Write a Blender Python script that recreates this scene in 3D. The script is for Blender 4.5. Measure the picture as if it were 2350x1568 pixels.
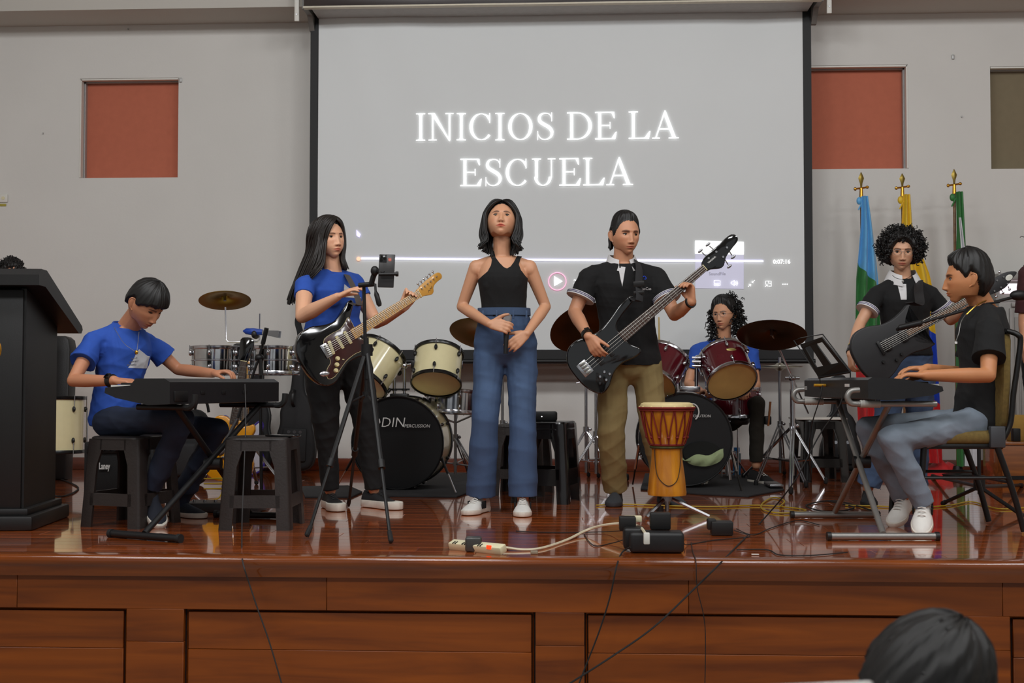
import bpy, bmesh, math, random
import numpy as np
from mathutils import Vector, Matrix, Euler
for o in list(bpy.data.objects): bpy.data.objects.remove(o)
SC = bpy.context.scene
COL = SC.collection
R = math.radians
# ---------------------------------------------------------------- camera, light, exposure
FPX = 2800.0                      # focal length in pixels of the 2350 px wide frame
CAMP = Vector((0, 0, 0.70))       # stage floor is z = 0, camera in the audience
YAW, PITCH = R(2.8), R(1.96)
cd = bpy.data.cameras.new('camera'); cam = bpy.data.objects.new('camera', cd); COL.objects.link(cam)
cd.lens = 36 * FPX / 2350; cd.sensor_width = 36; cd.clip_end = 100
cam.location = CAMP; cam.rotation_euler = (math.pi / 2 + PITCH, 0, YAW)
SC.camera = cam
cd.dof.use_dof = True; cd.dof.focus_distance = 6.8; cd.dof.aperture_fstop = 5.6
wd = bpy.data.worlds.new('hall ambience'); SC.world = wd; wd.use_nodes = True
wd.node_tree.nodes['Background'].inputs[0].default_value = (0.78, 0.80, 0.82, 1)
wd.node_tree.nodes['Background'].inputs[1].default_value = 0.42
def area(name, loc, target, sx, sy, power, col=(.98, .99, 1.0)):
    l = bpy.data.lights.new(name, 'AREA'); l.shape = 'RECTANGLE'; l.size = sx; l.size_y = sy
    l.energy = power; l.color = col
    o = bpy.data.objects.new(name, l); COL.objects.link(o); o.location = loc
    d = Vector(target) - Vector(loc); o.rotation_euler = d.to_track_quat('-Z', 'Y').to_euler()
    return o
for i, x in enumerate((-3.6, -1.2, 1.4, 4.0)):
    area('ceiling_lamp_front', (x, 3.6, 4.75), (x * .7, 6.4, 0), 1.25, .6, 46)
    area('ceiling_lamp_rear', (x, 0.4, 4.75), (x * .7, 5.5, 0.3), 1.25, .6, 50)
SC.view_settings.view_transform = 'Standard'; SC.view_settings.look = 'None'
SC.view_settings.gamma = 1; SC.view_settings.use_curve_mapping = False
SC.view_settings.exposure = 0.1
SC.cycles.max_bounces = 6; SC.cycles.diffuse_bounces = 3; SC.cycles.glossy_bounces = 3
SC.cycles.transparent_max_bounces = 4; SC.cycles.caustics_reflective = False; SC.cycles.caustics_refractive = False
# ---------------------------------------------------------------- pixel of the photo + distance -> point of the stage
_cr = Euler((math.pi / 2 + PITCH, 0, YAW)).to_matrix()
def ray(px, py):
    return _cr @ Vector(((px - 1175) / FPX, (784 - py) / FPX, -1))
def W(px, py, Y):
    d = ray(px, py); t = (Y - CAMP.y) / d.y
    return CAMP + d * t
def FL(px, py, z=0.0):
    d = ray(px, py); t = (z - CAMP.z) / d.z
    return CAMP + d * t
# ---------------------------------------------------------------- materials
def lin(c):
    c = c / 255.0
    return c / 12.92 if c <= .04045 else ((c + .055) / 1.055) ** 2.4
_mats = {}
def M(name, rgb, rough=.5, metal=0.0, var=.08, scale=25, bump=0.0, bscale=150, coat=0.0, emis=0.0, spec=.5, sheen=0.0, stretch=None, vcol=False, alpha=None):
    """procedural surface: base colour in sRGB 0..255, broken up by object-space noise"""
    if name in _mats: return _mats[name]
    m = bpy.data.materials.new(name); m.use_nodes = True; _mats[name] = m
    nt = m.node_tree; N = nt.nodes; L = nt.links; b = N['Principled BSDF']
    col = tuple(lin(c) for c in rgb) + (1,)
    b.inputs['Roughness'].default_value = rough; b.inputs['Metallic'].default_value = metal
    b.inputs['Specular IOR Level'].default_value = spec
    b.inputs['Coat Weight'].default_value = coat; b.inputs['Coat Roughness'].default_value = .06
    if sheen: b.inputs['Sheen Weight'].default_value = sheen
    tc = N.new('ShaderNodeTexCoord'); mp = N.new('ShaderNodeMapping'); L.new(tc.outputs['Object'], mp.inputs[0])
    if stretch: mp.inputs['Scale'].default_value = stretch
    nz = N.new('ShaderNodeTexNoise'); nz.inputs['Scale'].default_value = scale; nz.inputs['Detail'].default_value = 4
    L.new(mp.outputs[0], nz.inputs['Vector'])
    mx = N.new('ShaderNodeMix'); mx.data_type = 'RGBA'
    mx.inputs[6].default_value = tuple(c * (1 - var * 1.6) for c in col[:3]) + (1,)
    mx.inputs[7].default_value = tuple(min(1, c * (1 + var * 1.6)) for c in col[:3]) + (1,)
    L.new(nz.outputs['Fac'], mx.inputs[0]); out = mx.outputs[2]
    if vcol:
        at = N.new('ShaderNodeAttribute'); at.attribute_name = 'tint'
        m2 = N.new('ShaderNodeMix'); m2.data_type = 'RGBA'; m2.blend_type = 'MULTIPLY'; m2.inputs[0].default_value = 1
        L.new(out, m2.inputs[6]); L.new(at.outputs['Color'], m2.inputs[7]); out = m2.outputs[2]
    L.new(out, b.inputs['Base Color'])
    if bump:
        n2 = N.new('ShaderNodeTexNoise'); n2.inputs['Scale'].default_value = bscale; n2.inputs['Detail'].default_value = 3
        L.new(mp.outputs[0], n2.inputs['Vector'])
        bp = N.new('ShaderNodeBump'); bp.inputs['Strength'].default_value = bump; bp.inputs['Distance'].default_value = .004
        L.new(n2.outputs['Fac'], bp.inputs['Height']); L.new(bp.outputs[0], b.inputs['Normal'])
    if emis:
        b.inputs['Emission Color'].default_value = col; b.inputs['Emission Strength'].default_value = emis
    if alpha is not None: b.inputs['Alpha'].default_value = alpha
    return m
def wood(name, dark, light, rough=.3, coat=.6, scale=3.0, axis=0, rnd=.5, bump=.05, knots=True):
    m = bpy.data.materials.new(name); m.use_nodes = True
    nt = m.node_tree; N = nt.nodes; L = nt.links; b = N['Principled BSDF']
    b.inputs['Roughness'].default_value = rough; b.inputs['Coat Weight'].default_value = coat; b.inputs['Coat Roughness'].default_value = .04
    tc = N.new('ShaderNodeTexCoord'); mp = N.new('ShaderNodeMapping'); L.new(tc.outputs['Object'], mp.inputs[0])
    oi = N.new('ShaderNodeObjectInfo')
    sc = [9, 9, 9]; sc[axis] = .7; mp.inputs['Scale'].default_value = sc
    cm = N.new('ShaderNodeCombineXYZ'); ml = N.new('ShaderNodeMath'); ml.operation = 'MULTIPLY'; ml.inputs[1].default_value = 37
    L.new(oi.outputs['Random'], ml.inputs[0])
    for i in range(3): L.new(ml.outputs[0], cm.inputs[i])
    L.new(cm.outputs[0], mp.inputs['Location'])
    nz = N.new('ShaderNodeTexNoise'); nz.inputs['Scale'].default_value = scale; nz.inputs['Detail'].default_value = 8; nz.inputs['Distortion'].default_value = .8
    L.new(mp.outputs[0], nz.inputs['Vector'])
    r = N.new('ShaderNodeValToRGB'); r.color_ramp.elements[0].position = .3; r.color_ramp.elements[1].position = .72
    r.color_ramp.elements[0].color = tuple(lin(c) for c in dark) + (1,); r.color_ramp.elements[1].color = tuple(lin(c) for c in light) + (1,)
    L.new(nz.outputs['Fac'], r.inputs[0])
    hs = N.new('ShaderNodeHueSaturation'); L.new(r.outputs[0], hs.inputs['Color'])
    mr = N.new('ShaderNodeMapRange'); mr.inputs[3].default_value = 1 - rnd * .5; mr.inputs[4].default_value = 1 + rnd * .5
    L.new(oi.outputs['Random'], mr.inputs[0]); L.new(mr.outputs[0], hs.inputs['Value'])
    L.new(hs.outputs[0], b.inputs['Base Color'])
    bp = N.new('ShaderNodeBump'); bp.inputs['Strength'].default_value = bump; bp.inputs['Distance'].default_value = .003
    L.new(nz.outputs['Fac'], bp.inputs['Height']); L.new(bp.outputs[0], b.inputs['Normal'])
    return m
# ---------------------------------------------------------------- mesh builder
def unit(v): return Vector(v).normalized()
def perp(d):
    d = unit(d); a = Vector((0, 0, 1)) if abs(d.z) < .9 else Vector((1, 0, 0))
    u = d.cross(a).normalized(); return u, d.cross(u).normalized()
def catmull(pts, n=6, closed=False):
    pts = [Vector(p) for p in pts]; m = len(pts); out = []
    rng = m if closed else m - 1
    for i in range(rng):
        if closed: p0, p1, p2, p3 = pts[(i - 1) % m], pts[i], pts[(i + 1) % m], pts[(i + 2) % m]
        else: p0, p1, p2, p3 = pts[max(i - 1, 0)], pts[i], pts[i + 1], pts[min(i + 2, m - 1)]
        for k in range(n):
            t = k / n; t2 = t * t; t3 = t2 * t
            out.append(.5 * ((2 * p1) + (p2 - p0) * t + (2 * p0 - 5 * p1 + 4 * p2 - p3) * t2 + (3 * p1 - p0 - 3 * p2 + p3) * t3))
    if not closed: out.append(pts[-1])
    return out
class MB:
    def __init__(s): s.v = []; s.f = []
    def add(s, vs, fs, X=None):
        o = len(s.v)
        s.v += [tuple(X @ Vector(p)) for p in vs] if X is not None else [tuple(p) for p in vs]
        s.f += [tuple(i + o for i in f) for f in fs]; return s
    def box(s, c, d, X=None):
        cx, cy, cz = c; a, b, e = d[0] / 2, d[1] / 2, d[2] / 2
        vs = [(cx + i * a, cy + j * b, cz + k * e) for i in (-1, 1) for j in (-1, 1) for k in (-1, 1)]
        return s.add(vs, [(0, 1, 3, 2), (4, 6, 7, 5), (0, 4, 5, 1), (2, 3, 7, 6), (0, 2, 6, 4), (1, 5, 7, 3)], X)
    def rbox(s, c, d, r=.005, seg=2, X=None):
        bm = bmesh.new(); bmesh.ops.create_cube(bm, size=1)
        for v in bm.verts: v.co = Vector((v.co.x * d[0], v.co.y * d[1], v.co.z * d[2]))
        bmesh.ops.bevel(bm, geom=bm.edges[:], offset=min(r, min(d) * .49), segments=seg, profile=.5, affect='EDGES')
        bm.verts.index_update()
        vs = [v.co + Vector(c) for v in bm.verts]; fs = [tuple(v.index for v in f.verts) for f in bm.faces]; bm.free()
        return s.add(vs, fs, X)
    def ring_loft(s, rings, caps=True, X=None, closed=False):
        n = len(rings[0]); vs = [p for r in rings for p in r]; fs = []; m = len(rings)
        for i in range(m if closed else m - 1):
            j = (i + 1) % m
            for k in range(n):
                fs.append((i * n + k, i * n + (k + 1) % n, j * n + (k + 1) % n, j * n + k))
        if caps and not closed:
            fs.append(tuple(range(n))[::-1]); fs.append(tuple((m - 1) * n + k for k in range(n)))
        return s.add(vs, fs, X)
    def cyl(s, p0, p1, r0, r1=None, n=16, X=None):
        r1 = r0 if r1 is None else r1; p0, p1 = Vector(p0), Vector(p1); u, w = perp(p1 - p0)
        rg = [[p + (u * math.cos(2 * math.pi * k / n) + w * math.sin(2 * math.pi * k / n)) * r for k in range(n)] for p, r in ((p0, r0), (p1, r1))]
        return s.ring_loft([g[::-1] for g in rg], True, X)
    def tube(s, path, r, n=8, X=None, closed=False, flat=1.0):
        P = [Vector(p) for p in path]; m = len(P); u = None; rg = []
        rr = r if isinstance(r, (list, tuple)) else [r] * m
        for i in range(m):
            if closed: d = P[(i + 1) % m] - P[(i - 1) % m]
            else: d = P[min(i + 1, m - 1)] - P[max(i - 1, 0)]
            if d.length < 1e-9: d = Vector((0, 0, 1))
            d.normalize()
            if u is None: u, w = perp(d)
            else:
                u = (u - d * u.dot(d))
                u = u.normalized() if u.length > 1e-6 else perp(d)[0]
                w = d.cross(u)
            rg.append([P[i] + (u * math.cos(2 * math.pi * k / n) + w * math.sin(2 * math.pi * k / n) * flat) * rr[i] for k in range(n)])
        return s.ring_loft(rg, True, X, closed)
    def lathe(s, prof, n=32, X=None):
        vs = []; fs = []; m = len(prof)
        for r, z in prof:
            for k in range(n):
                a = 2 * math.pi * k / n; vs.append((max(r, 1e-5) * math.cos(a), max(r, 1e-5) * math.sin(a), z))
        for i in range(m - 1):
            for k in range(n): fs.append((i * n + k, i * n + (k + 1) % n, (i + 1) * n + (k + 1) % n, (i + 1) * n + k))
        return s.add(vs, fs, X)
    def cap(s, p0, r0, p1, r1, n=14, h=4):
        """closed tapered capsule"""
        p0, p1 = Vector(p0), Vector(p1); d = (p1 - p0)
        if d.length < 1e-6: d = Vector((0, 0, 1e-4)); p1 = p0 + d
        d = d.normalized(); u, w = perp(d); rg = []
        for i in range(h):
            a = -math.pi / 2 + (i + .35) / h * math.pi / 2
            rg.append((p0 + d * math.sin(a) * r0, math.cos(a) * r0))
        rg += [(p0, r0), (p1, r1)]
        for i in range(h):
            a = (i + .65) / h * math.pi / 2
            rg.append((p1 + d * math.sin(a) * r1, math.cos(a) * r1))
        return s.ring_loft([[c + (u * math.cos(2 * math.pi * k / n) - w * math.sin(2 * math.pi * k / n)) * r for k in range(n)][::1] for c, r in rg])
    def ell(s, c, ax, n=16, X=None):
        """ellipsoid; ax = three half-axis vectors or radii"""
        c = Vector(c)
        A = [Vector(a) for a in ax] if not isinstance(ax[0], (int, float)) else [Vector((ax[0], 0, 0)), Vector((0, ax[1], 0)), Vector((0, 0, ax[2]))]
        rg = []
        for i in range(1, n):
            p = -math.pi / 2 + math.pi * i / n
            rg.append([c + A[0] * math.cos(p) * math.cos(2 * math.pi * k / n) + A[1] * math.cos(p) * math.sin(2 * math.pi * k / n) + A[2] * math.sin(p) for k in range(n)])
        return s.ring_loft(rg, True, X)
    def loft(s, rings, n=28, pw=2.3, X=None):
        """rings = (centre, half-width vector, half-depth vector)"""
        rg = []
        for c, a, b in rings:
            g = []
            for k in range(n):
                t = 2 * math.pi * k / n; ct, st = math.cos(t), math.sin(t)
                e = 2 / pw
                g.append(Vector(c) + Vector(a) * math.copysign(abs(ct) ** e, ct) + Vector(b) * math.copysign(abs(st) ** e, st))
            rg.append(g)
        return s.ring_loft(rg, True, X)
    def prism(s, out, z0, z1, bev=0.0, X=None, seg=2):
        """outline in xy, extruded in z, edges rounded by bev"""
        P = [Vector((p[0], p[1])) for p in out]; n = len(P)
        ar = sum(P[i].x * P[(i + 1) % n].y - P[(i + 1) % n].x * P[i].y for i in range(n))
        if ar < 0: P = P[::-1]
        nr = []
        for i in range(n):
            a = (P[i] - P[i - 1]); b = (P[(i + 1) % n] - P[i])
            t = (a.normalized() + b.normalized()); t = t.normalized() if t.length > 1e-6 else a.normalized()
            nr.append(Vector((-t.y, t.x)))
        lv = [(0, z0), (0, z1)]
        if bev:
            lv = [(bev * (1 - math.sin(a)), z0 + bev * (1 - math.cos(a))) for a in [math.pi / 2 * i / seg for i in range(seg + 1)]]
            lv += [(bev * (1 - math.cos(a)), z1 - bev * (1 - math.sin(a))) for a in [math.pi / 2 * i / seg for i in range(seg + 1)]]
        return s.ring_loft([[Vector((P[i].x + nr[i].x * o, P[i].y + nr[i].y * o, z)) for i in range(n)] for o, z in lv], True, X)
    def sheet(s, grid, th=.0, X=None):
        """grid of points [i][j]; optional thickness along local normal"""
        a, b = len(grid), len(grid[0]); vs = [Vector(p) for r in grid for p in r]; fs = []
        for i in range(a - 1):
            for j in range(b - 1): fs.append((i * b + j, i * b + j + 1, (i + 1) * b + j + 1, (i + 1) * b + j))
        if th:
            nr = [Vector() for _ in vs]
            for f in fs:
                q = (vs[f[2]] - vs[f[0]]).cross(vs[f[3]] - vs[f[1]])
                for k in f: nr[k] += q
            o = len(vs); vs += [v - (q.normalized() if q.length > 0 else Vector((0, 0, 1))) * th for v, q in zip(vs, nr)]
            f2 = [tuple(k + o for k in f[::-1]) for f in fs]
            bd = [i * b for i in range(a - 1, -1, -1)] + list(range(1, b)) + [i * b + b - 1 for i in range(1, a)] + [(a - 1) * b + j for j in range(b - 2, 0, -1)]
            fs = fs + f2 + [(bd[k], bd[k] + o, bd[(k + 1) % len(bd)] + o, bd[(k + 1) % len(bd)]) for k in range(len(bd))]
        return s.add(vs, fs, X)
    def mesh(s, name='m', T=None):
        me = bpy.data.meshes.new(name)
        vs = [tuple(T @ Vector(p)) for p in s.v] if T is not None else s.v
        me.from_pydata(vs, [], s.f); me.update(); return me
INV = {}
def shade(me, ang=38):
    me.polygons.foreach_set('use_smooth', [True] * len(me.polygons))
    try: me.set_sharp_from_angle(angle=R(ang))
    except Exception: pass
def thing(name, label, cat, loc=None, group=None, X=None):
    """Empty that parents the parts. loc: parts come in world coordinates; X: parts come in the thing's own frame"""
    o = bpy.data.objects.new(name, None); COL.objects.link(o); o.empty_display_size = .1
    o['label'] = label; o['category'] = cat
    if group: o['group'] = group
    if X is not None: o.matrix_world = X; INV[o.name] = None
    else: o.location = loc; INV[o.name] = Matrix.Translation(-Vector(loc))
    return o
def part(name, mb, mat, parent, ang=38, label=None, kind=None, fix=True):
    me = mb.mesh(name, INV.get(parent.name)) if isinstance(mb, MB) else mb
    if fix and isinstance(mb, MB):
        bm = bmesh.new(); bm.from_mesh(me); bmesh.ops.recalc_face_normals(bm, faces=bm.faces); bm.to_mesh(me); bm.free()
    shade(me, ang)
    for m in (mat if isinstance(mat, (list, tuple)) else [mat]): me.materials.append(m)
    o = bpy.data.objects.new(name, me); COL.objects.link(o); o.parent = parent; INV[o.name] = INV.get(parent.name)
    if label: o['label'] = label
    if kind: o['kind'] = kind
    return o
def single(name, mb, mat, label=None, cat=None, group=None, kind=None, ang=38):
    a = np.array(mb.v); c = Vector(((a[:, 0].min() + a[:, 0].max()) / 2, (a[:, 1].min() + a[:, 1].max()) / 2, a[:, 2].min()))
    me = mb.mesh(name, Matrix.Translation(-c))
    bm = bmesh.new(); bm.from_mesh(me); bmesh.ops.recalc_face_normals(bm, faces=bm.faces); bm.to_mesh(me); bm.free()
    shade(me, ang)
    for m in (mat if isinstance(mat, (list, tuple)) else [mat]): me.materials.append(m)
    o = bpy.data.objects.new(name, me); COL.objects.link(o); o.location = c; INV[o.name] = Matrix.Translation(-c)
    if label: o['label'] = label
    if cat: o['category'] = cat
    if group: o['group'] = group
    if kind: o['kind'] = kind
    return o
def kids(o): return [c for c in COL.objects if c.parent == o]
def dup(root, X, label):
    """copy of a thing with copies of its parts and sub-parts"""
    r = root.copy(); COL.objects.link(r); r.matrix_world = X; r['label'] = label
    def rec(a, b):
        for ch in CH.get(a.name, []):
            c = ch.copy(); COL.objects.link(c); c.parent = b; rec(ch, c)
    rec(root, r); return r
CH = {}
_part = part
def part(*a, **k):
    o = _part(*a, **k); CH.setdefault(o.parent.name, []).append(o); return o
def frame(o, x, y, z=None):
    """matrix from origin and x / y directions (made orthonormal)"""
    x = unit(x); y = Vector(y); z = x.cross(y).normalized() if z is None else unit(z); y = z.cross(x)
    m = Matrix.Identity(4)
    for i, c in enumerate((x, y, z)):
        for j in range(3): m[j][i] = c[j]
    for j in range(3): m[j][3] = o[j]
    return m
def TM(loc, rz=0, rx=0, ry=0, s=1):
    return Matrix.Translation(Vector(loc)) @ Euler((rx, ry, rz)).to_matrix().to_4x4() @ Matrix.Scale(s, 4)
def ftext(txt, size, X, depth=.001, bold=0.0, align='LEFT', shear=0.0):
    """lettering with the built-in font, as mesh data in a MB"""
    c = bpy.data.curves.new('t', 'FONT'); c.body = txt; c.size = size; c.extrude = depth / 2; c.offset = bold; c.align_x = align; c.shear = shear
    c.resolution_u = 2
    o = bpy.data.objects.new('t', c); COL.objects.link(o); bpy.context.view_layer.update()
    me = bpy.data.meshes.new_from_object(o.evaluated_get(bpy.context.evaluated_depsgraph_get()))
    mb = MB(); mb.add([v.co for v in me.vertices], [tuple(p.vertices) for p in me.polygons], X)
    bpy.data.objects.remove(o); bpy.data.meshes.remove(me); return mb
# common materials
CHROME = M('chrome', (196, 196, 200), .2, 1, var=.03)
STEEL = M('brushed steel', (150, 150, 152), .32, 1, var=.05)
SILVER = M('silver paint', (150, 148, 145), .4, .7, var=.05)
BLACK = M('black plastic', (16, 15, 15), .45, var=.12)
BLACKM = M('matt black metal', (14, 14, 15), .5, .1, var=.1)
BLACKG = M('gloss black lacquer', (9, 9, 10), .08, coat=.8, var=.05)
RUBBER = M('black rubber', (18, 18, 18), .75, var=.1)
WHITEP = M('white plastic', (222, 220, 212), .4, var=.03)
CREAMP = M('cream plastic', (226, 218, 182), .35, var=.03)
GLOW = M('projected white light', (255, 255, 255), 1, emis=1.0, var=0)
YELLOWC = M('yellow cable sheath', (176, 148, 24), .5, var=.1)
BRASS = M('brass', (150, 116, 50), .35, 1, var=.15)
GOLD = M('gold metal', (200, 150, 60), .25, 1, var=.1)
# ================================================================ the hall and the stage
YB = 9.75                                   # back wall plane
YF = 4.90                                   # front edge of the stage
WALL = M('painted white wall', (218, 216, 211), .85, var=.035, scale=1.6, bump=.12, bscale=60)
CEIL = M('grey painted soffit', (196, 192, 184), .9, var=.03, scale=1.2)
SALMON = M('salmon painted board', (190, 106, 80), .8, var=.05, scale=18, bump=.08, bscale=220)
OLIVE = M('olive painted board', (128, 116, 92), .85, var=.05, scale=18)
ALU = M('window aluminium', (178, 178, 176), .4, .4, var=.05)
def rect(px0, py0, px1, py1, Y):
    a, b = W(px0, py1, Y), W(px1, py0, Y); return a.x, b.x, a.z, b.z
zc = W(350, 57, YB).z                       # underside of the beam
XL, XR = -6.2, 6.4
holes = [rect(181, 178, 410, 409, YB), rect(1700, 148, 2083, 390, YB), rect(2275, 148, 2640, 388, YB)]
xs = sorted({XL, XR} | {h[0] for h in holes} | {h[1] for h in holes}); 
wb = MB()
for i in range(len(xs) - 1):
    a, b = xs[i], xs[i + 1]; mid = (a + b) / 2
    h = [q for q in holes if q[0] < mid < q[1]]
    if h:
        h = h[0]; wb.box(((a + b) / 2, YB + .09, (h[2]) / 2 - .5), (b - a, .18, h[2] + 1)); wb.box(((a + b) / 2, YB + .09, (h[3] + zc + .6) / 2), (b - a, .18, zc + .6 - h[3]))
    else: wb.box(((a + b) / 2, YB + .09, (zc + .6 - 1) / 2), (b - a, .18, zc + 1.6))
single('wall_back', wb, WALL, kind='structure')
for i, (h, m) in enumerate(zip(holes, (SALMON, SALMON, OLIVE))):
    cx, cz, w, hh = (h[0] + h[1]) / 2, (h[2] + h[3]) / 2, h[1] - h[0], h[3] - h[2]
    o = single('window_%d' % (i + 1), MB().box((cx, YB + .115, cz), (w, .02, hh)), m, kind='structure',
               label=('square wall niche closed with a salmon board, left of the screen', 'wall niche closed with a salmon board, cut off by the screen edge', 'olive board closing the niche at the picture edge')[i])
    f = MB(); t = .022
    f.box((cx, YB + .085, h[3] - t / 2), (w, .035, t)); sx = h[0] + t / 2 if i == 0 else h[1] - t / 2
    f.box((sx, YB + .085, cz), (t, .035, hh))
    part('window_frame', f, ALU, o)
    f2 = MB(); f2.box((cx, YB + .03, h[3] - .008), (w - .01, .05, .012)); f2.box((h[0] + .006 if i == 0 else h[1] - .006, YB + .03, cz), (.012, .05, hh - .01))
    part('window_rail', f2, WHITEP, o)
# side walls, ceiling, beam
single('wall_left', MB().box((XL - .1, 2.5, 1.8), (.2, 14.9, 6.0)), WALL, kind='structure')
single('wall_right', MB().box((XR + .1, 2.5, 1.8), (.2, 14.9, 6.0)), WALL, kind='structure')
single('ceiling', MB().box((0, 2.3, 5.0), (13, 15.3, .2)), CEIL, kind='structure')
bm_ = MB(); Yb2 = YB - .42
bm_.box((0, (YB + Yb2) / 2, zc + (4.9 - zc) / 2), (XR - XL, YB - Yb2, 4.9 - zc)); single('trim_1', bm_, CEIL, kind='structure', label='grey beam running along the top of the back wall')
# baseboard
BASEW = wood('baseboard wood', (84, 34, 15), (128, 56, 25), rough=.35, scale=2, rnd=.1)
single('baseboard_back', MB().rbox((0.1, YB - .012, .05), (XR - XL, .022, .10), .004), BASEW, kind='structure')
# stage floor: planks over a dark base
single('floor_stage', MB().box((0.1, (YF + YB) / 2 + .02, -.042), (XR - XL, YB - YF - .06, .03)), M('dark subfloor', (46, 20, 12), .6), kind='structure', label='glossy reddish brown board floor of the stage')
stg = bpy.data.objects[-1] if False else [o for o in COL.objects if o.name == 'floor_stage'][0]
FLOORW = wood('lacquered floor board', (132, 58, 22), (190, 98, 42), rough=.12, coat=.9, scale=2.2, rnd=.42, bump=.04)
random.seed(5)
rows = 40; dy = (YB - .025 - (YF + .07)) / rows
lens = [1.4, 1.9, 2.4, 2.9]
for r_ in range(rows):
    x = XL + .1 - random.random() * 1.6; y = YF + .07 + dy * (r_ + .5)
    while x < XR:
        l = random.choice(lens); a, b = max(x, XL + .1), min(x + l, XR)
        if b - a > .15:
            cx = (a + b) / 2; hx, hy = (b - a) / 2 - .0008, dy / 2 - .0007; bv = .0012
            key = (round(hx, 3),); 
            mb = MB().ring_loft([[Vector((sx * (hx - e), sy * (hy - e), z)) for sx, sy in ((-1, -1), (1, -1), (1, 1), (-1, 1))] for e, z in ((0, -.028), (0, -bv), (bv, 0))])
            me = _pl.get(key) if '_pl' in globals() else None
            if '_pl' not in globals(): _pl = {}
            if key not in _pl:
                me = mb.mesh('floorboard'); me.materials.append(FLOORW); _pl[key] = me
            o = bpy.data.objects.new('floorboard', _pl[key]); COL.objects.link(o); o.parent = stg
            o.location = Vector((cx, y, 0)) - stg.location
        x += l
# stage front
NOSE = wood('stage nosing wood', (96, 42, 8), (142, 70, 15), rough=.16, coat=.5, scale=2, rnd=.1)
FRONTW = wood('stage front wood', (102, 46, 7), (148, 74, 12), rough=.4, coat=.0, scale=1.6, rnd=.35, bump=.06)
znose = -.085
pr = [(YF + .10, 0.0), (YF + .02, 0.001), (YF + .006, -.002), (YF - .002, -.010), (YF - .004, -.022), (YF - .002, -.034), (YF + .004, -.042), (YF + .008, -.048), (YF + .010, -.060), (YF + .016, znose), (YF + .1, znose)]
nb = MB(); nb.ring_loft([[Vector((x, a, b)) for a, b in pr] for x in (XL, XR)]); single('trim_2', nb, NOSE, kind='structure', ang=50, label='rounded glossy nosing along the stage front edge')
def zf(py): return W(1200, py, YF + .03).z
zpan = zf(1406); yfr = YF + .035
wf = MB().box((.1, yfr + .045, (zpan + znose) / 2 - .4), (XR - XL, .03, .95)); wfo = single('wall_front', wf, M('dark gap behind panels', (28, 12, 6), .8), kind='structure', label='reddish brown panelled wood front of the stage')
# fascia boards over the panels
jx = [XL, W(40, 1300, yfr).x, W(750, 1300, yfr).x, W(1580, 1300, yfr).x, W(2300, 1300, yfr).x, XR]
for a, b in zip(jx[:-1], jx[1:]):
    part('fascia_board', MB().rbox(((a + b) / 2, yfr + .015, (znose + zpan) / 2), (b - a - .0015, .03, znose - zpan), .0015, 1), FRONTW, wfo)
# panels and stiles
edges = [(XL, W(-520, 1450, yfr).x, 0), (W(-520, 1450, yfr).x, W(287, 1450, yfr).x, 1), (W(290, 1450, yfr).x, W(421, 1450, yfr).x, 0), (W(423, 1450, yfr).x, W(1226, 1450, yfr).x, 1), (W(1229, 1450, yfr).x, W(1341, 1450, yfr).x, 0),
         (W(1343, 1450, yfr).x, W(2171, 1450, yfr).x, 1), (W(2174, 1450, yfr).x, W(2318, 1450, yfr).x, 0), (W(2321, 1450, yfr).x, XR, 1)]
zj = zf(1500)
for a, b, k in edges:
    if k:
        yy = yfr + .019; q = .012
        for z0, z1 in ((zj, zpan - q), (-.97, zj - .001)):
            part('panel', MB().rbox(((a + b) / 2, yy + .01, (z0 + z1) / 2), (b - a - 2 * q, .03, z1 - z0), .002, 1), FRONTW, wfo)
        part('panel_moulding', MB().tube([(a + q * .4, yfr + .03, -.97), (a + q * .4, yfr + .03, zpan - q * .4), (b - q * .4, yfr + .03, zpan - q * .4), (b - q * .4, yfr + .03, -.97)], .006, 6), FRONTW, wfo)
    else:
        zs = zf(1482)
        for z0, z1 in ((zs, zpan), (-.97, zs - .001)):
            part('stile', MB().rbox(((a + b) / 2, yfr + .015, (z0 + z1) / 2), (b - a, .03, z1 - z0), .0015, 1), FRONTW, wfo)
single('floor', MB().box((0, -.2, -1.02), (13, 10.3, .1)), M('hall floor tile', (150, 140, 128), .35, var=.1, scale=3), kind='structure')

# ---------------------------------------------------------------- projection screen
YS = 9.42
FAB = M('screen fabric', (224, 227, 227), .75, var=.02, scale=1.2, bump=.03, bscale=400)
SBLK = M('black screen border', (16, 16, 18), .6)
sl, sr = W(711, 400, YS).x, W(1864, 400, YS).x
st, sb = W(1200, 10, YS).z, W(1200, 803, YS).z
scr = thing('projection_screen', 'large pull-down projection screen with black borders showing a white title', 'screen', ((sl + sr) / 2, YS, sb - .1))
bw = .065
def wav(x, z):
    u = (x - sl) / (sr - sl); v = (st - z) / (st - sb); s_ = 0
    s_ += .006 * math.exp(-((u - .16 - .30 * v) / .055) ** 2) * math.exp(-v * 1.2)
    s_ += .005 * math.exp(-((u - .08 - .16 * v) / .045) ** 2) * math.exp(-v * 1.5)
    s_ -= .005 * math.exp(-((u - .90 + .25 * v) / .06) ** 2) * math.exp(-v * 1.2)
    s_ += .004 * math.sin(u * 9 + .5) * math.sin(v * 2.2)
    return -s_ * 3.2
def sheet_xz(x0, x1, z0, z1, y, nx, nz):
    return [[Vector((x0 + (x1 - x0) * i / nx, y + wav(x0 + (x1 - x0) * i / nx, z0 + (z1 - z0) * j / nz), z0 + (z1 - z0) * j / nz)) for i in range(nx + 1)] for j in range(nz + 1)]
part('fabric', MB().sheet(sheet_xz(sl + bw, sr - bw, sb, st + .06, YS, 90, 60)), FAB, scr, ang=80, fix=False)
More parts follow.
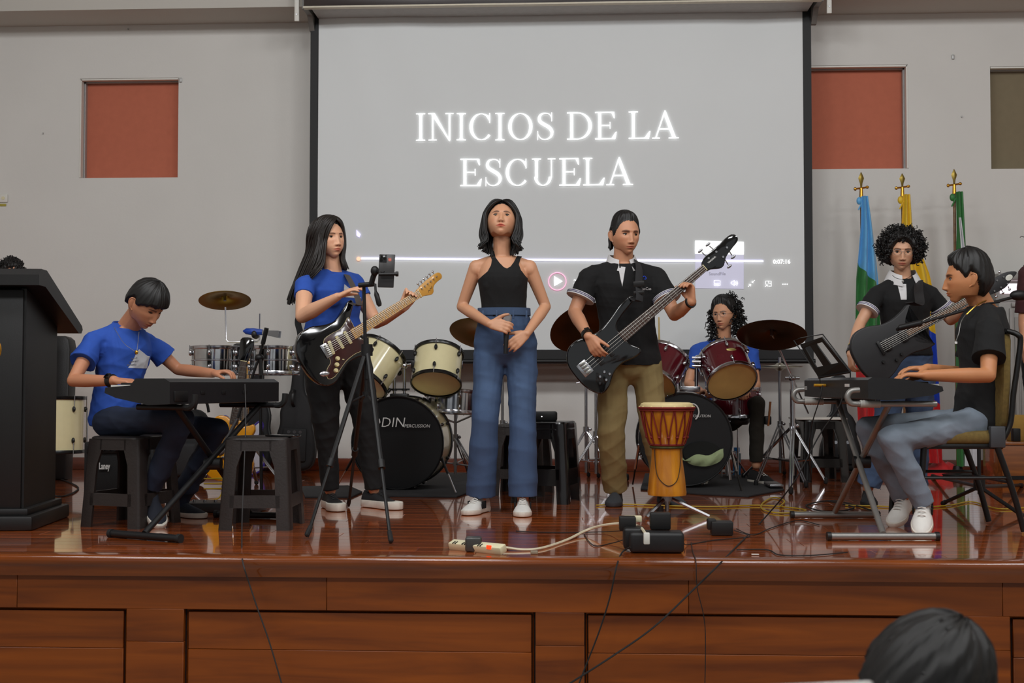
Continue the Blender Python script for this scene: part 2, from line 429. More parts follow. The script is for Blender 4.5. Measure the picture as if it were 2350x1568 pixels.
for a, b in ((sl, sl + bw), (sr - bw, sr)):
    part('side_border', MB().sheet(sheet_xz(a, b, sb, st + .06, YS, 2, 60), .002), SBLK, scr, ang=80)
part('bottom_border', MB().box(((sl + sr) / 2, YS, sb - .04), (sr - sl, .004, .08)), SBLK, scr)
part('weight_bar', MB().tube([(sl - .01, YS - .005, sb - .09), (sr + .01, YS - .005, sb - .09)], .018, 12), BLACKM, scr)
# housing
hl, hr = W(697, 20, 9.12).x, W(1886, 10, 9.12).x
hz = W(1200, 8, 9.12).z
part('housing', MB().rbox(((hl + hr) / 2, 9.135, hz + .14), (hr - hl, .03, .28), .004), M('dark brown casing', (40, 24, 20), .25, coat=.4, var=.3, scale=3), scr)
part('housing_trim', MB().box(((hl + hr) / 2, 9.128, hz - .006), (hr - hl + .004, .05, .012)), M('cream trim', (208, 200, 180), .5), scr)
part('housing_slot', MB().rbox(((hl + hr) / 2, 9.29, hz + .02), (hr - hl - .10, .24, .05), .004), M('pale grey housing inside', (176, 174, 170), .6), scr)
for xx, sg in ((hl + .0, -1), (hr - .0, 1)):
    pf = [(9.15, hz - .005), (9.33, hz + .0), (9.42, hz - .10), (9.46, hz - .10), (9.46, hz + .3), (9.15, hz + .3)]
    e = MB(); e.ring_loft([[Vector((xx + k, a, b)) for a, b in pf] for k in (-.02, .02)]); part('end_plate', e, M('grey end plate', (120, 118, 114), .5), scr)
    part('bracket', MB().rbox((xx + sg * .075, 9.22, hz + .08), (.035, .02, .32), .003), WHITEP, scr)
    part('bracket_screw', MB().cyl((xx + sg * .075, 9.205, hz - .03), (xx + sg * .075, 9.212, hz - .03), .006), STEEL, scr)
# title in a serif capital alphabet
def stroke(mb, pts, ws, z=.001):
    P = [Vector((p[0], p[1], 0)) for p in pts]; n = len(P); L_, R_ = [], []
    for i in range(n):
        d = (P[min(i + 1, n - 1)] - P[max(i - 1, 0)]).normalized(); q = Vector((-d.y, d.x, 0)); w = ws[i] if isinstance(ws, list) else ws
        L_.append(P[i] + q * w / 2); R_.append(P[i] - q * w / 2)
    mb.sheet([L_, R_])
def glyph(ch):
    g = MB(); T, t = .105, .032
    def bar(x0, y0, x1, y1): g.sheet([[Vector((x0, y0, 0)), Vector((x1, y0, 0))], [Vector((x0, y1, 0)), Vector((x1, y1, 0))]])
    def serif(x, y, w=.36): 
        bar(x - w / 2, y - (0 if y < .5 else .04), x + w / 2, y + (.04 if y < .5 else 0))
        k = .07 if y < .5 else -.07
        for sx in (-1, 1): g.add([(x + sx * T / 2, y, 0), (x + sx * (T / 2 + .07), y, 0), (x + sx * T / 2, y + k * 1.3, 0)], [(0, 1, 2)])
    def ell(cx, cy, a0, a1, rx, ry, thick, thin, n=28):
        pts, ws = [], []
        for i in range(n + 1):
            a = R(a0 + (a1 - a0) * i / n); pts.append((cx + rx * math.cos(a), cy + ry * math.sin(a))); ws.append(thin + (thick - thin) * abs(math.cos(a)) ** 1.5)
        stroke(g, pts, ws)
    if ch == 'I': bar(.25 - T / 2, 0, .25 + T / 2, 1); serif(.25, 0); serif(.25, 1); w = .503
    elif ch == 'N':
        bar(.22 - .03, 0, .22 + .03, 1); bar(.88 - .03, 0, .88 + .03, 1)
        g.add([(.14, 1, 0), (.30, 1, 0), (.91, -.02, 0), (.865, -.02, 0)], [(0, 1, 2, 3)])
        bar(.06, 0, .38, .04); bar(.72, .96, 1.04, 1); bar(.04, .96, .3, 1); w = 1.09
    elif ch == 'C':
        ell(.53, .5, 42, 322, .40, .475, .122, .032); bar(.84, .64, .875, 1); g.add([(.875, .64, 0), (.875, .9, 0), (.74, .88, 0)], [(0, 1, 2)]); w = 1.007
    elif ch == 'O': ell(.545, .5, 0, 360, .41, .475, .122, .032); w = 1.09
    elif ch == 'S':
        pts = [(.68, .80), (.60, .93), (.44, .975), (.26, .93), (.19, .79), (.24, .66), (.42, .55), (.60, .44), (.69, .29), (.64, .12), (.46, .025), (.26, .06), (.14, .22)]
        ws = [.02, .035, .035, .07, .11, .12, .125, .125, .115, .075, .035, .035, .02]
        c = catmull([(a, b, 0) for a, b in pts], 4); n = len(c); wi = [np.interp(i, range(0, n, 4), ws[:len(range(0, n, 4))]) for i in range(n)]
        stroke(g, [(p.x, p.y) for p in c], [float(q) for q in wi]); bar(.665, .68, .695, 1); bar(.12, 0, .15, .33); w = .84
    elif ch == 'D':
        bar(.24 - T / 2, 0, .24 + T / 2, 1); ell(.46, .5, -90, 90, .50, .475, .122, .032); bar(.06, .955, .48, 1); bar(.06, 0, .48, .045); w = 1.09
    elif ch == 'E':
        bar(.24 - T / 2, 0, .24 + T / 2, 1); bar(.06, .955, .8, 1); bar(.06, 0, .84, .045); bar(.3, .48, .64, .525)
        g.add([(.80, 1, 0), (.825, .76, 0), (.79, .76, 0), (.70, .955, 0)], [(0, 1, 2, 3)]); g.add([(.84, 0, 0), (.90, .27, 0), (.86, .27, 0), (.70, .045, 0)], [(0, 1, 2, 3)]); bar(.625, .38, .655, .63); w = .923
    elif ch == 'L':
        bar(.24 - T / 2, 0, .24 + T / 2, 1); serif(.24, 1); bar(.06, 0, .84, .045); g.add([(.84, 0, 0), (.90, .28, 0), (.86, .28, 0), (.68, .045, 0)], [(0, 1, 2, 3)]); w = .923
    elif ch == 'A':
        g.add([(.52, 1.02, 0), (.56, 1.02, 0), (.97, .02, 0), (.83, .02, 0), (.50, .86, 0)], [(0, 1, 2, 3, 4)]); g.add([(.50, .96, 0), (.545, .96, 0), (.21, .02, 0), (.155, .02, 0)], [(0, 1, 2, 3)])
        bar(.29, .32, .74, .37); bar(.04, 0, .34, .04); bar(.68, 0, 1.07, .04); w = 1.09
    elif ch == 'U':
        bar(.26 - T / 2, .3, .26 + T / 2, 1); bar(.82, .3, .865, 1); ell(.5125, .33, 180, 360, .28, .305, .115, .032)
        g_ = g; serif(.26, 1); bar(.70, .96, 1.0, 1); w = 1.09
    else: w = .378
    return g, w
def title(txt, x0, x1, py):
    """px of left and right ends, px of baseline"""
    gl = [glyph(c) for c in txt]; tot = sum(w for g, w in gl) - .1
    a, b = W(x0, py, YS - .012), W(x1, py, YS - .012); k = (b.x - a.x) / tot; x = a.x; out = []; hgt = (W(1200, 262, YS).z - W(1200, 325, YS).z)
    for g, w in gl:
        for v in range(len(g.v)):
            p = g.v[v]; X = x + p[0] * k; Z = a.z + p[1] * hgt; g.v[v] = (X, YS - .010 + wav(X, Z), Z)
        x += w * k
        if g.v: out.append(g)
    return out
for t_, a, b, y in (('INICIOS DE LA', 951, 1553, 324), ('ESCUELA', 1053, 1448, 428)):
    for g in title(t_, a, b, y): part('letter', g, GLOW, scr, fix=False)
# player bar projected below the title
LAV = M('projected lavender light', (214, 208, 255), 1, emis=.95, var=0)
def pl(px, py, d=.009): 
    p = W(px, py, YS); return Vector((p.x, YS - d + wav(p.x, p.z), p.z))
def flat(pts, d=.009):
    m = MB(); m.add([pl(*p, d) for p in pts], [tuple(range(len(pts)))]); return m
def line(pts, w=.006, d=.011):
    return MB().tube([pl(*p, d) for p in pts], w / 2, 6, flat=1)
part('progress_line', line([(830 + i * 92.1, 595 + i * .6) for i in range(11)], .010), GLOW, scr)
part('progress_glow', line([(830 + i * 92.1, 592.5 + i * .6) for i in range(11)], .007, .008), LAV, scr)
part('progress_knob', MB().lathe([(0, .0), (.016, 0.0), (.016, .003), (0, .003)], 20, TM(pl(824, 595), rx=math.pi / 2)), M('projected peach light', (255, 190, 160), 1, emis=.9, var=0), scr)
part('play_triangle', flat([(1272, 634), (1272, 657), (1291, 646)]), GLOW, scr, fix=False)
pc = pl(1279, 646)
RING = M('projected pink light', (255, 178, 208), 1, emis=.85, var=0)
part('play_ring', MB().tube([pc + Vector((.068 * math.cos(a), 0, .068 * math.sin(a))) for a in [i * math.pi / 18 for i in range(36)]], .0035, 6, closed=True), RING, scr)
part('cursor', flat([(819, 528), (829, 539), (826, 546), (822, 544), (819, 541)]), LAV, scr, fix=False)
part('notice_top', flat([(1595, 553), (1706, 556), (1706, 585), (1595, 583)], .006), GLOW, scr, fix=False)
part('notice_body', flat([(1595, 583.5), (1706, 585.5), (1706, 664), (1595, 662)], .006), M('projected pale light', (205, 204, 224), 1, emis=.32, var=0), scr, fix=False)
FAINT = M('projected grey light', (150, 148, 160), 1, emis=.35, var=0)
p_ = pl(1626, 632, .010); part('notice_lettering', ftext('SoundFile', .033, frame(p_, (1, 0, 0), (0, 0, 1))), FAINT, scr)
p_ = pl(1773, 606, .012); part('time_lettering', ftext('0:07:16', .045, frame(p_, (1, 0, 0), (0, 0, 1)), bold=.0006), GLOW, scr)
p_ = pl(788, 598, .012); part('time_lettering', ftext('0', .035, frame(p_, (1, 0, 0), (0, 0, 1))), GLOW, scr)
p_ = pl(1316, 652, .012); part('skip_icon', ftext('2', .05, frame(p_, (1, 0, 0), (0, 0, 1))), GLOW, scr)
def icon(*segs):
    m = MB()
    for s_ in segs:
        q = line(s_, .004); m.add(q.v, q.f)
    return m
part('subtitle_icon', icon([(1638, 645), (1652, 645.3), (1652, 656.3), (1638, 656), (1638, 645)], [(1640, 652), (1650, 652.3)], [(1641, 655), (1649, 655)]), GLOW, scr)
part('speaker_icon', icon([(1677, 648), (1680, 648), (1684, 644), (1684, 657), (1680, 653), (1677, 653), (1677, 648)], [(1687, 647), (1688.5, 651), (1687, 655)], [(1690, 645), (1692, 651), (1690, 657)]), GLOW, scr)
part('shrink_icon', icon([(1716, 659), (1722, 653), (1717.5, 653)], [(1722, 653), (1722, 658)], [(1731, 644), (1725, 650), (1729, 650)], [(1725, 650), (1725, 645.5)]), GLOW, scr)
part('pop_icon', icon([(1756, 652), (1756, 646), (1769, 646), (1769, 658), (1763, 658)], [(1755, 659), (1760, 654), (1756, 654)], [(1760, 654), (1760, 658)], [(1763, 646), (1763, 651), (1768, 651)]), GLOW, scr)
for i in range(3): part('menu_dot', MB().ell(pl(1796 + i * 5, 653), (.0045, .002, .0045), 8), GLOW, scr)
# ================================================================ drums, cymbals, stands
CREAMD = M('cream drum wrap', (232, 222, 176), .22, coat=.7, var=.03)
WINE = M('wine red drum lacquer', (84, 14, 26), .16, coat=1, var=.2, scale=4)
SKIN = M('amber drum skin', (240, 222, 176), .35, var=.12, scale=6)
SKINC = M('cream drum skin', (242, 232, 200), .4, var=.06, scale=6)
SKINB = M('black drum skin', (11, 11, 12), .38, var=.1)
HOOPB = M('black drum hoop', (16, 16, 17), .25, var=.05)
PALE = M('pale lettering', (214, 214, 210), .6, var=.02)
def axm(c, ax, up=(1, 0, 0)):
    """matrix with local z along ax"""
    z = unit(ax); x = (Vector(up) - z * Vector(up).dot(z)).normalized(); return frame(c, x, z.cross(x), z)
def drum(name, label, c, ax, r, d, shell, hoop, top, bot, lugs=6, lugm=None, cat='drum', wide=.012, wings=True, group=None):
    t = thing(name, label, cat, X=axm(c, ax), group=group); h = d / 2; lugm = lugm or hoop
    part('shell', MB().lathe([(r - .008, -h), (r, -h), (r, h), (r - .008, h)], 48), shell, t)
    for s_, m in ((1, top), (-1, bot)):
        z = s_ * (h + .002)
        part('drumhead', MB().lathe([(0, z), (r * .5, z), (r + .002, z), (r + .003, z - s_ * .006), (0, z - s_ * .008)], 48), m, t)
        part('hoop', MB().lathe([(r + .001, s_ * (h - wide)), (r + .010, s_ * (h - wide)), (r + .012, s_ * (h - wide * .6)), (r + .012, s_ * (h + .010)), (r + .008, s_ * (h + .013)), (r + .002, s_ * (h + .012))][::s_], 48), hoop, t)
    for i in range(lugs):
        a = 2 * math.pi * (i + .5) / lugs; X = Matrix.Rotation(a, 4, 'Z')
        for s_ in (1, -1):
            lg = MB().ell((r + .010, 0, s_ * h * .58), (.013, .011, .020), 10, X)
            lo = part('lug', lg, lugm, t)
            part('tension_rod', MB().cyl((r + .016, 0, s_ * h * .58), (r + .016, 0, s_ * (h + .016)), .003, n=6, X=X), CHROME, lo)
    return t
def cymbal(name, label, c, ax, r, mat, group=None):
    t = thing(name, label, 'cymbal', X=axm(c, ax), group=group)
    pf = [(.006, .022), (r * .10, .020), (r * .17, .010), (r * .2, .004), (r * .6, -.006), (r * .98, -.018), (r, -.0195), (r * .98, -.0205), (r * .6, -.008), (r * .2, .002), (r * .16, .008), (r * .1, .018), (.006, .020)]
    m = MB(); n = 48; vs = []; fs = []
    for q, z in pf:
        for k in range(n): a = 2 * math.pi * k / n; vs.append((q * math.cos(a), q * math.sin(a), z))
    L_ = len(pf)
    for i in range(L_):
        j = (i + 1) % L_
        for k in range(n): fs.append((i * n + k, i * n + (k + 1) % n, j * n + (k + 1) % n, j * n + k))
    m.add(vs, fs); part('bow', m, mat, t, ang=60)
    part('felt', MB().cyl((0, 0, .018), (0, 0, .034), .014), RUBBER, t)
    part('wing_nut', MB().cyl((0, 0, .034), (0, 0, .048), .008).box((0, 0, .044), (.036, .006, .008)), CHROME, t)
    part('tilter', MB().cyl((0, 0, -.02), (0, 0, .018), .010), STEEL, t)
    return t
def tripod(t, base, hub, feet, top, r=.011, mat=CHROME, dbl=True, foot=RUBBER):
    """pole from base to top, legs from hub to feet, with braces"""
    base, hub, top = Vector(base), Vector(hub), Vector(top)
    part('pole', MB().cyl(base, top, r), mat, t); part('collar', MB().cyl(hub - Vector((0, 0, .02)), hub + Vector((0, 0, .02)), r * 1.9).ell(hub + Vector((r * 2.6, 0, 0)), (.012, .006, .012), 8), mat, t)
    mid = base + (hub - base) * .28
    part('collar', MB().cyl(mid - Vector((0, 0, .012)), mid + Vector((0, 0, .012)), r * 1.7), mat, t)
    for f in feet:
        f = Vector(f); sd = (f - hub).cross(Vector((0, 0, 1))).normalized() * (.010 if dbl else 0)
        lg = MB()
        for k in ((-1, 1) if dbl else (0,)): lg.tube([hub + sd * k, f + sd * k * .6 + Vector((0, 0, .02))], r * (.55 if dbl else .8), 8)
        lo = part('leg', lg, mat, t); part('rubber_foot', MB().cap(f + Vector((0, 0, .036)), .014, f + Vector((0, 0, .014)), .015, 10), foot, lo)
        k = hub + (f - hub) * .58; part('brace', MB().tube([mid, k], r * .5, 6), mat, t)
def up(p, z): return Vector((p.x, p.y, z))

# ---- cream kit on the left
BY = 7.85
c = W(908, 1021, BY); c.z = .315
bd = drum('bass_drum', 'cream bass drum with black front head lettered ODIN PERCUSSION', c + Vector((.02, .21, 0)), (-.05, -1, 0), .292, .40, CREAMD, HOOPB, SKINB, SKINC, 8, lugm=BLACK, wide=.02)
def on_head(px, py, Y): return W(px, py, Y)
Xh = frame(W(848, 980, BY - .003), (1, -.05, 0), (0, 0, 1)); Xh = Matrix.Translation(Vector((0, -.012, 0))) @ Xh
def local(t, mb):
    mb.v = [tuple(t.matrix_world.inverted() @ Vector(v)) for v in mb.v]; return mb
bpy.context.view_layer.update()
part('lettering', local(bd, ftext('ODIN', .090, Xh, depth=.003, shear=.15, bold=-.001)), PALE, bd, label='white hand-drawn style lettering')
Xh = Matrix.Translation(Vector((0, -.012, 0))) @ frame(W(928, 981, BY - .003), (1, -.05, 0), (0, 0, 1))
part('lettering', local(bd, ftext('PERCUSSION', .029, Xh, depth=.003, shear=.15)), PALE, bd)
def bparts(t, name, mb, m, **k): return part(name, local(t, mb), m, t, **k)
for fx, fy, sx in ((1046, 1132, 1), (776, 1112, -1)):
    f = FL(fx, fy, .01); a = c + Vector((sx * .27, .10, -.06))
    bparts(bd, 'spur', MB().tube([a, a + (f - a) * .55], .009, 8), BLACK); bparts(bd, 'spur_tip', MB().tube([a + (f - a) * .5, f], .006, 8), CHROME)
tm = thing('tom_mount', 'chrome double tom holder rising from the cream bass drum', 'drum hardware', up(W(917, 908, 8.0), .61))
part('mount_block', MB().rbox(W(917, 912, 8.0), (.12, .08, .05), .008), BLACK, tm)
for px, px2 in ((905, 896), (928, 934)):
    part('post', MB().cyl(W(px, 912, 8.0), W(px, 842, 8.0), .011), CHROME, tm); part('clamp', MB().cyl(W(px, 897, 8.0), W(px, 892, 8.0), .018).box(W(px, 894, 8.0), (.07, .012, .012)), BLACKM, tm)
    part('ball_joint', MB().ell(W(px, 840, 8.0), (.022, .022, .022), 12), CHROME, tm); part('arm', MB().tube([W(px, 840, 8.0), W(px2 + (-10 if px < 910 else 14), 836, 7.98)], .009), CHROME, tm)
    part('bracket', MB().rbox(W(px2 - (28 if px < 910 else -20), 838, 7.98), (.06, .05, .06), .012), BLACK, tm)
drum('tom_drum', 'cream tom with black hoops mounted at the left, partly behind the guitarist', W(856, 842, 7.98), (.42, .48, .77), .163, .255, CREAMD, HOOPB, SKINC, SKINC, 6, BLACK)
t2 = drum('tom_drum', 'cream tom with black hoops tilted back, right one on the cream kit', W(1004, 846, 8.0), (.02, .50, .86), .157, .225, CREAMD, HOOPB, SKINC, SKIN, 6, BLACK)
bpy.context.view_layer.update()
part('badge', local(t2, MB().rbox(W(1017, 829, 7.90) + Vector((0, .04, 0)), (.075, .01, .026), .003)), M('silver badge', (190, 192, 196), .3, .8), t2)
sn = drum('snare_drum', 'chrome snare drum on a stand behind the cream toms', W(1036, 922, 8.35), (.05, .06, 1), .175, .14, M('ribbed chrome shell', (190, 192, 196), .14, 1, var=.4, scale=9), CHROME, SKINC, SKINC, 8, CHROME)
ss = thing('snare_stand', 'folding chrome stand under the chrome snare drum', 'drum stand', FL(1045, 1112))
b = FL(1045, 1108); zz = W(1045, 950, 8.35).z - .01
tripod(ss, up(b, .06), up(b, .32), [FL(960, 1100), FL(1110, 1122), FL(1075, 1090)], up(b, zz), .011, STEEL)
for a in (90, 210, 330): part('basket_arm', MB().tube([up(b, zz - .06), up(b, zz) + Vector((.16 * math.cos(R(a)), .16 * math.sin(R(a)), .0)), up(b, zz) + Vector((.18 * math.cos(R(a)), .18 * math.sin(R(a)), .05))], .007), STEEL, ss)
DBR = M('dark cymbal bronze', (96, 70, 38), .38, .9, var=.2, scale=5); LBR = M('cymbal bronze', (158, 132, 76), .34, .9, var=.15, scale=5)
cc = W(1112, 762, 8.5); cymbal('crash_cymbal', 'bronze crash cymbal half hidden behind the singer', cc, (.12, .42, .9), .245, LBR)
cs = thing('cymbal_stand', 'dark pole stand seen between the legs of the singer', 'cymbal stand', FL(1153, 1090)); b = FL(1153, 1092)
tripod(cs, up(b, .08), up(b, .40), [FL(1110, 1092), FL(1185, 1112), FL(1160, 1088)], up(b, 1.0), .011, STEEL); part('boom', MB().tube([up(b, 1.0), cc - Vector((0, 0, .01))], .008), STEEL, cs)
cc2 = W(1338, 748, 8.2); cymbal('crash_cymbal', 'dark bronze cymbal tilted behind the bassist arm', cc2, (-.28, .62, .74), .235, DBR)
for k, (px, py, lab) in enumerate(((1345, 1098, 'chrome cymbal stand behind the bassist, left of the pair'), (1368, 1100, 'chrome cymbal stand behind the bassist, right of the pair'))):
    s_ = thing('cymbal_stand', lab, 'cymbal stand', FL(px, py)); b = FL(px, py)
    hub = up(b, .36 - k * .03)
    tripod(s_, up(b, .04), hub, [b + Vector((-.20, -.10, 0)) , b + Vector((.22, -.13, 0)), b + Vector((.02, .12, 0))], up(b, (1.03, .96)[k]), .012, CHROME)
    part('boom', MB().tube([up(b, .95), (cc2 - Vector((0, 0, .01))) if k == 0 else up(b, 1.12)], .008), CHROME, s_); part('wing_nut', MB().tube([up(b, .70) + Vector((-.07, 0, 0)), up(b, .72)], .006), CHROME, s_)
drum('floor_tom', 'cream floor tom behind the lectern', W(126, 975, 8.3), (0, .03, 1), .19, .37, CREAMD, HOOPB, SKINC, SKINC, 6, BLACK)
ft = thing('floor_tom_stand', 'thin chrome leg frame holding the cream floor tom', 'drum stand', up(W(126, 1050, 8.3), 0)); cc_ = W(126, 975, 8.3)
for a in (20, 140, 260):
    q = Vector((.21 * math.cos(R(a)), .21 * math.sin(R(a)), 0)); part('leg', MB().tube([up(cc_, cc_.z + .1) + q, up(cc_, .04) + q, up(cc_, .01) + q * 1.25], .006), CHROME, ft)

# ---- wine red kit on the right
RY = 8.1
c = W(1574, 1003, RY); c.z = .33
br = drum('bass_drum', 'wine red bass drum with black front head and port hole', c + Vector((0, .22, 0)), (0, -1, 0), .297, .42, WINE, HOOPB, SKINB, SKINC, 8, CHROME, wide=.02)
bpy.context.view_layer.update()
h_ = W(1612, 1040, RY - .02)
hole = MB(); hole.lathe([(0, 0), (1, 0)], 28, Matrix.Translation(Vector((h_.x, h_.y + .003, h_.z))) @ Euler((math.pi / 2, 0, 0)).to_matrix().to_4x4() @ Matrix.Diagonal((.125, .075, 1, 1)))
bparts(br, 'port_hole', hole, M('dark drum inside', (20, 22, 20), .9))
cl = MB(); g = []
for i in range(15):
    row = []
    for j in range(9):
        u, v = i / 14 * 2 - 1, j / 8; x = u * .135; top = -.012 + .03 * u - .012 * math.sin(u * 5)
        bot = -.088 * math.sqrt(max(0, 1 - u * u * .9)); z = top + (bot - top) * v
        row.append(Vector((h_.x + x, h_.y - .004 - .014 * math.sin(v * math.pi) - .006 * math.sin(9 * u + 6 * v), h_.z + z)))
    g.append(row)
cl.sheet(g, .003); single('cloth', cl, M('pale green cloth', (160, 176, 132), .9, var=.25, scale=10), label='crumpled pale green cloth inside the port hole of the red kit bass drum', cat='cloth')
Xh = frame(W(1580, 958, RY - .016), (1, 0, 0), (0, 0, 1))
bparts(br, 'lettering', ftext('EVOLUTION', .026, Xh, depth=.003, shear=.2), PALE)
bparts(br, 'emblem', MB().tube([W(1588, 946, RY - .017) + Vector((.045 * math.cos(a), 0, .055 * math.sin(a))) for a in [R(d) for d in range(-60, 200, 15)]], .005, 6), PALE)
for fx, fy, sx in ((1702, 1128, 1), (1452, 1112, -1)):
    f = FL(fx, fy, .01); a = c + Vector((sx * .30, .12, -.04)); bparts(br, 'spur', MB().tube([a, a + (f - a) * .6], .010, 8), CHROME); bparts(br, 'spur_tip', MB().tube([a + (f - a) * .55, f], .006, 8), BLACK)
tm = thing('tom_mount', 'chrome twin tom posts on the wine red bass drum', 'drum hardware', up(W(1582, 893, 8.15), .62))
part('mount_block', MB().rbox(W(1582, 893, 8.2), (.14, .07, .035), .006), CHROME, tm)
for px, s_ in ((1562, -1), (1598, 1)):
    part('post', MB().cyl(W(px, 893, 8.2), W(px, 835, 8.2), .012), CHROME, tm)
    for dy_ in (0, 10, -9): part('clamp', MB().ell(W(px + s_ * (abs(dy_) * .5), 830 + dy_, 8.18), (.026, .022, .018), 12).cyl(W(px - 10, 830 + dy_, 8.15), W(px + 10, 830 + dy_, 8.15), .008), CHROME, tm)
    part('arm', MB().tube([W(px, 835, 8.2), W(px + s_ * 22, 838, 8.2)], .010), CHROME, tm)
SKA = M('clear drum skin with stains', (240, 196, 122), .3, var=.22, scale=5)
tr = drum('tom_drum', 'wine red tom with chrome hoops, amber skin facing the hall', W(1669, 848, 8.15), (-.17, .70, .68), .160, .225, WINE, CHROME, SKINC, SKA, 6, CHROME)
bpy.context.view_layer.update()
bg = Vector(tr.matrix_world.translation); ax = tr.matrix_world.col[2].to_3d(); fr = (Vector((0.0, -1, 0)) - ax * Vector((0.0, -1, 0)).dot(ax)).normalized(); fr = (fr + Vector((.30, 0, .0))).normalized()
bo = MB().ell(bg + fr * .158 + ax * .03, (Vector((.034, .008, 0)), fr * .006, ax * .014), 12); bparts(tr, 'badge', bo, M('gold oval badge', (196, 180, 110), .35, .7))
drum('tom_drum', 'wine red tom with chrome hoops behind the bass player', W(1516, 848, 8.15), (.42, .50, .75), .150, .22, WINE, CHROME, SKINC, SKA, 6, CHROME)
drum('floor_tom', 'wine red floor tom low behind the right tom', W(1690, 925, 8.75), (0, .02, 1), .165, .19, WINE, CHROME, SKINC, SKINC, 6, CHROME)
ft = thing('floor_tom_stand', 'chrome leg frame carrying the wine red floor tom', 'drum stand', up(W(1690, 1000, 8.75), 0)); cc_ = W(1690, 925, 8.75)
for a in (200, 320, 80):
    q = Vector((.185 * math.cos(R(a)), .185 * math.sin(R(a)), 0)); part('leg', MB().tube([up(cc_, cc_.z + .05) + q, up(cc_, .04) + q, up(cc_, .01) + q * 1.2], .006), CHROME, ft)
cy = W(1771, 764, 8.0); cymbal('ride_cymbal', 'large dark bronze cymbal tilted above the hi-hat', cy, (.08, .40, .91), .225, DBR)
s_ = thing('cymbal_stand', 'chrome boom cymbal stand holding the large tilted cymbal', 'cymbal stand', FL(1821, 1112)); b = FL(1820, 1108); pv = up(b, W(1822, 868, b.y).z)
tripod(s_, up(b, .05), up(b, .40), [FL(1895, 1112), FL(1706, 1100), FL(1815, 1135)], pv, .013, CHROME)
part('sleeve', MB().cyl(up(b, .42), up(b, pv.z - .08), .018), CHROME, s_); part('clamp', MB().ell(pv, (.03, .022, .022), 12).cyl(pv + Vector((-.05, 0, 0)), pv + Vector((.05, 0, 0)), .012), STEEL, s_)
dv = (cy - pv); part('boom', MB().tube([cy - ax * 0, pv, pv - dv * .9], .0075), CHROME, s_)
hb = FL(1791, 1098); s_ = thing('hi_hat_stand', 'chrome hi-hat stand with tripod legs behind the cymbal stand', 'cymbal stand', hb); hz_ = W(1792, 842, hb.y).z
tripod(s_, up(hb, .04), up(hb, .40), [FL(1735, 1118), FL(1850, 1120), FL(1800, 1090)], up(hb, hz_ + .07), .011, STEEL)
part('foot_pedal', MB().rbox(FL(1775, 1112, .03), (.09, .26, .02), .006), STEEL, s_)
h = thing('hi_hat_cymbals', 'pair of thin hi-hat cymbals seen edge-on', 'cymbal', up(hb, hz_)); r = .17
for s2 in (1, -1): part('cymbal', MB().lathe([(.005, s2 * .030), (.02, s2 * .028), (.035, s2 * .014), (r, s2 * .003), (r, s2 * .001), (.03, s2 * .010), (.005, s2 * .026)][::s2], 40, Matrix.Translation(up(hb, hz_))), M('hi-hat bronze', (168, 160, 140), .3, 1), h, ang=60)
part('clutch', MB().cyl(up(hb, hz_ + .03), up(hb, hz_ + .07), .012), CHROME, h)
# snare behind the right bass drum and kick pedals
pdl = thing('kick_pedal', 'chrome kick drum pedal beside the wine red bass drum', 'pedal', FL(1672, 1106))
b = FL(1672, 1100); part('footboard', MB().rbox(b + Vector((0, .1, .05)), (.08, .22, .012), .004, X=None), STEEL, pdl); part('frame', MB().tube([b + Vector((-.05, 0, .01)), b + Vector((-.05, 0, .2)), b + Vector((.05, 0, .2)), b + Vector((.05, 0, .01))], .008), CHROME, pdl); part('spring', MB().tube([b + Vector((.065 + .006 * math.cos(i), .006 * math.sin(i), .04 + i * .002)) for i in range(0, 60)], .002, 5), CHROME, pdl)
# drum mats
MATM = M('charcoal drum mat', (44, 44, 46), .85, var=.2, bump=.3, bscale=300)
def mat_(pts, label):
    P = [FL(*p) for p in pts]; mb = MB(); mb.prism([(p.x, p.y) for p in P], .0, .012, .004); single('drum_mat', mb, MATM, label=label, cat='mat')
mat_([(855, 1141), (1048, 1143), (1112, 1120), (1075, 1088), (870, 1088), (838, 1112)], 'charcoal mat under the cream bass drum')
mat_([(700, 1144), (806, 1144), (832, 1132), (800, 1118), (690, 1120)], 'small charcoal mat behind the electric guitarist')
mat_([(1606, 1137), (1718, 1142), (1800, 1127), (1760, 1092), (1480, 1090), (1470, 1125)], 'charcoal mat under the wine red drum kit')

# ---- timbales
TY = 8.05
CHR2 = M('banded chrome shell', (196, 198, 202), .10, 1, var=.5, scale=7)
for px, r, lab in ((498, .166, 'chrome timbale drum on the left of the pair'), (629, .158, 'chrome timbale drum on the right, near the guitarist')):
    t = drum('timbale', lab, W(px, 828, TY), (0, .02, 1), r, .165, CHR2, CHROME, SKINC, M('hollow inside', (60, 60, 60), .6), 6, CHROME)
    part('shell_band', MB().lathe([(r + .001, -.006), (r + .005, -.003), (r + .005, .003), (r + .001, .006)], 40), CHROME, t)
ts = thing('timbale_stand', 'black and chrome stand under the chrome timbales', 'drum stand', up(W(565, 1090, TY), 0)); b = up(W(562, 1090, TY), 0)
tripod(ts, up(b, .05), up(b, .35), [b + Vector((-.3, -.15, 0)), b + Vector((.3, -.12, 0)), b + Vector((0, .3, 0))], W(562, 800, TY), .012, STEEL)
part('crossbar', MB().tube([W(500, 838, TY), W(629, 838, TY)], .010), BLACKM, ts)
part('holder_rod', MB().tube([W(517, 705, TY), W(519, 780, TY), W(524, 785, TY), W(590, 785, TY), W(595, 780, TY), W(596, 720, TY)], .0055), CHROME, ts)
part('holder_post', MB().tube([W(568, 786, TY), W(565, 840, TY)], .009), CHROME, ts)
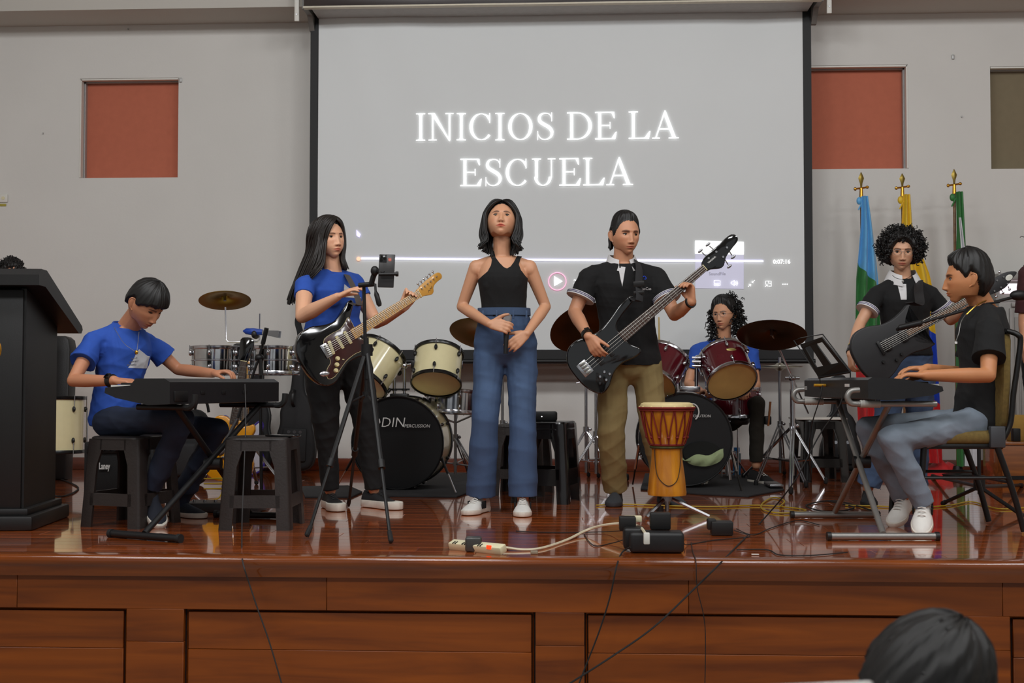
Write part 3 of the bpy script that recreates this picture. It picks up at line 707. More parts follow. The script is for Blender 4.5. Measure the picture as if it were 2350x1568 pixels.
cymbal('timbale_cymbal', 'golden cymbal raised on a thin rod above the timbales', W(516, 684, TY), (-.10, .30, .94), .172, M('golden bronze', (150, 124, 50), .3, .9, var=.2, scale=4))
cb = thing('cowbell', 'chrome cowbell wrapped in blue tape on a rod', 'cowbell', up(W(600, 768, TY), W(600, 775, TY).z))
a, b2 = W(558, 760, TY - .06), W(603, 763, TY - .06)
part('taped_grip', MB().tube([a, a + (b2 - a) * .15, a + (b2 - a) * .5, b2], [.006, .020, .024, .019], 8), M('blue tape', (26, 66, 160), .5), cb); c3 = W(642, 768, TY - .06)
X_ = frame(b2, c3 - b2, (0, 1, 0)); bl = MB(); bl.ring_loft([[Vector((x, sx * w, sz * hh)) for sx, sz in ((-1, -1), (1, -1), (1, 1), (-1, 1))] for x, w, hh in ((0, .02, .014), (.115, .036, .024), (.115, .033, .021), (.005, .018, .011))], True, X_)
part('bell', bl, CHROME, cb)
part('clamp', MB().ell(W(587, 771, TY - .04), (.022, .03, .022), 10).ell(W(583, 768, TY - .1), (.018, .012, .026), 10), BLACK, cb)
# woodblock-black clamp between the drums
single('bag', MB().rbox(W(555, 800, TY + .1), (.12, .1, .07), .03), BLACKM, 'small black pouch hung between the two timbales', 'pouch')

# ---- djembe on a chrome tripod
DJ = wood('djembe wood', (150, 84, 12), (214, 146, 32), rough=.3, coat=.5, scale=1.6, axis=2, rnd=0, bump=.15)
dc = FL(1531, 1187); dj = thing('djembe', 'orange-yellow wooden djembe with red ropes on a chrome tripod', 'drum', up(dc, W(1530, 1136, dc.y).z))
def zp(py): return W(1530, py, dc.y).z
prf = [(.098, zp(1136)), (.100, zp(1130)), (.092, zp(1095)), (.080, zp(1055)), (.078, zp(1032)), (.083, zp(1024)), (.098, zp(1008)), (.116, zp(978)), (.130, zp(945)), (.135, zp(930)), (.12, zp(932))]
part('body', MB().lathe([(r * 1.02, z) for r, z in prf], 40, Matrix.Translation(up(dc, 0))), DJ, dj, ang=80)
part('drumhead', MB().lathe([(0, zp(924)), (.12, zp(924)), (.134, zp(926)), (.141, zp(932)), (.139, zp(937)), (.13, zp(936))], 40, Matrix.Translation(up(dc, 0))), M('goat skin', (226, 206, 150), .6, var=.1), dj)
ROPE = M('dark red rope', (118, 30, 22), .8, var=.2)
def ringt(r, z, th, n=40): return MB().tube([up(dc, z) + Vector((r * math.cos(2 * math.pi * k / n), r * math.sin(2 * math.pi * k / n), 0)) for k in range(n)], th, 8, closed=True)
part('rope_ring', ringt(.146, zp(936), .006), ROPE, dj); part('rope_ring', ringt(.141, zp(941), .005), ROPE, dj); part('rope_ring', ringt(.088, zp(1020), .006), ROPE, dj); part('cord_ring', ringt(.084, zp(1026), .007), M('dark green and yellow cord', (58, 60, 22), .8, var=.8, scale=60), dj)
nr = 14
def dpt(a, py):
    r = float(np.interp(zp(py), [p[1] for p in prf[:10]], [p[0] for p in prf[:10]])) * 1.02 + .004; return up(dc, zp(py)) + Vector((r * math.cos(a), r * math.sin(a), 0))
for k in range(nr):
    a = 2 * math.pi * k / nr; d_ = math.pi / nr
    part('rope', MB().tube([dpt(a, 938), dpt(a + d_ * .5, 975), dpt(a + d_ * .9, 1004), dpt(a + d_ * 1.2, 1018)], .0042, 6), ROPE, dj); part('rope', MB().tube([dpt(a, 938), dpt(a - d_ * .5, 975), dpt(a - d_ * .8, 1004), dpt(a - d_ * .9, 1018)], .0042, 6), ROPE, dj)
    part('knot', MB().ell(dpt(a, 935), (.008, .008, .008), 8), M('pale knot', (220, 200, 140), .7), dj); part('knot', MB().ell(dpt(a + d_, 1003), (.009, .009, .007), 8), ROPE, dj)
part('hanging_cord', MB().tube(catmull([dpt(-2.5, 1030), dpt(-2.35, 1070), dpt(-2.1, 1095), dpt(-1.6, 1112), dpt(-1.1, 1100), dpt(-.7, 1060), dpt(-.6, 1030)], 5), .0022, 6), M('dark cord', (50, 34, 16), .8), dj)
dt = thing('djembe_stand', 'low chrome tripod with channel legs under the djembe', 'drum stand', dc); hb_ = up(dc, zp(1140))
part('hub', MB().cyl(up(dc, zp(1150)), up(dc, zp(1134)), .03), STEEL, dt); part('centre_tube', MB().cyl(up(dc, .03), up(dc, zp(1140)), .011), STEEL, dt)
for f in (FL(1484, 1192), FL(1628, 1190), FL(1536, 1160)):
    f.z = .01; a_ = hb_ + (f - hb_) * .1; part('leg', MB().tube([a_, f], .010, 6), STEEL, dt)
single('cup', MB().cyl(up(dc, .005) + Vector((-.04, -.02, 0)), up(dc, .06) + Vector((-.04, -.02, 0)), .02), BLACK, 'small black plug standing under the djembe', 'plug')
# ================================================================ furniture, keyboards, stands, cables
STOOLM = M('dark brown plastic', (44, 39, 37), .45, var=.1, bump=.25, bscale=90); STOOLG = M('glossy black plastic', (24, 21, 20), .18, coat=.4, var=.1)
def make_stool(label, X, m, H=.44):
    t = thing('plastic_stool', label, 'stool', X=X); a, b = .148, .174
    def half(z): return b + (a - b) * z / H
    seat = MB(); rg = []
    for z, o in ((H - .012, 0), (H - .004, -.002), (H, -.01)):
        s_ = a + .006 + o; rg.append([Vector((x * s_, y * s_, z)) for x, y in [(math.copysign(abs(math.cos(k)) ** .35, math.cos(k)), math.copysign(abs(math.sin(k)) ** .35, math.sin(k))) for k in [2 * math.pi * i / 32 for i in range(32)]]])
    part('seat', seat.ring_loft(rg), m, t)
    for i in range(4):
        Xr = Matrix.Rotation(i * math.pi / 2, 4, 'Z'); lg = MB(); rings = []
        for z in (0, .1, .2, .3, H - .07, H - .012):
            c = half(z); w = .066 if z < .31 else .085; th = .014; q = c - .012
            rings.append([Vector(p) for p in ((c, c - w, z), (c, q, z), (c - .004, c - .004, z), (q, c, z), (c - w, c, z), (c - w, c - th, z), (c - th, c - th, z), (c - th, c - w, z))])
        part('leg', lg.ring_loft(rings, True, Xr), m, t)
        sk = MB(); z0, z1 = H - .065, H - .012
        h0, h1 = half(z0), half(z1); sk.ring_loft([[Vector((h0 - o, -.075, z0)), Vector((h0 - o, .075, z0)), Vector((h1 - o, .075, z1)), Vector((h1 - o, -.075, z1))] for o in (0, .008)], True, Xr); part('apron', sk, m, t)
        z0, z1 = .105, .165; h0, h1 = half(z0), half(z1); w = .12
        st_ = MB().ring_loft([[Vector((h0 - o, -w, z0)), Vector((h0 - o, w, z0)), Vector((h1 - o, w, z1)), Vector((h1 - o, -w, z1))] for o in (0, .010)], True, Xr); part('stretcher', st_, m, t)
        for k in range(5): part('rib', MB().rbox((half(.2) - .002, -.05 + k * .025, H - .038), (.008, .010, .042), .002, 1, Xr), m, t) if False else None
    return t
def floor_at(px, Y): p = W(px, 1000, Y); p.z = 0; return p
sb_ = make_stool('dark plastic stool under the seated boy at the left keyboard', TM(floor_at(304, 5.99), R(-17)), STOOLM)
sf = make_stool('empty dark plastic stool in front with a phone on top', TM(floor_at(604, 5.93), R(1)), STOOLM)
s3 = make_stool('bottom glossy black stool of the stack behind the singer', TM(floor_at(1254, 7.27), R(-14)), STOOLG)
dup(s3, TM(floor_at(1254, 7.27) + Vector((0, 0, .035)), R(-14)), 'top glossy black stool of the stack behind the singer, carrying a box')
dup(sf, TM(floor_at(1198, 7.75), R(-12)), 'dark textured stool showing one leg between the singer legs')
s4 = make_stool('black stool with a white sheet on it, right of the hi-hat', TM(floor_at(1877, 8.9), R(8)), STOOLG)
single('paper_sheet', MB().rbox(floor_at(1876, 8.9) + Vector((0, 0, .447)), (.36, .30, .012), .003), M('white paper', (216, 212, 202), .7), 'white sheet lying on the far black stool', 'paper')
pb = W(1242, 952, 7.25); single('speaker_box', MB().rbox(pb + Vector((0, 0, .0)), (.19, .12, .058), .012), BLACK, 'small black box on the stool stack behind the singer', 'box').location.z = .475
lb = thing('box_lamp', 'tiny white indicator on the small black box', 'light', (pb.x - .01, pb.y - .065, .50)); part('lens', MB().ell((pb.x + .005, pb.y - .062, .504), (.004, .003, .004), 8), GLOW, lb)
ph = floor_at(650, 5.88); ph.z = .4405
single('phone', MB().rbox((0, 0, .005), (.075, .16, .009), .004, X=Matrix.Translation(ph) @ Matrix.Rotation(R(75), 4, 'Z')), BLACKG, 'black phone lying on the front plastic stool', 'phone')

# lectern
LCT = M('black laminate', (13, 12, 12), .5, var=.15, scale=40, bump=.05)
p0, p1 = FL(48, 1216), FL(122, 1189); u = (p1 - p0).normalized(); v = Vector((-u.y, u.x, 0)); ul = .50
XL_ = frame(p0, u, v); lc = thing('lectern', 'black lectern with a slanted top at the left edge', 'lectern', X=XL_)
part('base', MB().rbox((ul / 2, .3, .035), (ul + .12, .74, .07), .012), LCT, lc); part('base_step', MB().rbox((ul / 2, .3, .085), (ul + .06, .68, .035), .008), LCT, lc)
def sid(y): 
    m = MB(); m.ring_loft([[Vector((0, y + o, .09)), Vector((ul, y + o, .09)), Vector((ul, y + o, 1.02)), Vector((0, y + o, 1.155))] for o in (-.012, .012)]); return m
part('side_panel', sid(0.0), LCT, lc); part('side_panel', sid(.6), LCT, lc)
part('front_panel', MB().rbox((.0, .3, .62), (.024, .60, 1.06), .004), LCT, lc); part('rear_panel', MB().rbox((ul - .03, .3, .55), (.02, .58, .9), .004), LCT, lc)
tp = MB(); tp.ring_loft([[Vector((a, y, z)) for a, z in ((-.10, 1.165), (-.10, 1.215), (-.07, 1.245), (.02, 1.245), (.64, 1.005), (.655, .985), (.63, .965), (.58, .965), (.0, 1.165))] for y in (-.10, .72)]); part('slanted_top', tp, LCT, lc, ang=25)
part('emblem', MB().lathe([(0, 0), (.07, 0), (.075, .004), (.06, .008), (0, .010)], 24, frame((-.014, .17, .86), (0, 1, 0), (0, 0, 1))), M('gold emblem', (150, 104, 24), .4, .6, var=.5, scale=40), lc, label='round gold crest')
# black case behind the lectern
ccx = W(135, 850, 8.75); m = MB(); cs_ = [(-.10, 0), (.085, 0), (.085, .95), (.07, 1.02), (.04, 1.045), (-.10, 1.045)]
cX = Matrix.Translation(Vector((ccx.x, 8.75, 0))) @ Euler((math.pi / 2 - .06, 0, 0)).to_matrix().to_4x4(); ca = thing('instrument_case', 'tall black hard case standing behind the lectern', 'case', X=cX)
part('shell', MB().prism(cs_, -.07, .07, .015), M('black case leatherette', (26, 25, 25), .5, bump=.2), ca); part('latch', MB().rbox((.092, .80, 0), (.012, .05, .03), .003), CHROME, ca)
# guitar amplifier
a0 = FL(158, 1160); a1 = FL(325, 1163); aw = .42; ac = Vector(((a0.x + a1.x) / 2, 7.05, 0)); ah = .335
am = thing('guitar_amplifier', 'black guitar amplifier lettered Laney behind the boy', 'amplifier', ac)
part('cabinet', MB().rbox(ac + Vector((0, .13, ah / 2 + .02)), (aw, .22, ah), .012), M('black tolex', (19, 19, 20), .6, bump=.3, bscale=260), am)
part('grille_cloth', MB().rbox(ac + Vector((0, .018, ah / 2 - .015)), (aw - .04, .01, ah - .10), .003), M('black grille cloth', (12, 12, 13), .8, bump=.5, bscale=500), am)
part('control_panel', MB().rbox(ac + Vector((0, .016, ah - .025)), (aw - .04, .012, .045), .003), BLACKM, am)
for i in range(8): part('knob', MB().cyl(ac + Vector((-.12 + i * .035, .01, ah - .025)), ac + Vector((-.12 + i * .035, -.006, ah - .025)), .008), GOLD if i == 0 else BLACK, am)
Xa = frame(W(227, 1077, 7.05), (1, 0, 0), (0, 0, 1)) @ Matrix.Diagonal((.52, 1, 1, 1)); part('lettering', ftext('Laney', .054, Xa, .003, bold=.0012), PALE, am, label='silver lettering')
for x in (-.16, .16): part('foot', MB().cyl(ac + Vector((x, .08, 0)), ac + Vector((x, .08, .022)), .015), RUBBER, am)

# ---- keyboards on stands
def keyboard(name, label, A, B, wd, zt, prof, mats):
    """A,B = near and far end of the back edge on the floor plan; wd = unit vector to the player; prof = [(across, z)]"""
    A, B = Vector((A.x, A.y, 0)), Vector((B.x, B.y, 0)); L_ = (B - A); ln = L_.length; X = frame(A, L_, wd, None) if False else frame(A, L_.normalized(), wd)
    s_ = 1 if X.col[2][2] > 0 else -1
    if s_ < 0: X = frame(A, L_.normalized(), wd, Vector((0, 0, 1))); 
    t = thing(name, label, 'keyboard', X=X); yv = (X.inverted() @ (A + wd)).y; k = 1 if yv > 0 else -1
    part('body', MB().ring_loft([[Vector((x, k * a, z)) for a, z in prof] for x in (0, ln)]), mats, t, ang=25)
    w0 = prof[-1][0]; zk = [z for a, z in prof if a == max(q[0] for q in prof)][0]
    wm = max(q[0] for q in prof); n = 36; kw = (ln - .08) / n; wk = MB(); bk = MB(); zt_ = max(z for a, z in prof if a > wm - .01)
    for i in range(n): wk.rbox((.04 + (i + .5) * kw, k * (wm - .065), zt_ + .006), (kw - .002, .125, .012), .001, 1)
    for i in range(n):
        if i % 7 not in (2, 6): bk.rbox((.04 + (i + 1) * kw, k * (wm - .085), zt_ + .016), (.010, .08, .012), .002, 1)
    part('white_keys', wk, WHITEP, t, kind='stuff'); part('black_keys', bk, BLACK, t, kind='stuff')
    return t, X, k, ln
KBM = M('keyboard casing', (25, 25, 27), .4, var=.08, bump=.05)
A = W(390, 870, 5.45); B = W(640, 870, 6.32); L_ = Vector((B.x - A.x, B.y - A.y, 0)).normalized(); wl = Vector((-L_.y, L_.x, 0))
pf = [(0, .605), (0, .705), (.03, .722), (.19, .722), (.22, .69), (.36, .68), (.365, .655), (.30, .632), (.12, .60)]
kb, KX, kk, kl = keyboard('keyboard', 'black electronic keyboard played by the boy in blue at the left', A, B, wl, .72, pf, KBM)
bpy.context.view_layer.update()
for x in (.25, .42, .60): part('port', MB().rbox((x, kk * -.001, .655), (.03, .006, .018), .002), BLACKM, kb)
part('handle_dip', MB().rbox((.08, kk * -.002, .64), (.10, .01, .05), .008), BLACKM, kb)
KSM = M('black stand tube', (24, 24, 25), .45, .2)
def xstand(label, n0, n1, f0, f1, top_n, top_f, mat, r=.0145, arm=.20, hook=False, col=RUBBER):
    """n0,n1 near foot bar; f0,f1 far foot bar; top arms across the keyboard"""
    nc, fc = (n0 + n1) / 2, (f0 + f1) / 2; t = thing('keyboard_stand', label, 'stand', up((nc + fc) / 2, 0))
    for a, b in ((n0, n1), (f0, f1)):
        a, b = up(a, r + .004), up(b, r + .004); fb = part('foot_bar', MB().tube([a, b], r * 1.15, 12), mat, t); d = (b - a).normalized()
        for q, s_ in ((a, -1), (b, 1)): part('end_cap', MB().cyl(q, q + d * s_ * .018, r * 1.4), col, fb)
    part('cross_leg', MB().tube([up(nc, .03), top_f[0]], r, 10), mat, t); off = Vector((.03, 0, 0))
    part('cross_leg', MB().tube([up(fc, .03) , top_n[0]], r, 10), mat, t)
    mid = (up(nc, .03) + top_f[0]) / 2; mid2 = (up(fc, .03) + top_n[0]) / 2
    part('pivot', MB().cyl((mid + mid2) / 2 + Vector((-.03, 0, 0)), (mid + mid2) / 2 + Vector((.05, 0, 0)), .03), BLACKM, t)
    for c_, a, b in (top_n, top_f):
        ar = part('top_arm', MB().tube([a, b], r, 10), mat, t)
        if hook:
            d = (a - b).normalized(); pp = [a, a + d * .03 + Vector((0, 0, .004)), a + d * .045 + Vector((0, 0, .03)), a + d * .03 + Vector((0, 0, .058)), a + Vector((0, 0, .064)) - d * .01]
            part('hook', MB().tube(catmull(pp, 4), r * .95, 10), mat, ar); part('grip', MB().tube([a + (b - a) * i / 60 for i in range(2, 18)], [r * 1.15, r * 1.3] * 8, 10), M('white rubber grip', (170, 168, 162), .5), ar)
        else:
            d = (b - a).normalized(); part('rubber_end', MB().tube(catmull([b, b + d * .03, b + d * .055 + Vector((0, 0, .02)), b + d * .06 + Vector((0, 0, .06))], 4), r * 1.05, 8), RUBBER, ar)
    return t
an = KX @ Vector((.12, kk * .05, .588)); af = KX @ Vector((kl - .10, kk * .05, .588)); back = -wl
xstand('black X keyboard stand under the left keyboard', FL(258, 1234), FL(408, 1246), FL(500, 1188), FL(648, 1192), (an, an - back * .22, an + back * .04), (af, af - back * .24, af + back * .09), KSM)
A2 = W(1992, 866, 5.60); B2 = W(1846, 880, 6.55); L2 = Vector((B2.x - A2.x, B2.y - A2.y, 0)).normalized(); wr = Vector((L2.y, -L2.x, 0))
pf2 = [(0, .63), (0, .715), (.02, .727), (.16, .72), (.30, .695), (.345, .685), (.35, .665), (.30, .645), (.10, .622)]
k2, KX2, kk2, kl2 = keyboard('keyboard', 'black electronic keyboard on a silver stand at the right', A2, B2, wr, .72, pf2, KBM)
part('rating_label', MB().box((.28, -kk2 * .001, .69), (.06, .003, .014)), PALE, k2); part('port_plate', MB().box((kl2 - .03, -kk2 * .001, .675), (.03, .004, .02)), ALU, k2)
part('cable_plug', MB().tube([KX2 @ Vector((.62, 0, .68)) * 1, KX2 @ Vector((.62, 0, .68)) * 1 + Vector((0, 0, 0)) - wr * .05], .006), YELLOWC, k2) if False else None
part('jack_plug', MB().cyl((.60, 0, .69), (.60, -kk2 * .06, .69), .007), M('yellow plug', (190, 140, 20), .4), k2)
SILT = M('silver painted tube', (142, 140, 136), .35, .6, var=.08)
an = KX2 @ Vector((.06, kk2 * .14, .605)); af = KX2 @ Vector((kl2 - .12, kk2 * .14, .605))
xstand('silver X keyboard stand under the right keyboard', FL(1907, 1241), FL(2146, 1241), FL(1822, 1190), FL(2010, 1190),
       (an - wr * .02, an - wr * .17, an + wr * .20), (af, af - wr * .19, af + wr * .20), SILT, .0145, hook=True, col=BLACK)
# music rest
mr = thing('music_rest', 'black sheet music rest clipped on the right keyboard', 'music stand', up(W(1915, 868, 6.2), .72))
TL, TR, BR_, BL = W(1838, 790, 6.32), W(1888, 773, 6.05), W(1953, 853, 5.95), W(1880, 866, 6.2)
def bl(u, v): return (TL * (1 - u) + TR * u) * (1 - v) + (BL * (1 - u) + BR_ * u) * v
for u0, u1, v0, v1 in ((0, 1, 0, .12), (0, 1, .72, 1), (0, .12, .12, .72), (.88, 1, .12, .72), (.36, .62, .12, .72)):
    part('bar', MB().sheet([[bl(u0, v0), bl(u1, v0)], [bl(u0, v1), bl(u1, v1)]], .006), BLACKM, mr)
part('ledge', MB().sheet([[BL, BR_], [BL + Vector((-.01, -.03, -.008)), BR_ + Vector((-.01, -.03, -.008))]], .006), BLACKM, mr)
off = Vector((-.03, .03, .02)); part('wire_frame', MB().tube([BL, TL + off, TL + off * .6 + Vector((.02, 0, .02)), TR + Vector((0, 0, .012)), BR_], .003, 6), BLACKM, mr)
for q in (BL * .98 + BR_ * .02, BR_ * .98 + BL * .02): part('prong', MB().tube([q, q - Vector((0, 0, .06))], .003, 6), BLACKM, mr)

# phone on a tripod in front of the guitarist
tb = floor_at(842, 5.78); top = W(835, 655, tb.y); hub = W(842, 800, tb.y)
pt = thing('phone_tripod', 'tall black tripod stand in front of the guitarist', 'tripod', up(tb, 0))
part('pole', MB().cyl(W(841, 905, tb.y), top, .0085), BLACKM, pt); part('sleeve', MB().cyl(W(842, 870, tb.y), W(840, 775, tb.y), .013), BLACKM, pt)
part('hub', MB().cyl(hub + Vector((0, 0, .02)), hub - Vector((0, 0, .035)), .028), BLACKM, pt)
low = W(841, 905, tb.y)
part('hub', MB().cyl(low + Vector((0, 0, .012)), low - Vector((0, 0, .012)), .02), BLACKM, pt)
for f in (FL(705, 1238), FL(897, 1252), FL(800, 1165)):
    f = up(f, .01); k1 = hub + (f - hub) * .30; k2_ = hub + (f - hub) * .62; l_ = part('leg', MB().tube([hub, k2_], .0115, 8).tube([k2_, f], .008, 8), BLACKM, pt)
    part('rubber_foot', MB().cap(f + Vector((0, 0, .012)), .012, f + (hub - f) * .05, .011, 8), RUBBER, l_); part('leg_lock', MB().cyl(hub + (f - hub) * .60, hub + (f - hub) * .64, .017), BLACKM, l_)
    part('brace', MB().tube([low, k1], .005, 6), BLACKM, pt)
part('cross_arm', MB().cyl(W(824, 655, 5.76), W(858, 652, 5.74), .012), BLACKM, pt)
ph = thing('phone_holder', 'black clamp and handle holding the phone on the tripod', 'phone holder', W(862, 652, 5.74))
part('arm', MB().tube(catmull([W(852, 652, 5.74), W(858, 632, 5.73), W(866, 622, 5.72), W(882, 628, 5.70)], 4), .013, 8), BLACKM, ph); part('joint', MB().ell(W(860, 622, 5.72), (.02, .02, .024), 10), BLACKM, ph)
part('clamp', MB().tube([W(870, 630, 5.675), W(912, 629, 5.675)], .008, 8), BLACKM, ph); part('clamp_knob', MB().cyl(W(908, 629, 5.68), W(914, 629, 5.68), .012), BLACKM, ph)
part('handle', MB().tube([W(861, 652, 5.73), W(862, 668, 5.72), W(864, 676, 5.72), W(870, 698, 5.72), W(872, 703, 5.72)], [.006, .006, .012, .013, .008], 10), BLACK, ph)
XP = frame(W(887, 622, 5.70), (1, 0, -.03), (.03, .12, 1)); p = thing('phone', 'dark graphite phone with three cameras held on the tripod', 'phone', X=XP)
part('body', MB().rbox((0, 0, 0), (.0755, .160, .008), .0038, 3), M('graphite phone back', (44, 42, 42), .3, .2), p)
part('camera_bump', MB().rbox((-.018, .058, .005), (.034, .036, .003), .0015), M('graphite glass', (30, 30, 31), .15), p)
for x, y in ((-.026, .066), (-.026, .050), (-.011, .058)): part('camera_lens', MB().cyl((x, y, .005), (x, y, .0085), .0065), BLACKG, p)
st_ = MB().ell((.014, .052, .0045), (.008, .007, .001), 10).ell((.009, .060, .0045), (.003, .003, .001), 6).ell((.018, .060, .0045), (.003, .003, .001), 6); part('sticker', st_, M('pink sticker', (196, 104, 88), .6), p)
# microphone stand aimed at the amplifier guitar
mb_ = floor_at(601, 7.35); ms = thing('microphone_stand', 'black boom microphone stand behind the front stool', 'stand', mb_); piv = W(597, 822, 7.35)
part('pole', MB().cyl(up(mb_, .02), piv, .010), BLACKM, ms); part('round_base', MB().lathe([(0, 0), (.13, 0), (.13, .012), (.12, .02), (.02, .03), (0, .03)], 28, Matrix.Translation(mb_)), BLACKM, ms)
part('boom', MB().tube([W(611, 760, 7.30), piv + Vector((0, -.03, 0)), W(545, 960, 7.25)], .008, 8), BLACKM, ms); part('counterweight', MB().tube([W(612, 753, 7.29), W(603, 790, 7.3)], .014, 8), BLACKM, ms)
part('clamp', MB().ell(piv + Vector((0, -.02, 0)), (.03, .025, .025), 10), BLACKM, ms); part('clamp_handle', MB().tube([W(598, 825, 7.3), W(600, 862, 7.3)], [.008, .014], 8), BLACK, ms)
mc = thing('microphone', 'silver-headed microphone on the boom pointing at the yellow guitar', 'microphone', W(515, 1020, 7.22))
part('handle', MB().tube([W(545, 962, 7.25), W(515, 1018, 7.22)], [.010, .014], 10), M('grey microphone body', (70, 70, 72), .4, .4), mc); part('grille', MB().ell(W(505, 1036, 7.2), (.027, .025, .028), 12), M('microphone grille', (120, 120, 122), .4, .7, bump=.6, bscale=900), mc)
# boom stand at the right
rb = floor_at(2246, 6.75); bs = thing('microphone_stand', 'black boom stand behind the chair with its arm crossing the guitar', 'stand', rb); ptop = W(2252, 704, rb.y)
part('pole', MB().cyl(up(rb, .10), up(rb, ptop.z), .010), BLACKM, bs); part('hub', MB().cyl(up(rb, .12), up(rb, .20), .03), BLACKM, bs)
for f in (FL(2164, 1160), FL(2345, 1188), FL(2345, 1118), FL(2140, 1096)):
    f = up(f, .012); l_ = part('leg', MB().tube([up(rb, .14), f], .011, 8), BLACKM, bs); part('rubber_foot', MB().cap(f, .014, f + (up(rb, .14) - f) * .06, .014, 8), RUBBER, l_)
part('boom', MB().tube([W(2058, 757, 6.60), up(rb, ptop.z), W(2350, 676, 6.9)], .0085, 8), BLACKM, bs); part('boom_clamp', MB().ell(W(2338, 678, 6.86), (.05, .03, .03), 10), BLACKM, bs)
part('microphone_clip', MB().cap(W(2066, 752, 6.58), .016, W(2110, 742, 6.6), .018, 10), BLACKM, bs)

# banquet chair at the right
CHF = M('black chair frame', (22, 21, 21), .4, .3); CHC = M('olive gold chair fabric', (112, 92, 46), .9, var=.25, scale=60, bump=.3, bscale=500)
q0 = FL(2108, 1226); q1 = FL(2346, 1226); fx = (q0 - q1).normalized(); sy = Vector((fx.y, -fx.x, 0)); sy = sy if sy.y > 0 else -sy
CX = frame(q0, -fx, sy); ch = thing('banquet_chair', 'black framed banquet chair with olive gold padding under the right keyboardist', 'chair', X=CX)
wd_ = .42
part('seat', MB().rbox((.20, wd_ / 2, .445), (.42, wd_, .065), .028, 4), CHC, ch)
part('seat_frame', MB().rbox((.20, wd_ / 2, .405), (.41, wd_ - .01, .025), .008), CHF, ch)
for y in (0, wd_):
    part('leg', MB().tube([(.0, y, .012), (.03, y, .41)], [.012, .015], 10), CHF, ch); part('leg', MB().tube(catmull([(.49, y, .012), (.44, y, .2), (.37, y, .405)], 5), .014, 10), CHF, ch)
    part('side_stretcher', MB().tube([(.01, y, .26), (.42, y, .26)], .008), CHF, ch); part('back_frame', MB().tube(catmull([(.37, y, .40), (.43, y, .50), (.45, y, .65), (.485, y, .88), (.475, y, .925), (.44, (y + .03 if y == 0 else y - .03), .945)], 5), .013, 10), CHF, ch)
part('back_frame', MB().tube([(.44, .03, .945), (.44, wd_ - .03, .945)], .013, 10), CHF, ch); part('stretcher', MB().tube([(.02, 0, .27), (.02, wd_, .27)], .008), CHF, ch); part('stretcher', MB().tube([(.42, 0, .24), (.42, wd_, .24)], .008), CHF, ch)
bkm = MB(); bkm.loft([((.415 + .05 * (z - .5), wd_ / 2, z), (.028, 0, 0), (0, w_, 0)) for z, w_ in ((.50, .18), (.52, .195), (.7, .20), (.9, .19), (.93, .17))], 24, 4); part('backrest', bkm, CHC, ch)
for y in (0.0, wd_): part('hinge_plate', MB().rbox((.37, y, .45), (.07, .034, .10), .006), M('grey hinge plate', (70, 72, 76), .5, .3), ch)

# flags
def flag(label, px, top, fin, bands, wid, pxr=0, Yf=9.35, bottom=None, sway=0):
    b = floor_at(px, Yf); t = thing('flag_stand', label, 'flag', b)
    part('pole', MB().cyl(up(b, .02), up(b, W(px, top, Yf).z), .011), wood('flag pole wood %d' % px, (90, 60, 30), (130, 90, 50), rnd=0), t); part('base', MB().lathe([(0, 0), (.13, 0), (.13, .02), (.04, .04), (.03, .08), (0, .08)], 24, Matrix.Translation(b)), BLACKM, t)
    zt = W(px, top, Yf).z; z2 = W(px, fin, Yf).z; sp = MB(); X = Matrix.Translation(Vector((b.x, b.y, 0)))
    hgt = z2 - zt
    sp.ring_loft([[Vector((b.x + w * cx, b.y + .006 * cy * (w > .004) * 1.5, zt + hgt * k)) for cx, cy in ((1, 0), (0, 1), (-1, 0), (0, -1))] for k, w in ((0, .006), (.30, .010), (.62, .022), (.78, .014), (1, .002))])
    part('spearhead', sp, M('brass spearhead', (150, 128, 62), .35, .85, var=.2), t)
    part('spear_guard', MB().tube([Vector((b.x - .04, b.y, zt - .005)), Vector((b.x + .04, b.y, zt + .006))], .007, 8).ell((b.x - .045, b.y, zt - .006), (.012, .01, .014), 8).ell((b.x + .045, b.y, zt + .007), (.014, .01, .012), 8).cyl((b.x, b.y, zt - .07), (b.x, b.y, zt), .015, .012), GOLD, t)
    # draped cloth: one panel per colour band, pleated
    zb = [W(px, y, Yf).z for y in bands[0]]; full = bands[1]
    def edge(z):   # x extent of the drape at height z
        ys = [w_[0] for w_ in wid]; zz = [W(px, y, Yf).z for y in ys][::-1]
        return float(np.interp(z, zz, [W(w_[1], w_[0], Yf).x for w_ in wid][::-1])), float(np.interp(z, zz, [W(w_[2], w_[0], Yf).x for w_ in wid][::-1]))
    for i, m in enumerate(full):
        z0, z1 = zb[i], zb[i + 1]; g = []
        for a in range(15):
            row = []
            for c_ in range(25):
                u = c_ / 24
                s0 = (0 if i == 0 else .18 * (u - .5)) ; s1 = (0 if i == len(full) - 1 else .18 * (u - .5))
                z = (z0 - s0) + ((z1 - s1) - (z0 - s0)) * a / 14; xl, xr = edge(min(max(z, zb[-1]), zb[0]))
                x = xl + (xr - xl) * u; w = xr - xl
                y = b.y - .03 - .02 * math.sin(u * math.pi) - min(.03, w * .18) * math.sin(u * 15 + 1.3 * math.sin(z * 2.1) + px)
                row.append(Vector((x, y, z)))
            g.append(row)
        part('cloth_band', MB().sheet(g, .002), m, t, ang=70)
    part('bow', MB().ell((b.x - .02, b.y - .02, zt - .10), (.022, .018, .03), 8).ell((b.x + .022, b.y - .02, zt - .11), (.02, .018, .034), 8).tube([(b.x, b.y - .03, zt - .11), (b.x - .03, b.y - .03, zt - .17)], .006, 6).tube([(b.x, b.y - .03, zt - .11), (b.x + .035, b.y - .03, zt - .16)], .006, 6), full[0], t)
    return t
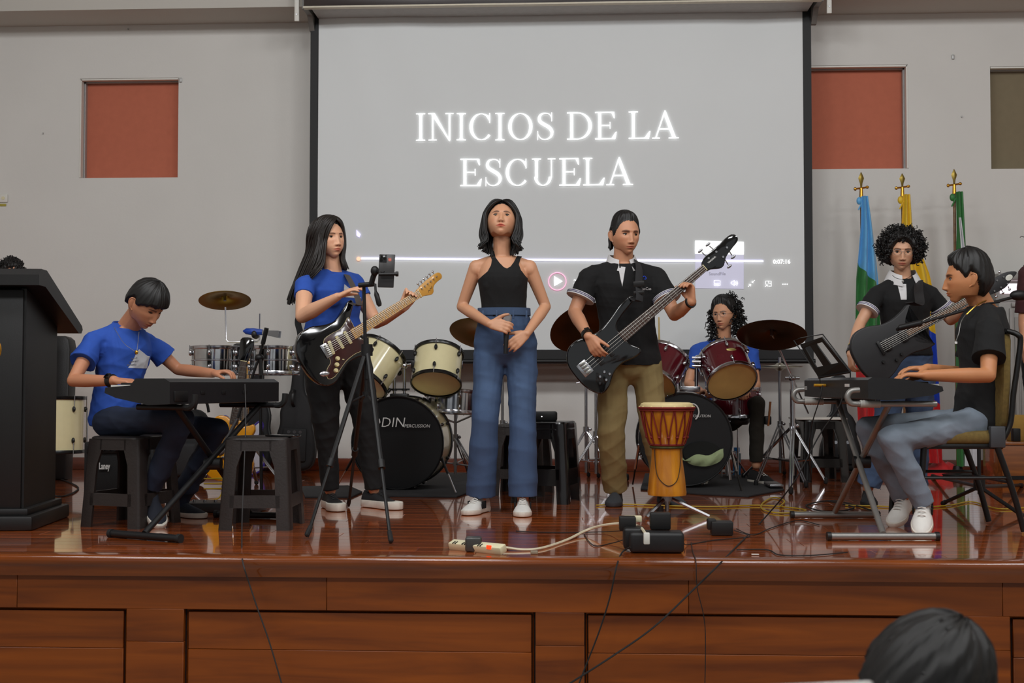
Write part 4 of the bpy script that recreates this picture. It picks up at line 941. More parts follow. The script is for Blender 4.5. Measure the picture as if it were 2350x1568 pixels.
FB = M('light blue flag satin', (92, 168, 220), .5, var=.06, sheen=.3); FG = M('green flag satin', (42, 116, 52), .5, var=.08, sheen=.2); FR = M('red flag satin', (196, 30, 34), .5, var=.08, sheen=.2); FY = M('yellow flag satin', (226, 186, 30), .5, var=.06, sheen=.2); FW = M('white flag satin', (220, 222, 226), .55, var=.04); FBL = M('blue flag satin', (36, 70, 180), .5)
flag('light blue, green and red flag on a brass-tipped pole beside the screen', 1982, 432, 395, ((452, 632, 800, 970), (FB, FG, FR)), ((452, 1974, 1990), (520, 1972, 2000), (640, 1962, 2015), (800, 1962, 2020), (970, 1968, 2016)))
flag('yellow flag on a brass-tipped pole behind the curly-haired guitarist', 2077, 430, 398, ((448, 740, 900, 1062), (FY, FBL, FR)), ((448, 2069, 2087), (520, 2066, 2092), (640, 2070, 2135), (800, 2085, 2145), (1062, 2110, 2160)))
t3 = flag('green and white flag on a brass-tipped pole, rightmost of the three', 2197, 424, 388, ((442, 1070), (FG,)), ((442, 2190, 2208), (520, 2193, 2212), (600, 2192, 2215), (800, 2192, 2222), (1070, 2195, 2230)))
g = []
for a in range(16):
    z = W(2200, 500 + a * 38, 9.3).z; y_ = 500 + a * 38; g.append([Vector((W(2200 + 14 * min(1, a / 6) + (4 + 26 * min(1, a / 7)) * u / 8, y_, 9.3).x, 9.29 - .012 * math.sin(u * 1.4 + a * .3), z)) for u in range(9)])
part('white_band', MB().sheet(g, .002), FW, t3, ang=70)
for px, py, w, m, lab, cat in ((2160, 1092, .17, FR, 'red end of the yellow flag heaped on the floor', 'cloth'), (2188, 1078, .10, FBL, 'blue fold of flag cloth heaped on the floor', 'cloth'), (2222, 1082, .14, FG, 'green and white flag end heaped on the floor', 'cloth')):
    b = FL(px, py); hp = MB(); gr = []
    for i in range(13):
        gr.append([Vector((b.x + (i / 12 - .5) * w * 2, b.y + (j / 8 - .5) * .22, max(.002, .11 * math.sin(math.pi * i / 12) * math.sin(math.pi * j / 8) + .02 * math.sin(i * 1.9 + j) * math.sin(math.pi * i / 12) * math.sin(math.pi * j / 8)))) for j in range(9)])
    single('flag_heap', hp.sheet(gr, .003), m, lab, cat, ang=60)

# white cabinet with a light at the right edge
cx0 = W(2287, 800, 9.45).x; ctz = W(2300, 628, 9.3).z
cb_ = thing('display_cabinet', 'pale grey cabinet with a lit window at the right edge', 'cabinet', (cx0 + .35, 9.45, 0)); GREYC = M('pale grey cabinet', (150, 148, 144), .5, var=.04)
part('body', MB().rbox((cx0 + .35, 9.52, ctz / 2 - .10), (.70, .26, ctz - .22), .01), GREYC, cb_); part('cornice', MB().rbox((cx0 + .34, 9.48, ctz - .02), (.74, .36, .05), .008), GREYC, cb_)
part('head_panel', MB().rbox((cx0 + .35, 9.56, ctz - .13), (.68, .16, .20), .004), GREYC, cb_)
part('lit_window', MB().box((cx0 + .36, 9.47, ctz - .10), (.64, .012, .075)), M('lit window glass', (255, 240, 250), .4, emis=1.1, var=0), cb_); part('light_strip', MB().box((cx0 + .36, 9.375, W(2300, 673, 9.38).z), (.66, .012, .008)), M('pink light strip', (255, 225, 238), .4, emis=1.2, var=0), cb_)
part('door_frame', MB().rbox((cx0 + .40, 9.38, W(2300, 700, 9.38).z), (.62, .02, .03), .004).rbox((cx0 + .09, 9.38, (W(2300, 700, 9.38).z) / 2 + .1), (.03, .02, W(2300, 700, 9.38).z - .25), .004), GREYC, cb_)
for i in range(14): part('slat', MB().rbox((cx0 + .13 + i * .042, 9.388, .72), (.030, .012, .96), .004, 1), GREYC, cb_)
bx = W(2330, 1060, 8.6); wb_ = thing('wooden_box', 'orange-brown wooden box on the floor at the right edge', 'box', (bx.x + .05, 8.6, 0)); OB = wood('orange box wood', (120, 66, 20), (170, 100, 36), rough=.4, rnd=0)
zt = W(2310, 1022, 8.45).z
x0_ = W(2300, 1060, 8.45).x
part('side', MB().rbox((x0_ + .25, 8.46, zt / 2), (.5, .02, zt), .004), OB, wb_); part('side', MB().rbox((x0_ + .01, 8.65, zt / 2), (.02, .38, zt), .004), OB, wb_); part('lid', MB().rbox((x0_ + .25, 8.65, zt + .01), (.54, .42, .02), .005), OB, wb_); part('kick_rail', MB().box((x0_ + .25, 8.45, .06), (.5, .01, .025)), BLACKM, wb_)
p = W(2333, 1000, 8.6); single('cardboard_box', MB().rbox((p.x + .03, 8.7, zt + .11), (.10, .10, .18), .004), M('kraft board', (170, 134, 62), .8), 'small kraft cardboard box on the wooden box', 'box')
single('bottle_box', MB().rbox((p.x - .02, 8.56, zt + .065), (.05, .05, .09), .004), BLACKM, 'small black box in front of the kraft box', 'box')
# bottle behind the red kit
bt = FL(1691, 1093); bz = 0; b = thing('water_bottle', 'blue water bottle on the floor beside the red kit', 'bottle', bt)
part('body', MB().lathe([(0, 0), (.028, 0), (.030, .01), (.030, .15), (.024, .17), (0, .17)], 20, Matrix.Translation(bt)), M('blue bottle', (30, 110, 160), .25), b); part('label_band', MB().lathe([(.031, .10), (.031, .17), (.026, .172)], 20, Matrix.Translation(bt)), M('silver label', (120, 140, 150), .4), b); part('cap', MB().lathe([(.015, .17), (.022, .185), (.022, .215), (0, .215)], 16, Matrix.Translation(bt)), M('blue cap', (20, 110, 180), .4), b)
# outlet, wall hooks
o = W(8, 455, YB - .01); w_ = thing('wall_outlet', 'white double wall outlet at the left edge', 'outlet', (o.x - .03, YB, o.z - .04)); part('plate', MB().rbox((o.x - .03, YB - .008, o.z), (.13, .014, .07), .006), WHITEP, w_)
for x in (-.06, -.01): part('socket', MB().cyl((o.x + x + .01, YB - .012, o.z), (o.x + x + .01, YB - .018, o.z), .014), CREAMP, w_)
single('wall_tag', MB().rbox((o.x - .02, YB - .004, o.z - .055), (.08, .006, .02), .002), M('yellow tag', (170, 156, 60), .6), 'yellow tag under the wall outlet', 'tag')
for px, py, lab in ((415, 184, 'small white wall clip beside the left niche'), (2187, 131, 'small white wall clip between the right niches'), (294, 67, 'tiny grey nail under the left beam'), (99, 306, 'tiny grey hook left of the left niche'), (2207, 268, 'tiny grey hook between the two right niches')):
    q = W(px, py, YB - .005); s_ = .018 if 'clip' in lab else .007
    single('wall_clip', MB().rbox((q.x, YB - .008, q.z), (s_, .014, s_ * 2), .002), ALU, lab, 'wall clip')

# ---- power strips and cables
CRC = M('cream cable', (214, 206, 178), .45)
s0, s1 = FL(1036, 1250, .02), FL(1156, 1262, .02); Xs = frame((s0 + s1) / 2, s1 - s0, (0, 1, 0)); Xs = frame((s0 + s1) / 2, s1 - s0, Xs.col[1].to_3d() if Xs.col[2][2] > 0 else -Xs.col[1].to_3d()); ps = thing('power_strip', 'cream power strip with a glowing red switch on the stage edge', 'power strip', X=Xs); ln = (s1 - s0).length
part('housing', MB().rbox((0, 0, .0), (ln, .045, .034), .006, X=Matrix.Rotation(R(18), 4, 'X')), CREAMP, ps)
part('switch', MB().rbox((ln * .29, -.024, .008), (.024, .006, .016), .002), M('red lit switch', (255, 60, 20), .4, emis=1.2), ps)
for x in (-.40, -.22, .08): part('socket', MB().rbox((ln * x, -.012, .017), (.006, .02, .004), .001, X=Matrix.Rotation(R(18), 4, 'X')).rbox((ln * x + .012, -.012, .017), (.006, .02, .004), .001, X=Matrix.Rotation(R(18), 4, 'X')), BLACK, ps)
ad = FL(1086, 1268, 0); single('plug_adapter', MB().rbox(ad + Vector((0, .02, .032)), (.068, .05, .062), .010, 3), M('smoky grey plug', (74, 74, 72), .3, .3), 'grey plug adapter sitting in the cream power strip', 'adapter')
def cable(name, pts, r, m, label, cat='cable', n=8): single(name, MB().tube(catmull(pts, n), r, 6), m, label, cat)
cable('power_cable', [FL(1154, 1256, .012), FL(1200, 1262, .006), FL(1245, 1258, .006), FL(1300, 1240, .006), FL(1345, 1218, .02), FL(1385, 1206, .05), FL(1430, 1202, .07), FL(1465, 1208, .09), FL(1481, 1225, .10), FL(1484, 1236, .085)], .006, CRC, 'cream power cable curving between the two power strips')
single('cable_clip', MB().rbox(FL(1226, 1268, .008), (.03, .02, .014), .003), M('clear plastic clip', (150, 140, 120), .3), 'small clear clip on the cream cable', 'clip')
c0 = FL(1508, 1272); pb = thing('power_box', 'black multi-outlet power box at the stage edge', 'power strip', c0)
part('housing', MB().rbox(c0 + Vector((0, .06, .045)), (.225, .11, .085), .016, 3), M('matt black housing', (20, 20, 22), .5), pb); part('end_lobe', MB().rbox(c0 + Vector((-.09, .10, .055)), (.09, .10, .09), .014, 3), BLACK, pb)
single('wall_adapter', MB().rbox(c0 + Vector((.02, .10, .125)), (.085, .06, .07), .006), BLACK, 'black mains adapter plugged on top of the power box', 'adapter')
single('wall_adapter', MB().rbox(c0 + Vector((-.115, .13, .11)), (.07, .06, .06), .006), BLACK, 'black adapter at the left end of the power box', 'adapter')
single('socket_block', MB().rbox(c0 + Vector((-.09, .17, .125)), (.075, .04, .025), .004), CREAMP, 'cream socket block behind the black power box', 'socket')
single('cable_plug', MB().rbox(FL(1484, 1236, .095) + Vector((0, .0, 0)), (.024, .02, .045), .004), WHITEP, 'white plug of the cream cable on the power box', 'plug')
q = FL(1659, 1232); single('wall_adapter', MB().rbox(q + Vector((0, .05, .034)), (.10, .07, .064), .006, X=None).rbox(q + Vector((-.045, .06, .05)), (.04, .05, .05), .006), BLACK, 'black mains adapter lying alone right of the power box', 'adapter')
cable('adapter_cable', [FL(1184, 1219, .004), FL(1250, 1222, .004), FL(1340, 1222, .004), FL(1400, 1220, .01), FL(1440, 1218, .04)], .0022, RUBBER, 'thin black cable running left from the power box')
cable('adapter_cable', [FL(1340, 1226, .004), FL(1362, 1252, .004), FL(1400, 1248, .004), FL(1445, 1235, .03)], .0022, RUBBER, 'short looping black cable left of the power box')
cable('adapter_cable', [FL(1685, 1218, .03), FL(1720, 1232, .004), FL(1640, 1240, .004), FL(1580, 1250, .004), FL(1570, 1248, .02)], .0022, RUBBER, 'black cable from the lone adapter to the power box')
cable('adapter_cable', [FL(1690, 1214, .01), FL(1728, 1228, .004), FL(1770, 1212, .004), FL(1830, 1195, .004), FL(1880, 1205, .004)], .0022, RUBBER, 'black cable from the lone adapter toward the silver stand')
cable('adapter_cable', [FL(1690, 1262, .004), FL(1760, 1262, .004), FL(1790, 1274, .004), FL(1860, 1275, .004), FL(1945, 1268, .004)], .0025, RUBBER, 'thin black cable along the stage edge before the silver stand')
cable('hanging_cable', [FL(1447, 1256, .03), FL(1428, 1268, .006), W(1415, 1300, 4.86), W(1400, 1370, 4.84), W(1375, 1450, 4.84), W(1340, 1540, 4.83), W(1310, 1620, 4.8)], .0035, RUBBER, 'black cable hanging over the stage front below the power box')
cable('hanging_cable', [W(1935, 900, 5.95), W(1925, 935, 5.95), W(1880, 1000, 6.0), W(1820, 1110, 6.0), FL(1745, 1200, .005), FL(1700, 1245, .005), W(1650, 1296, 4.86), W(1595, 1350, 4.80), W(1500, 1440, 4.7), W(1400, 1510, 4.55), W(1290, 1580, 4.5)], .0035, RUBBER, 'long black cable from the right keyboard over the stage edge')
cable('hanging_cable', [FL(1586, 1245, .004), FL(1590, 1268, .004), W(1597, 1290, 4.87), W(1600, 1350, 4.86), W(1618, 1440, 4.86), W(1617, 1600, 4.86)], .0018, RUBBER, 'faint thin cable hanging straight down the stage front')
cable('hanging_cable', [W(562, 882, 5.99), W(564, 960, 5.9), W(560, 1080, 5.7), W(556, 1180, 5.5), FL(555, 1250, .006), W(557, 1290, 4.86), W(572, 1340, 4.85), W(592, 1400, 4.85), W(620, 1480, 4.85), W(655, 1600, 4.85)], .003, M('grey black cable', (46, 44, 44), .6), 'dark cable dropping from the left keyboard over the stage edge')
cable('keyboard_cable', [W(1888, 885, 6.1), W(1880, 920, 6.1), W(1862, 980, 6.2), W(1858, 1040, 6.5), FL(1862, 1105, .01)], .003, RUBBER, 'black cable hanging behind the right keyboard')
cable('yellow_cable', [FL(1368, 1160, .006), FL(1440, 1158, .006), FL(1560, 1162, .006), FL(1650, 1163, .006), FL(1740, 1160, .006), FL(1810, 1165, .006), FL(1850, 1172, .006), FL(1800, 1178, .006), FL(1755, 1172, .006), FL(1748, 1158, .006), FL(1775, 1142, .006), FL(1800, 1150, .01), FL(1790, 1162, .012)], .0045, YELLOWC, 'yellow cable crossing the floor behind the djembe')
cable('yellow_cable', [FL(1940, 1160, .006), FL(2010, 1162, .006), FL(2100, 1165, .006), FL(2180, 1160, .006), FL(2230, 1152, .006), FL(2290, 1168, .006), FL(2360, 1165, .006)], .0045, YELLOWC, 'yellow cable on the floor behind the banquet chair')
cable('yellow_cable', [FL(420, 1155, .006), FL(470, 1150, .006), FL(505, 1140, .02), W(512, 1090, 7.3), W(505, 1050, 7.2), W(503, 1020, 7.2)], .004, YELLOWC, 'yellow cable leading to the boom microphone')
cable('yellow_cable', [FL(505, 1128, .02) + Vector((.10 * math.cos(i * .9), .07 * math.sin(i * .9), i * .0045)) for i in range(22)], .0045, YELLOWC, 'coil of yellow cable on the floor by the pedalboard')
cable('yellow_cable', [W(565, 1075, 7.4), W(535, 1080, 7.4), W(515, 1095, 7.35), W(540, 1120, 7.3), FL(570, 1140, .01)], .004, YELLOWC, 'loop of yellow cable behind the front stool')
cable('black_cable', [FL(1900, 1150, .006), FL(1960, 1165, .006), FL(1900, 1175, .006), FL(1850, 1160, .006), FL(1920, 1150, .006), FL(2020, 1178, .006)], .004, RUBBER, 'coiled black cable behind the silver stand')
cable('black_cable', [FL(140, 1100, .006), FL(180, 1120, .006), FL(140, 1140, .006), FL(100, 1125, .006)], .005, RUBBER, 'dark cable on the floor right of the lectern')
pbx = FL(505, 1178); pd = thing('pedalboard', 'grey pedalboard on the floor behind the boy', 'pedalboard', pbx); part('case', MB().rbox(pbx + Vector((0, .1, .028)), (.42, .2, .05), .008), M('dark grey metal', (62, 62, 64), .5, .3), pd)
for i in range(6): part('switch', MB().cyl(pbx + Vector((-.16 + i * .06, .05, .05)), pbx + Vector((-.16 + i * .06, .05, .068)), .009), CHROME, pd)
q = FL(1733, 1275); single('paper_scrap', MB().rbox(q + Vector((0, 0, .004)), (.03, .012, .004), .001), WHITEP, 'tiny white scrap at the stage edge', 'scrap')
# ================================================================ people: continuous bodies, sculpted heads, cloth, hair
def ss(a, b, x):
    t = np.clip((x - a) / (b - a), 0, 1); return t * t * (3 - 2 * t)
def fixo(me):
    o = bpy.data.objects.new('tmp', me); COL.objects.link(o); return o
def remesh(mb, vox, smooth=2, boolmesh=None):
    o = fixo(mb.mesh('tmp')); m = o.modifiers.new('r', 'REMESH'); m.mode = 'VOXEL'; m.voxel_size = vox; m.use_smooth_shade = True
    s_ = o.modifiers.new('s', 'SMOOTH'); s_.iterations = smooth; s_.factor = .5
    b_ = None
    if boolmesh is not None:
        b_ = fixo(boolmesh.mesh('cut')); bm = o.modifiers.new('b', 'BOOLEAN'); bm.operation = 'INTERSECT'; bm.object = b_; bm.solver = 'FAST'
    bpy.context.view_layer.update()
    me = bpy.data.meshes.new_from_object(o.evaluated_get(bpy.context.evaluated_depsgraph_get()))
    for q in (o, b_):
        if q is not None: d = q.data; bpy.data.objects.remove(q); bpy.data.meshes.remove(d)
    me.materials.clear(); return me
def folds(me, amp, k=22, seed=0, mask=None, dirv=(1, .5, 1)):
    """cloth folds: displace along the normal by warped waves"""
    n = len(me.vertices); co = np.empty(n * 3); me.vertices.foreach_get('co', co); co = co.reshape(-1, 3)
    no = np.empty(n * 3); me.vertices.foreach_get('normal', no); no = no.reshape(-1, 3); rg = np.random.RandomState(seed); h = np.zeros(n)
    for i in range(5):
        d = rg.normal(size=3) * np.array(dirv); d /= np.linalg.norm(d); q = rg.normal(size=3); q /= np.linalg.norm(q)
        kk = k * (.6 + .35 * i); ph = rg.rand() * 6
        w = np.sin(co @ d * kk + ph + 1.8 * np.sin(co @ q * k * .5 + ph)); h += (1 - np.abs(w)) ** 1.6 * (1.0 / (1 + .4 * i)) - .35
    if mask is not None: h = h * mask(co)
    co += no * (h * amp * .5)[:, None]; me.vertices.foreach_set('co', co.ravel()); me.update()
SKINS = {}
def skin(rgb):
    k = tuple(rgb)
    if k not in SKINS:
        SKINS[k] = M('skin tone %d %d %d' % k, rgb, .5, var=.05, scale=14, vcol=True, bump=.05, bscale=300)
        b = SKINS[k].node_tree.nodes['Principled BSDF']; b.inputs['Subsurface Weight'].default_value = .12; b.inputs['Subsurface Radius'].default_value = (.012, .004, .002); b.inputs['Subsurface Scale'].default_value = 1
    return SKINS[k]
HAIRB = M('black hair', (14, 12, 11), .52, var=.35, scale=60, stretch=(1, 1, .15)); HAIRD = M('dark brown hair', (27, 20, 16), .52, var=.35, scale=60, stretch=(1, 1, .15)); HAIRC = M('curly black hair', (15, 12, 11), .55, var=.3, scale=80)
EYEW = M('eye white', (205, 196, 186), .25); EYEB = M('dark iris', (30, 18, 12), .12); LASH = M('lashes', (24, 16, 14), .6)
def head_grid(p):
    nc, nrow = 150, 124
    t = np.linspace(-np.pi, np.pi, nc, endpoint=False); a = t - .45 * np.sin(t); e = np.linspace(-np.pi / 2 + .02, np.pi / 2 - .02, nrow)
    A, E = np.meshgrid(a, e); ce = np.cos(E); front = np.cos(A) > 0
    low = E < 0; pw = np.where(low & front, 1 - .58 * ss(0, 1, np.cos(A)) * ss(0, .5, -E), 1.0); cf = ce ** pw
    X = p.get('w', .079) * ce ** np.where(low, .80, .92) * np.sin(A); Fd = np.where(front, .094, .098) * cf * np.cos(A); Z = np.where(low, .113, .117) * np.sin(E)
    s_ = ss(.05, 1.0, -Z / .113); jaw = p.get('jaw', .27) * .85
    X = X * (1 - jaw * s_ ** 1.2); Fd = np.where((Fd < 0) & (Z < 0), Fd * (1 - .45 * s_), Fd)
    g = lambda cx, sx, cz, sz: np.exp(-((X - cx) / sx) ** 2 - ((Z - cz) / sz) ** 2)
    g2 = lambda cx, sx, cz, sz: g(cx, sx, cz, sz) + g(-cx, sx, cz, sz)
    wf = ss(.02, .05, Fd); dF = np.zeros_like(X)
    dF -= .0095 * g2(.031, .015, .002, .011); dF += .0045 * g2(.028, .022, .024, .008); dF -= .003 * g(0, .012, .012, .010)
    ns = p.get('nose', 1.0); hn = np.interp(Z, [-.0535, -.049, -.044, -.037, -.012, .012, .03], [0, .009, .0190, .0200, .0105, .003, 0]) * ns
    wn = np.interp(Z, [-.05, -.04, 0, .02], [.0145, .0135, .0100, .0105]) * p.get('nw', 1.0)
    dF += hn * np.exp(-(np.abs(X) / wn) ** 2.3); dF += .008 * g2(.0135 * p.get('nw', 1), .0058, -.043, .0058)
    dF += .006 * g(0, .030, -.067, .020); lp = p.get('lip', 1.0)
    dF += lp * (.0035 * g(0, .017, -.0640, .0038) + .0045 * g(0, .015, -.0735, .0045)) - .0042 * g(0, .022, -.0685, .0018) - .003 * g(0, .016, -.084, .005)
    dF += .0075 * g(0, .019, -.101, .013) + .0035 * g2(.040, .018, -.022, .018) + .004 * g2(.045, .02, -.055, .022) * p.get('cheek', 1.0)
    Fd = Fd + dF * wf; X = X + np.sign(X) * wf * .002 * g2(.058, .02, -.02, .02)
    bot = (Z < -.080) & (Fd < .055); Z = np.where(bot, -.080 + (Z + .080) * (.25 + .75 * ss(.02, .055, Fd)), Z)
    V = np.stack([X, -Fd, Z], -1).reshape(-1, 3)
    T = np.ones((V.shape[0], 3)); x, f, z = V[:, 0], -V[:, 1], V[:, 2]; fr = ss(.03, .06, f)
    G = lambda cx, sx, cz, sz: np.exp(-((x - cx) / sx) ** 2 - ((z - cz) / sz) ** 2) * fr
    def mul(m, c):
        nonlocal T
        m = np.clip(m, 0, 1)[:, None]; T = T * (1 - m) + T * np.array(c) * m
    lipm = np.clip(1.7 * np.exp(-(np.abs(x) / .0240) ** 4 - (np.abs(z + .0688) / (.0092 * (1 - np.abs(x) / .032).clip(.1, 1))) ** 4), 0, 1) * fr
    mul(lipm, p.get('lipc', (.82, .50, .48))); mul(1.2 * np.exp(-(np.abs(x) / .020) ** 4 - ((z + .0685) / .0014) ** 2) * fr, (.45, .30, .28))
    mul(G(.0075, .004, -.0505, .0028) + G(-.0075, .004, -.0505, .0028), (.25, .18, .16))
    mul(.5 * (G(.03, .017, .004, .009) + G(-.03, .017, .004, .009)), (.72, .62, .58)); mul(.35 * (G(.045, .018, -.03, .016) + G(-.045, .018, -.03, .016)), (1.0, .78, .76))
    ax_ = np.abs(x); bz = .0165 + .0040 * np.sin((ax_ - .012) / .044 * 3.1) - .05 * np.maximum(ax_ - .040, 0); bw = .0046 * p.get('brow', 1) * (1 - .5 * ss(.03, .052, ax_))
    mul(.92 * ss(.009, .014, ax_) * (1 - ss(.047, .054, ax_)) * np.exp(-((z - bz) / bw) ** 4) * fr, (.16, .12, .11))
    if p.get('stub'): mul(p['stub'] * ss(-.045, -.06, z) * fr * (1 - lipm), (.72, .66, .64))
    if p.get('shade'): mul(p['shade'], (.8, .8, .8))
    faces = [(r * nc + c, r * nc + (c + 1) % nc, (r + 1) * nc + (c + 1) % nc, (r + 1) * nc + c) for r in range(nrow - 1) for c in range(nc)]
    faces += [tuple(range(nc))[::-1], tuple((nrow - 1) * nc + c for c in range(nc))]
    return V, faces, T, nc, nrow
def ears(mb):
    for s_ in (-1, 1):
        o = Vector((s_ * .0745, .010, -.010)); up_ = Vector((s_ * .004, .004, .031)); bk = Vector((s_ * .010, .016, 0))
        mb.ell(o + bk * .35, (up_, bk * .95, Vector((.006, 0, 0))), 10)
        mb.tube(catmull([o + Vector((s_ * 0, -.012, .006)), o + up_ * .95 + Vector((0, -.004, 0)), o + up_ * .75 + bk * 1.0, o + bk * 1.25, o - up_ * .6 + bk * .6, o - up_ * 1.0 - Vector((0, .006, 0))], 5), .0042, 6)
def eye_parts(V, p, pair, root, X, k):
    """eyeball slices, irises and lashes lying in the sockets"""
    x, f, z = V[:, 0], -V[:, 1], V[:, 2]
    fm = f > .03; VX, VZ, VF = x[fm], z[fm], f[fm]
    def F(px, pz): i = np.argmin((VX - px) ** 2 + (VZ - pz) ** 2); return VF[i]
    op = p.get('open', 1.0)
    for s_ in (-1, 1):
        cx, cz = s_ * .031, .001; n = 14; w = .0150; hu, hl = .0064 * op, .0046 * op
        ex = MB(); ir = MB(); la = MB(); base = F(cx, cz) + .0012; ring = []
        def P(u, v): return X @ Vector((cx + u, -(base - .55 * (u * u) / .02 + (F(cx + u, cz) - base + .0012) * .55 + .0015 * (1 - abs(u) / w)), cz + v + s_ * u * .05))
        tp = [(w * math.cos(math.pi - math.pi * i / n), hu * math.sin(math.pi * i / n) ** .8) for i in range(n + 1)]; bt = [(w * math.cos(math.pi * i / n), -hl * math.sin(math.pi * i / n) ** .8) for i in range(1, n)]
        pts = [P(*q) for q in tp + bt]; c_ = P(0, 0); ex.add(pts + [c_], [(i, (i + 1) % len(pts), len(pts)) for i in range(len(pts))]); part('eye', ex, EYEW, root)
        gx = p.get('gaze', 0) * .004; r = .0064; ip = []
        for i in range(20):
            a = 2 * math.pi * i / 20; u, v = gx + r * math.cos(a), r * math.sin(a) + .0004; lim = math.sqrt(max(0, 1 - (u / w) ** 2)); ip.append(P(u, max(-hl * lim * .95, min(hu * lim * .98, v))) + X.to_3x3() @ Vector((0, -.0007, 0)))
        ir.add(ip, [tuple(range(20))]); part('iris', ir, EYEB, root)
        la.tube([P(u * 1.06, v + .0007) + X.to_3x3() @ Vector((0, -.0012, 0)) for u, v in tp], [.0008 + .0014 * math.sin(math.pi * min(1, .15 + i / n * .85)) for i in range(n + 1)], 6); la.tube([P(u, v - .0002) + X.to_3x3() @ Vector((0, -.0006, 0)) for u, v in bt], .0005, 5); part('lashes', la, LASH, root)
def short_hair(V, F, nc, nrow, line, thick, seed=0, messy=.002, X=None, soft=.012):
    """cap grown out of the scalp; line: (|azimuth| deg, hairline z), thick(az, x, f, z)"""
    x, f, z = V[:, 0], -V[:, 1], V[:, 2]; az = np.degrees(np.arctan2(x, f)); aa = np.abs(az)
    zl = np.interp(aa, [q[0] for q in line], [q[1] for q in line]); rg = np.random.RandomState(seed)
    h = z - zl + .0022 * np.sin(az * .21 + seed) + .0016 * np.sin(az * .47 + 2 * seed); n_ = V / np.linalg.norm(V, axis=1)[:, None]
    w = ss(0, soft, h); th = thick(az, x, f, z)
    nz = np.sin(az * .16 + 30 * x + 12 * z + seed) * .7 + np.sin(az * .37 - 45 * z + 2 * np.sin(40 * f)) * .55 + np.sin(az * .8 + 60 * f + 2 * np.sin(z * 90)) * .4; nz *= ss(0, .02, h)
    d = np.where(h > 0, .001 + w * (th + messy * nz), -.004)
    P = V + n_ * d[:, None]; keep = h > -.004; mb = MB()
    if X is not None: P = P @ np.array(X.to_3x3()).T + np.array(X.translation)
    idx = -np.ones(len(V), int); ids = np.where(keep)[0]; idx[ids] = np.arange(len(ids)); mb.v = [tuple(q) for q in P[ids]]
    mb.f = [tuple(int(idx[i]) for i in f_) for f_ in F if all(keep[i] for i in f_)]
    return mb
def locks(guides, n, r, rg, jit=.004, taper=.35, ends=.0, fl=1.0):
    """tubes interpolated across guide polylines"""
    mb = MB(); G = [np.array([tuple(p) for p in catmull(g, 4)]) for g in guides]; m = min(len(g) for g in G); G = [g[np.linspace(0, len(g) - 1, m).astype(int)] for g in G]; G = np.array(G)
    for i in range(n):
        u = i / max(1, n - 1) * (len(G) - 1); k = min(int(u), len(G) - 2); t = u - k; t = t * t * (3 - 2 * t) if len(G) > 2 else t
        c = G[k] * (1 - t) + G[k + 1] * t; o1 = rg.normal(size=3) * jit; o2 = rg.normal(size=3) * jit * 1.6; L_ = 1 - ends * rg.rand(); q = max(4, int(m * L_)); s_ = np.linspace(0, 1, q)[:, None]
        ph = rg.rand() * 6; c = c[:q] + o1 * (1 - s_) * np.minimum(1, s_ * 4) + o2 * s_ + np.sin(s_ * 9 + ph) * jit * .5
        rr = [r * (1 - (1 - taper) * (j / (q - 1)) ** 3) * (.75 + .25 * min(1, j / 2)) for j in range(q)]; mb.tube([Vector(p) for p in c], rr, 5)
    return mb
def curls(fn, n, rg, R0=.010, tr=.0022, turns=1.6, ln=.03):
    """loose helices; fn(i) -> (point, outward direction)"""
    mb = MB()
    for i in range(n):
        p, d = fn(i); d = unit(d + Vector(rg.normal(size=3)) * .35); u, w = perp(d); rad = R0 * (.6 + .7 * rg.rand()); L_ = ln * (.6 + .8 * rg.rand()); ph = rg.rand() * 6.28; T_ = turns * (.7 + .6 * rg.rand()); m = 11
        mb.tube([p + d * (L_ * j / m) + (u * math.cos(ph + T_ * 6.28 * j / m) + w * math.sin(ph + T_ * 6.28 * j / m)) * rad * (1 - .3 * j / m) for j in range(m + 1)], tr * (.8 + .5 * rg.rand()), 4)
    return mb
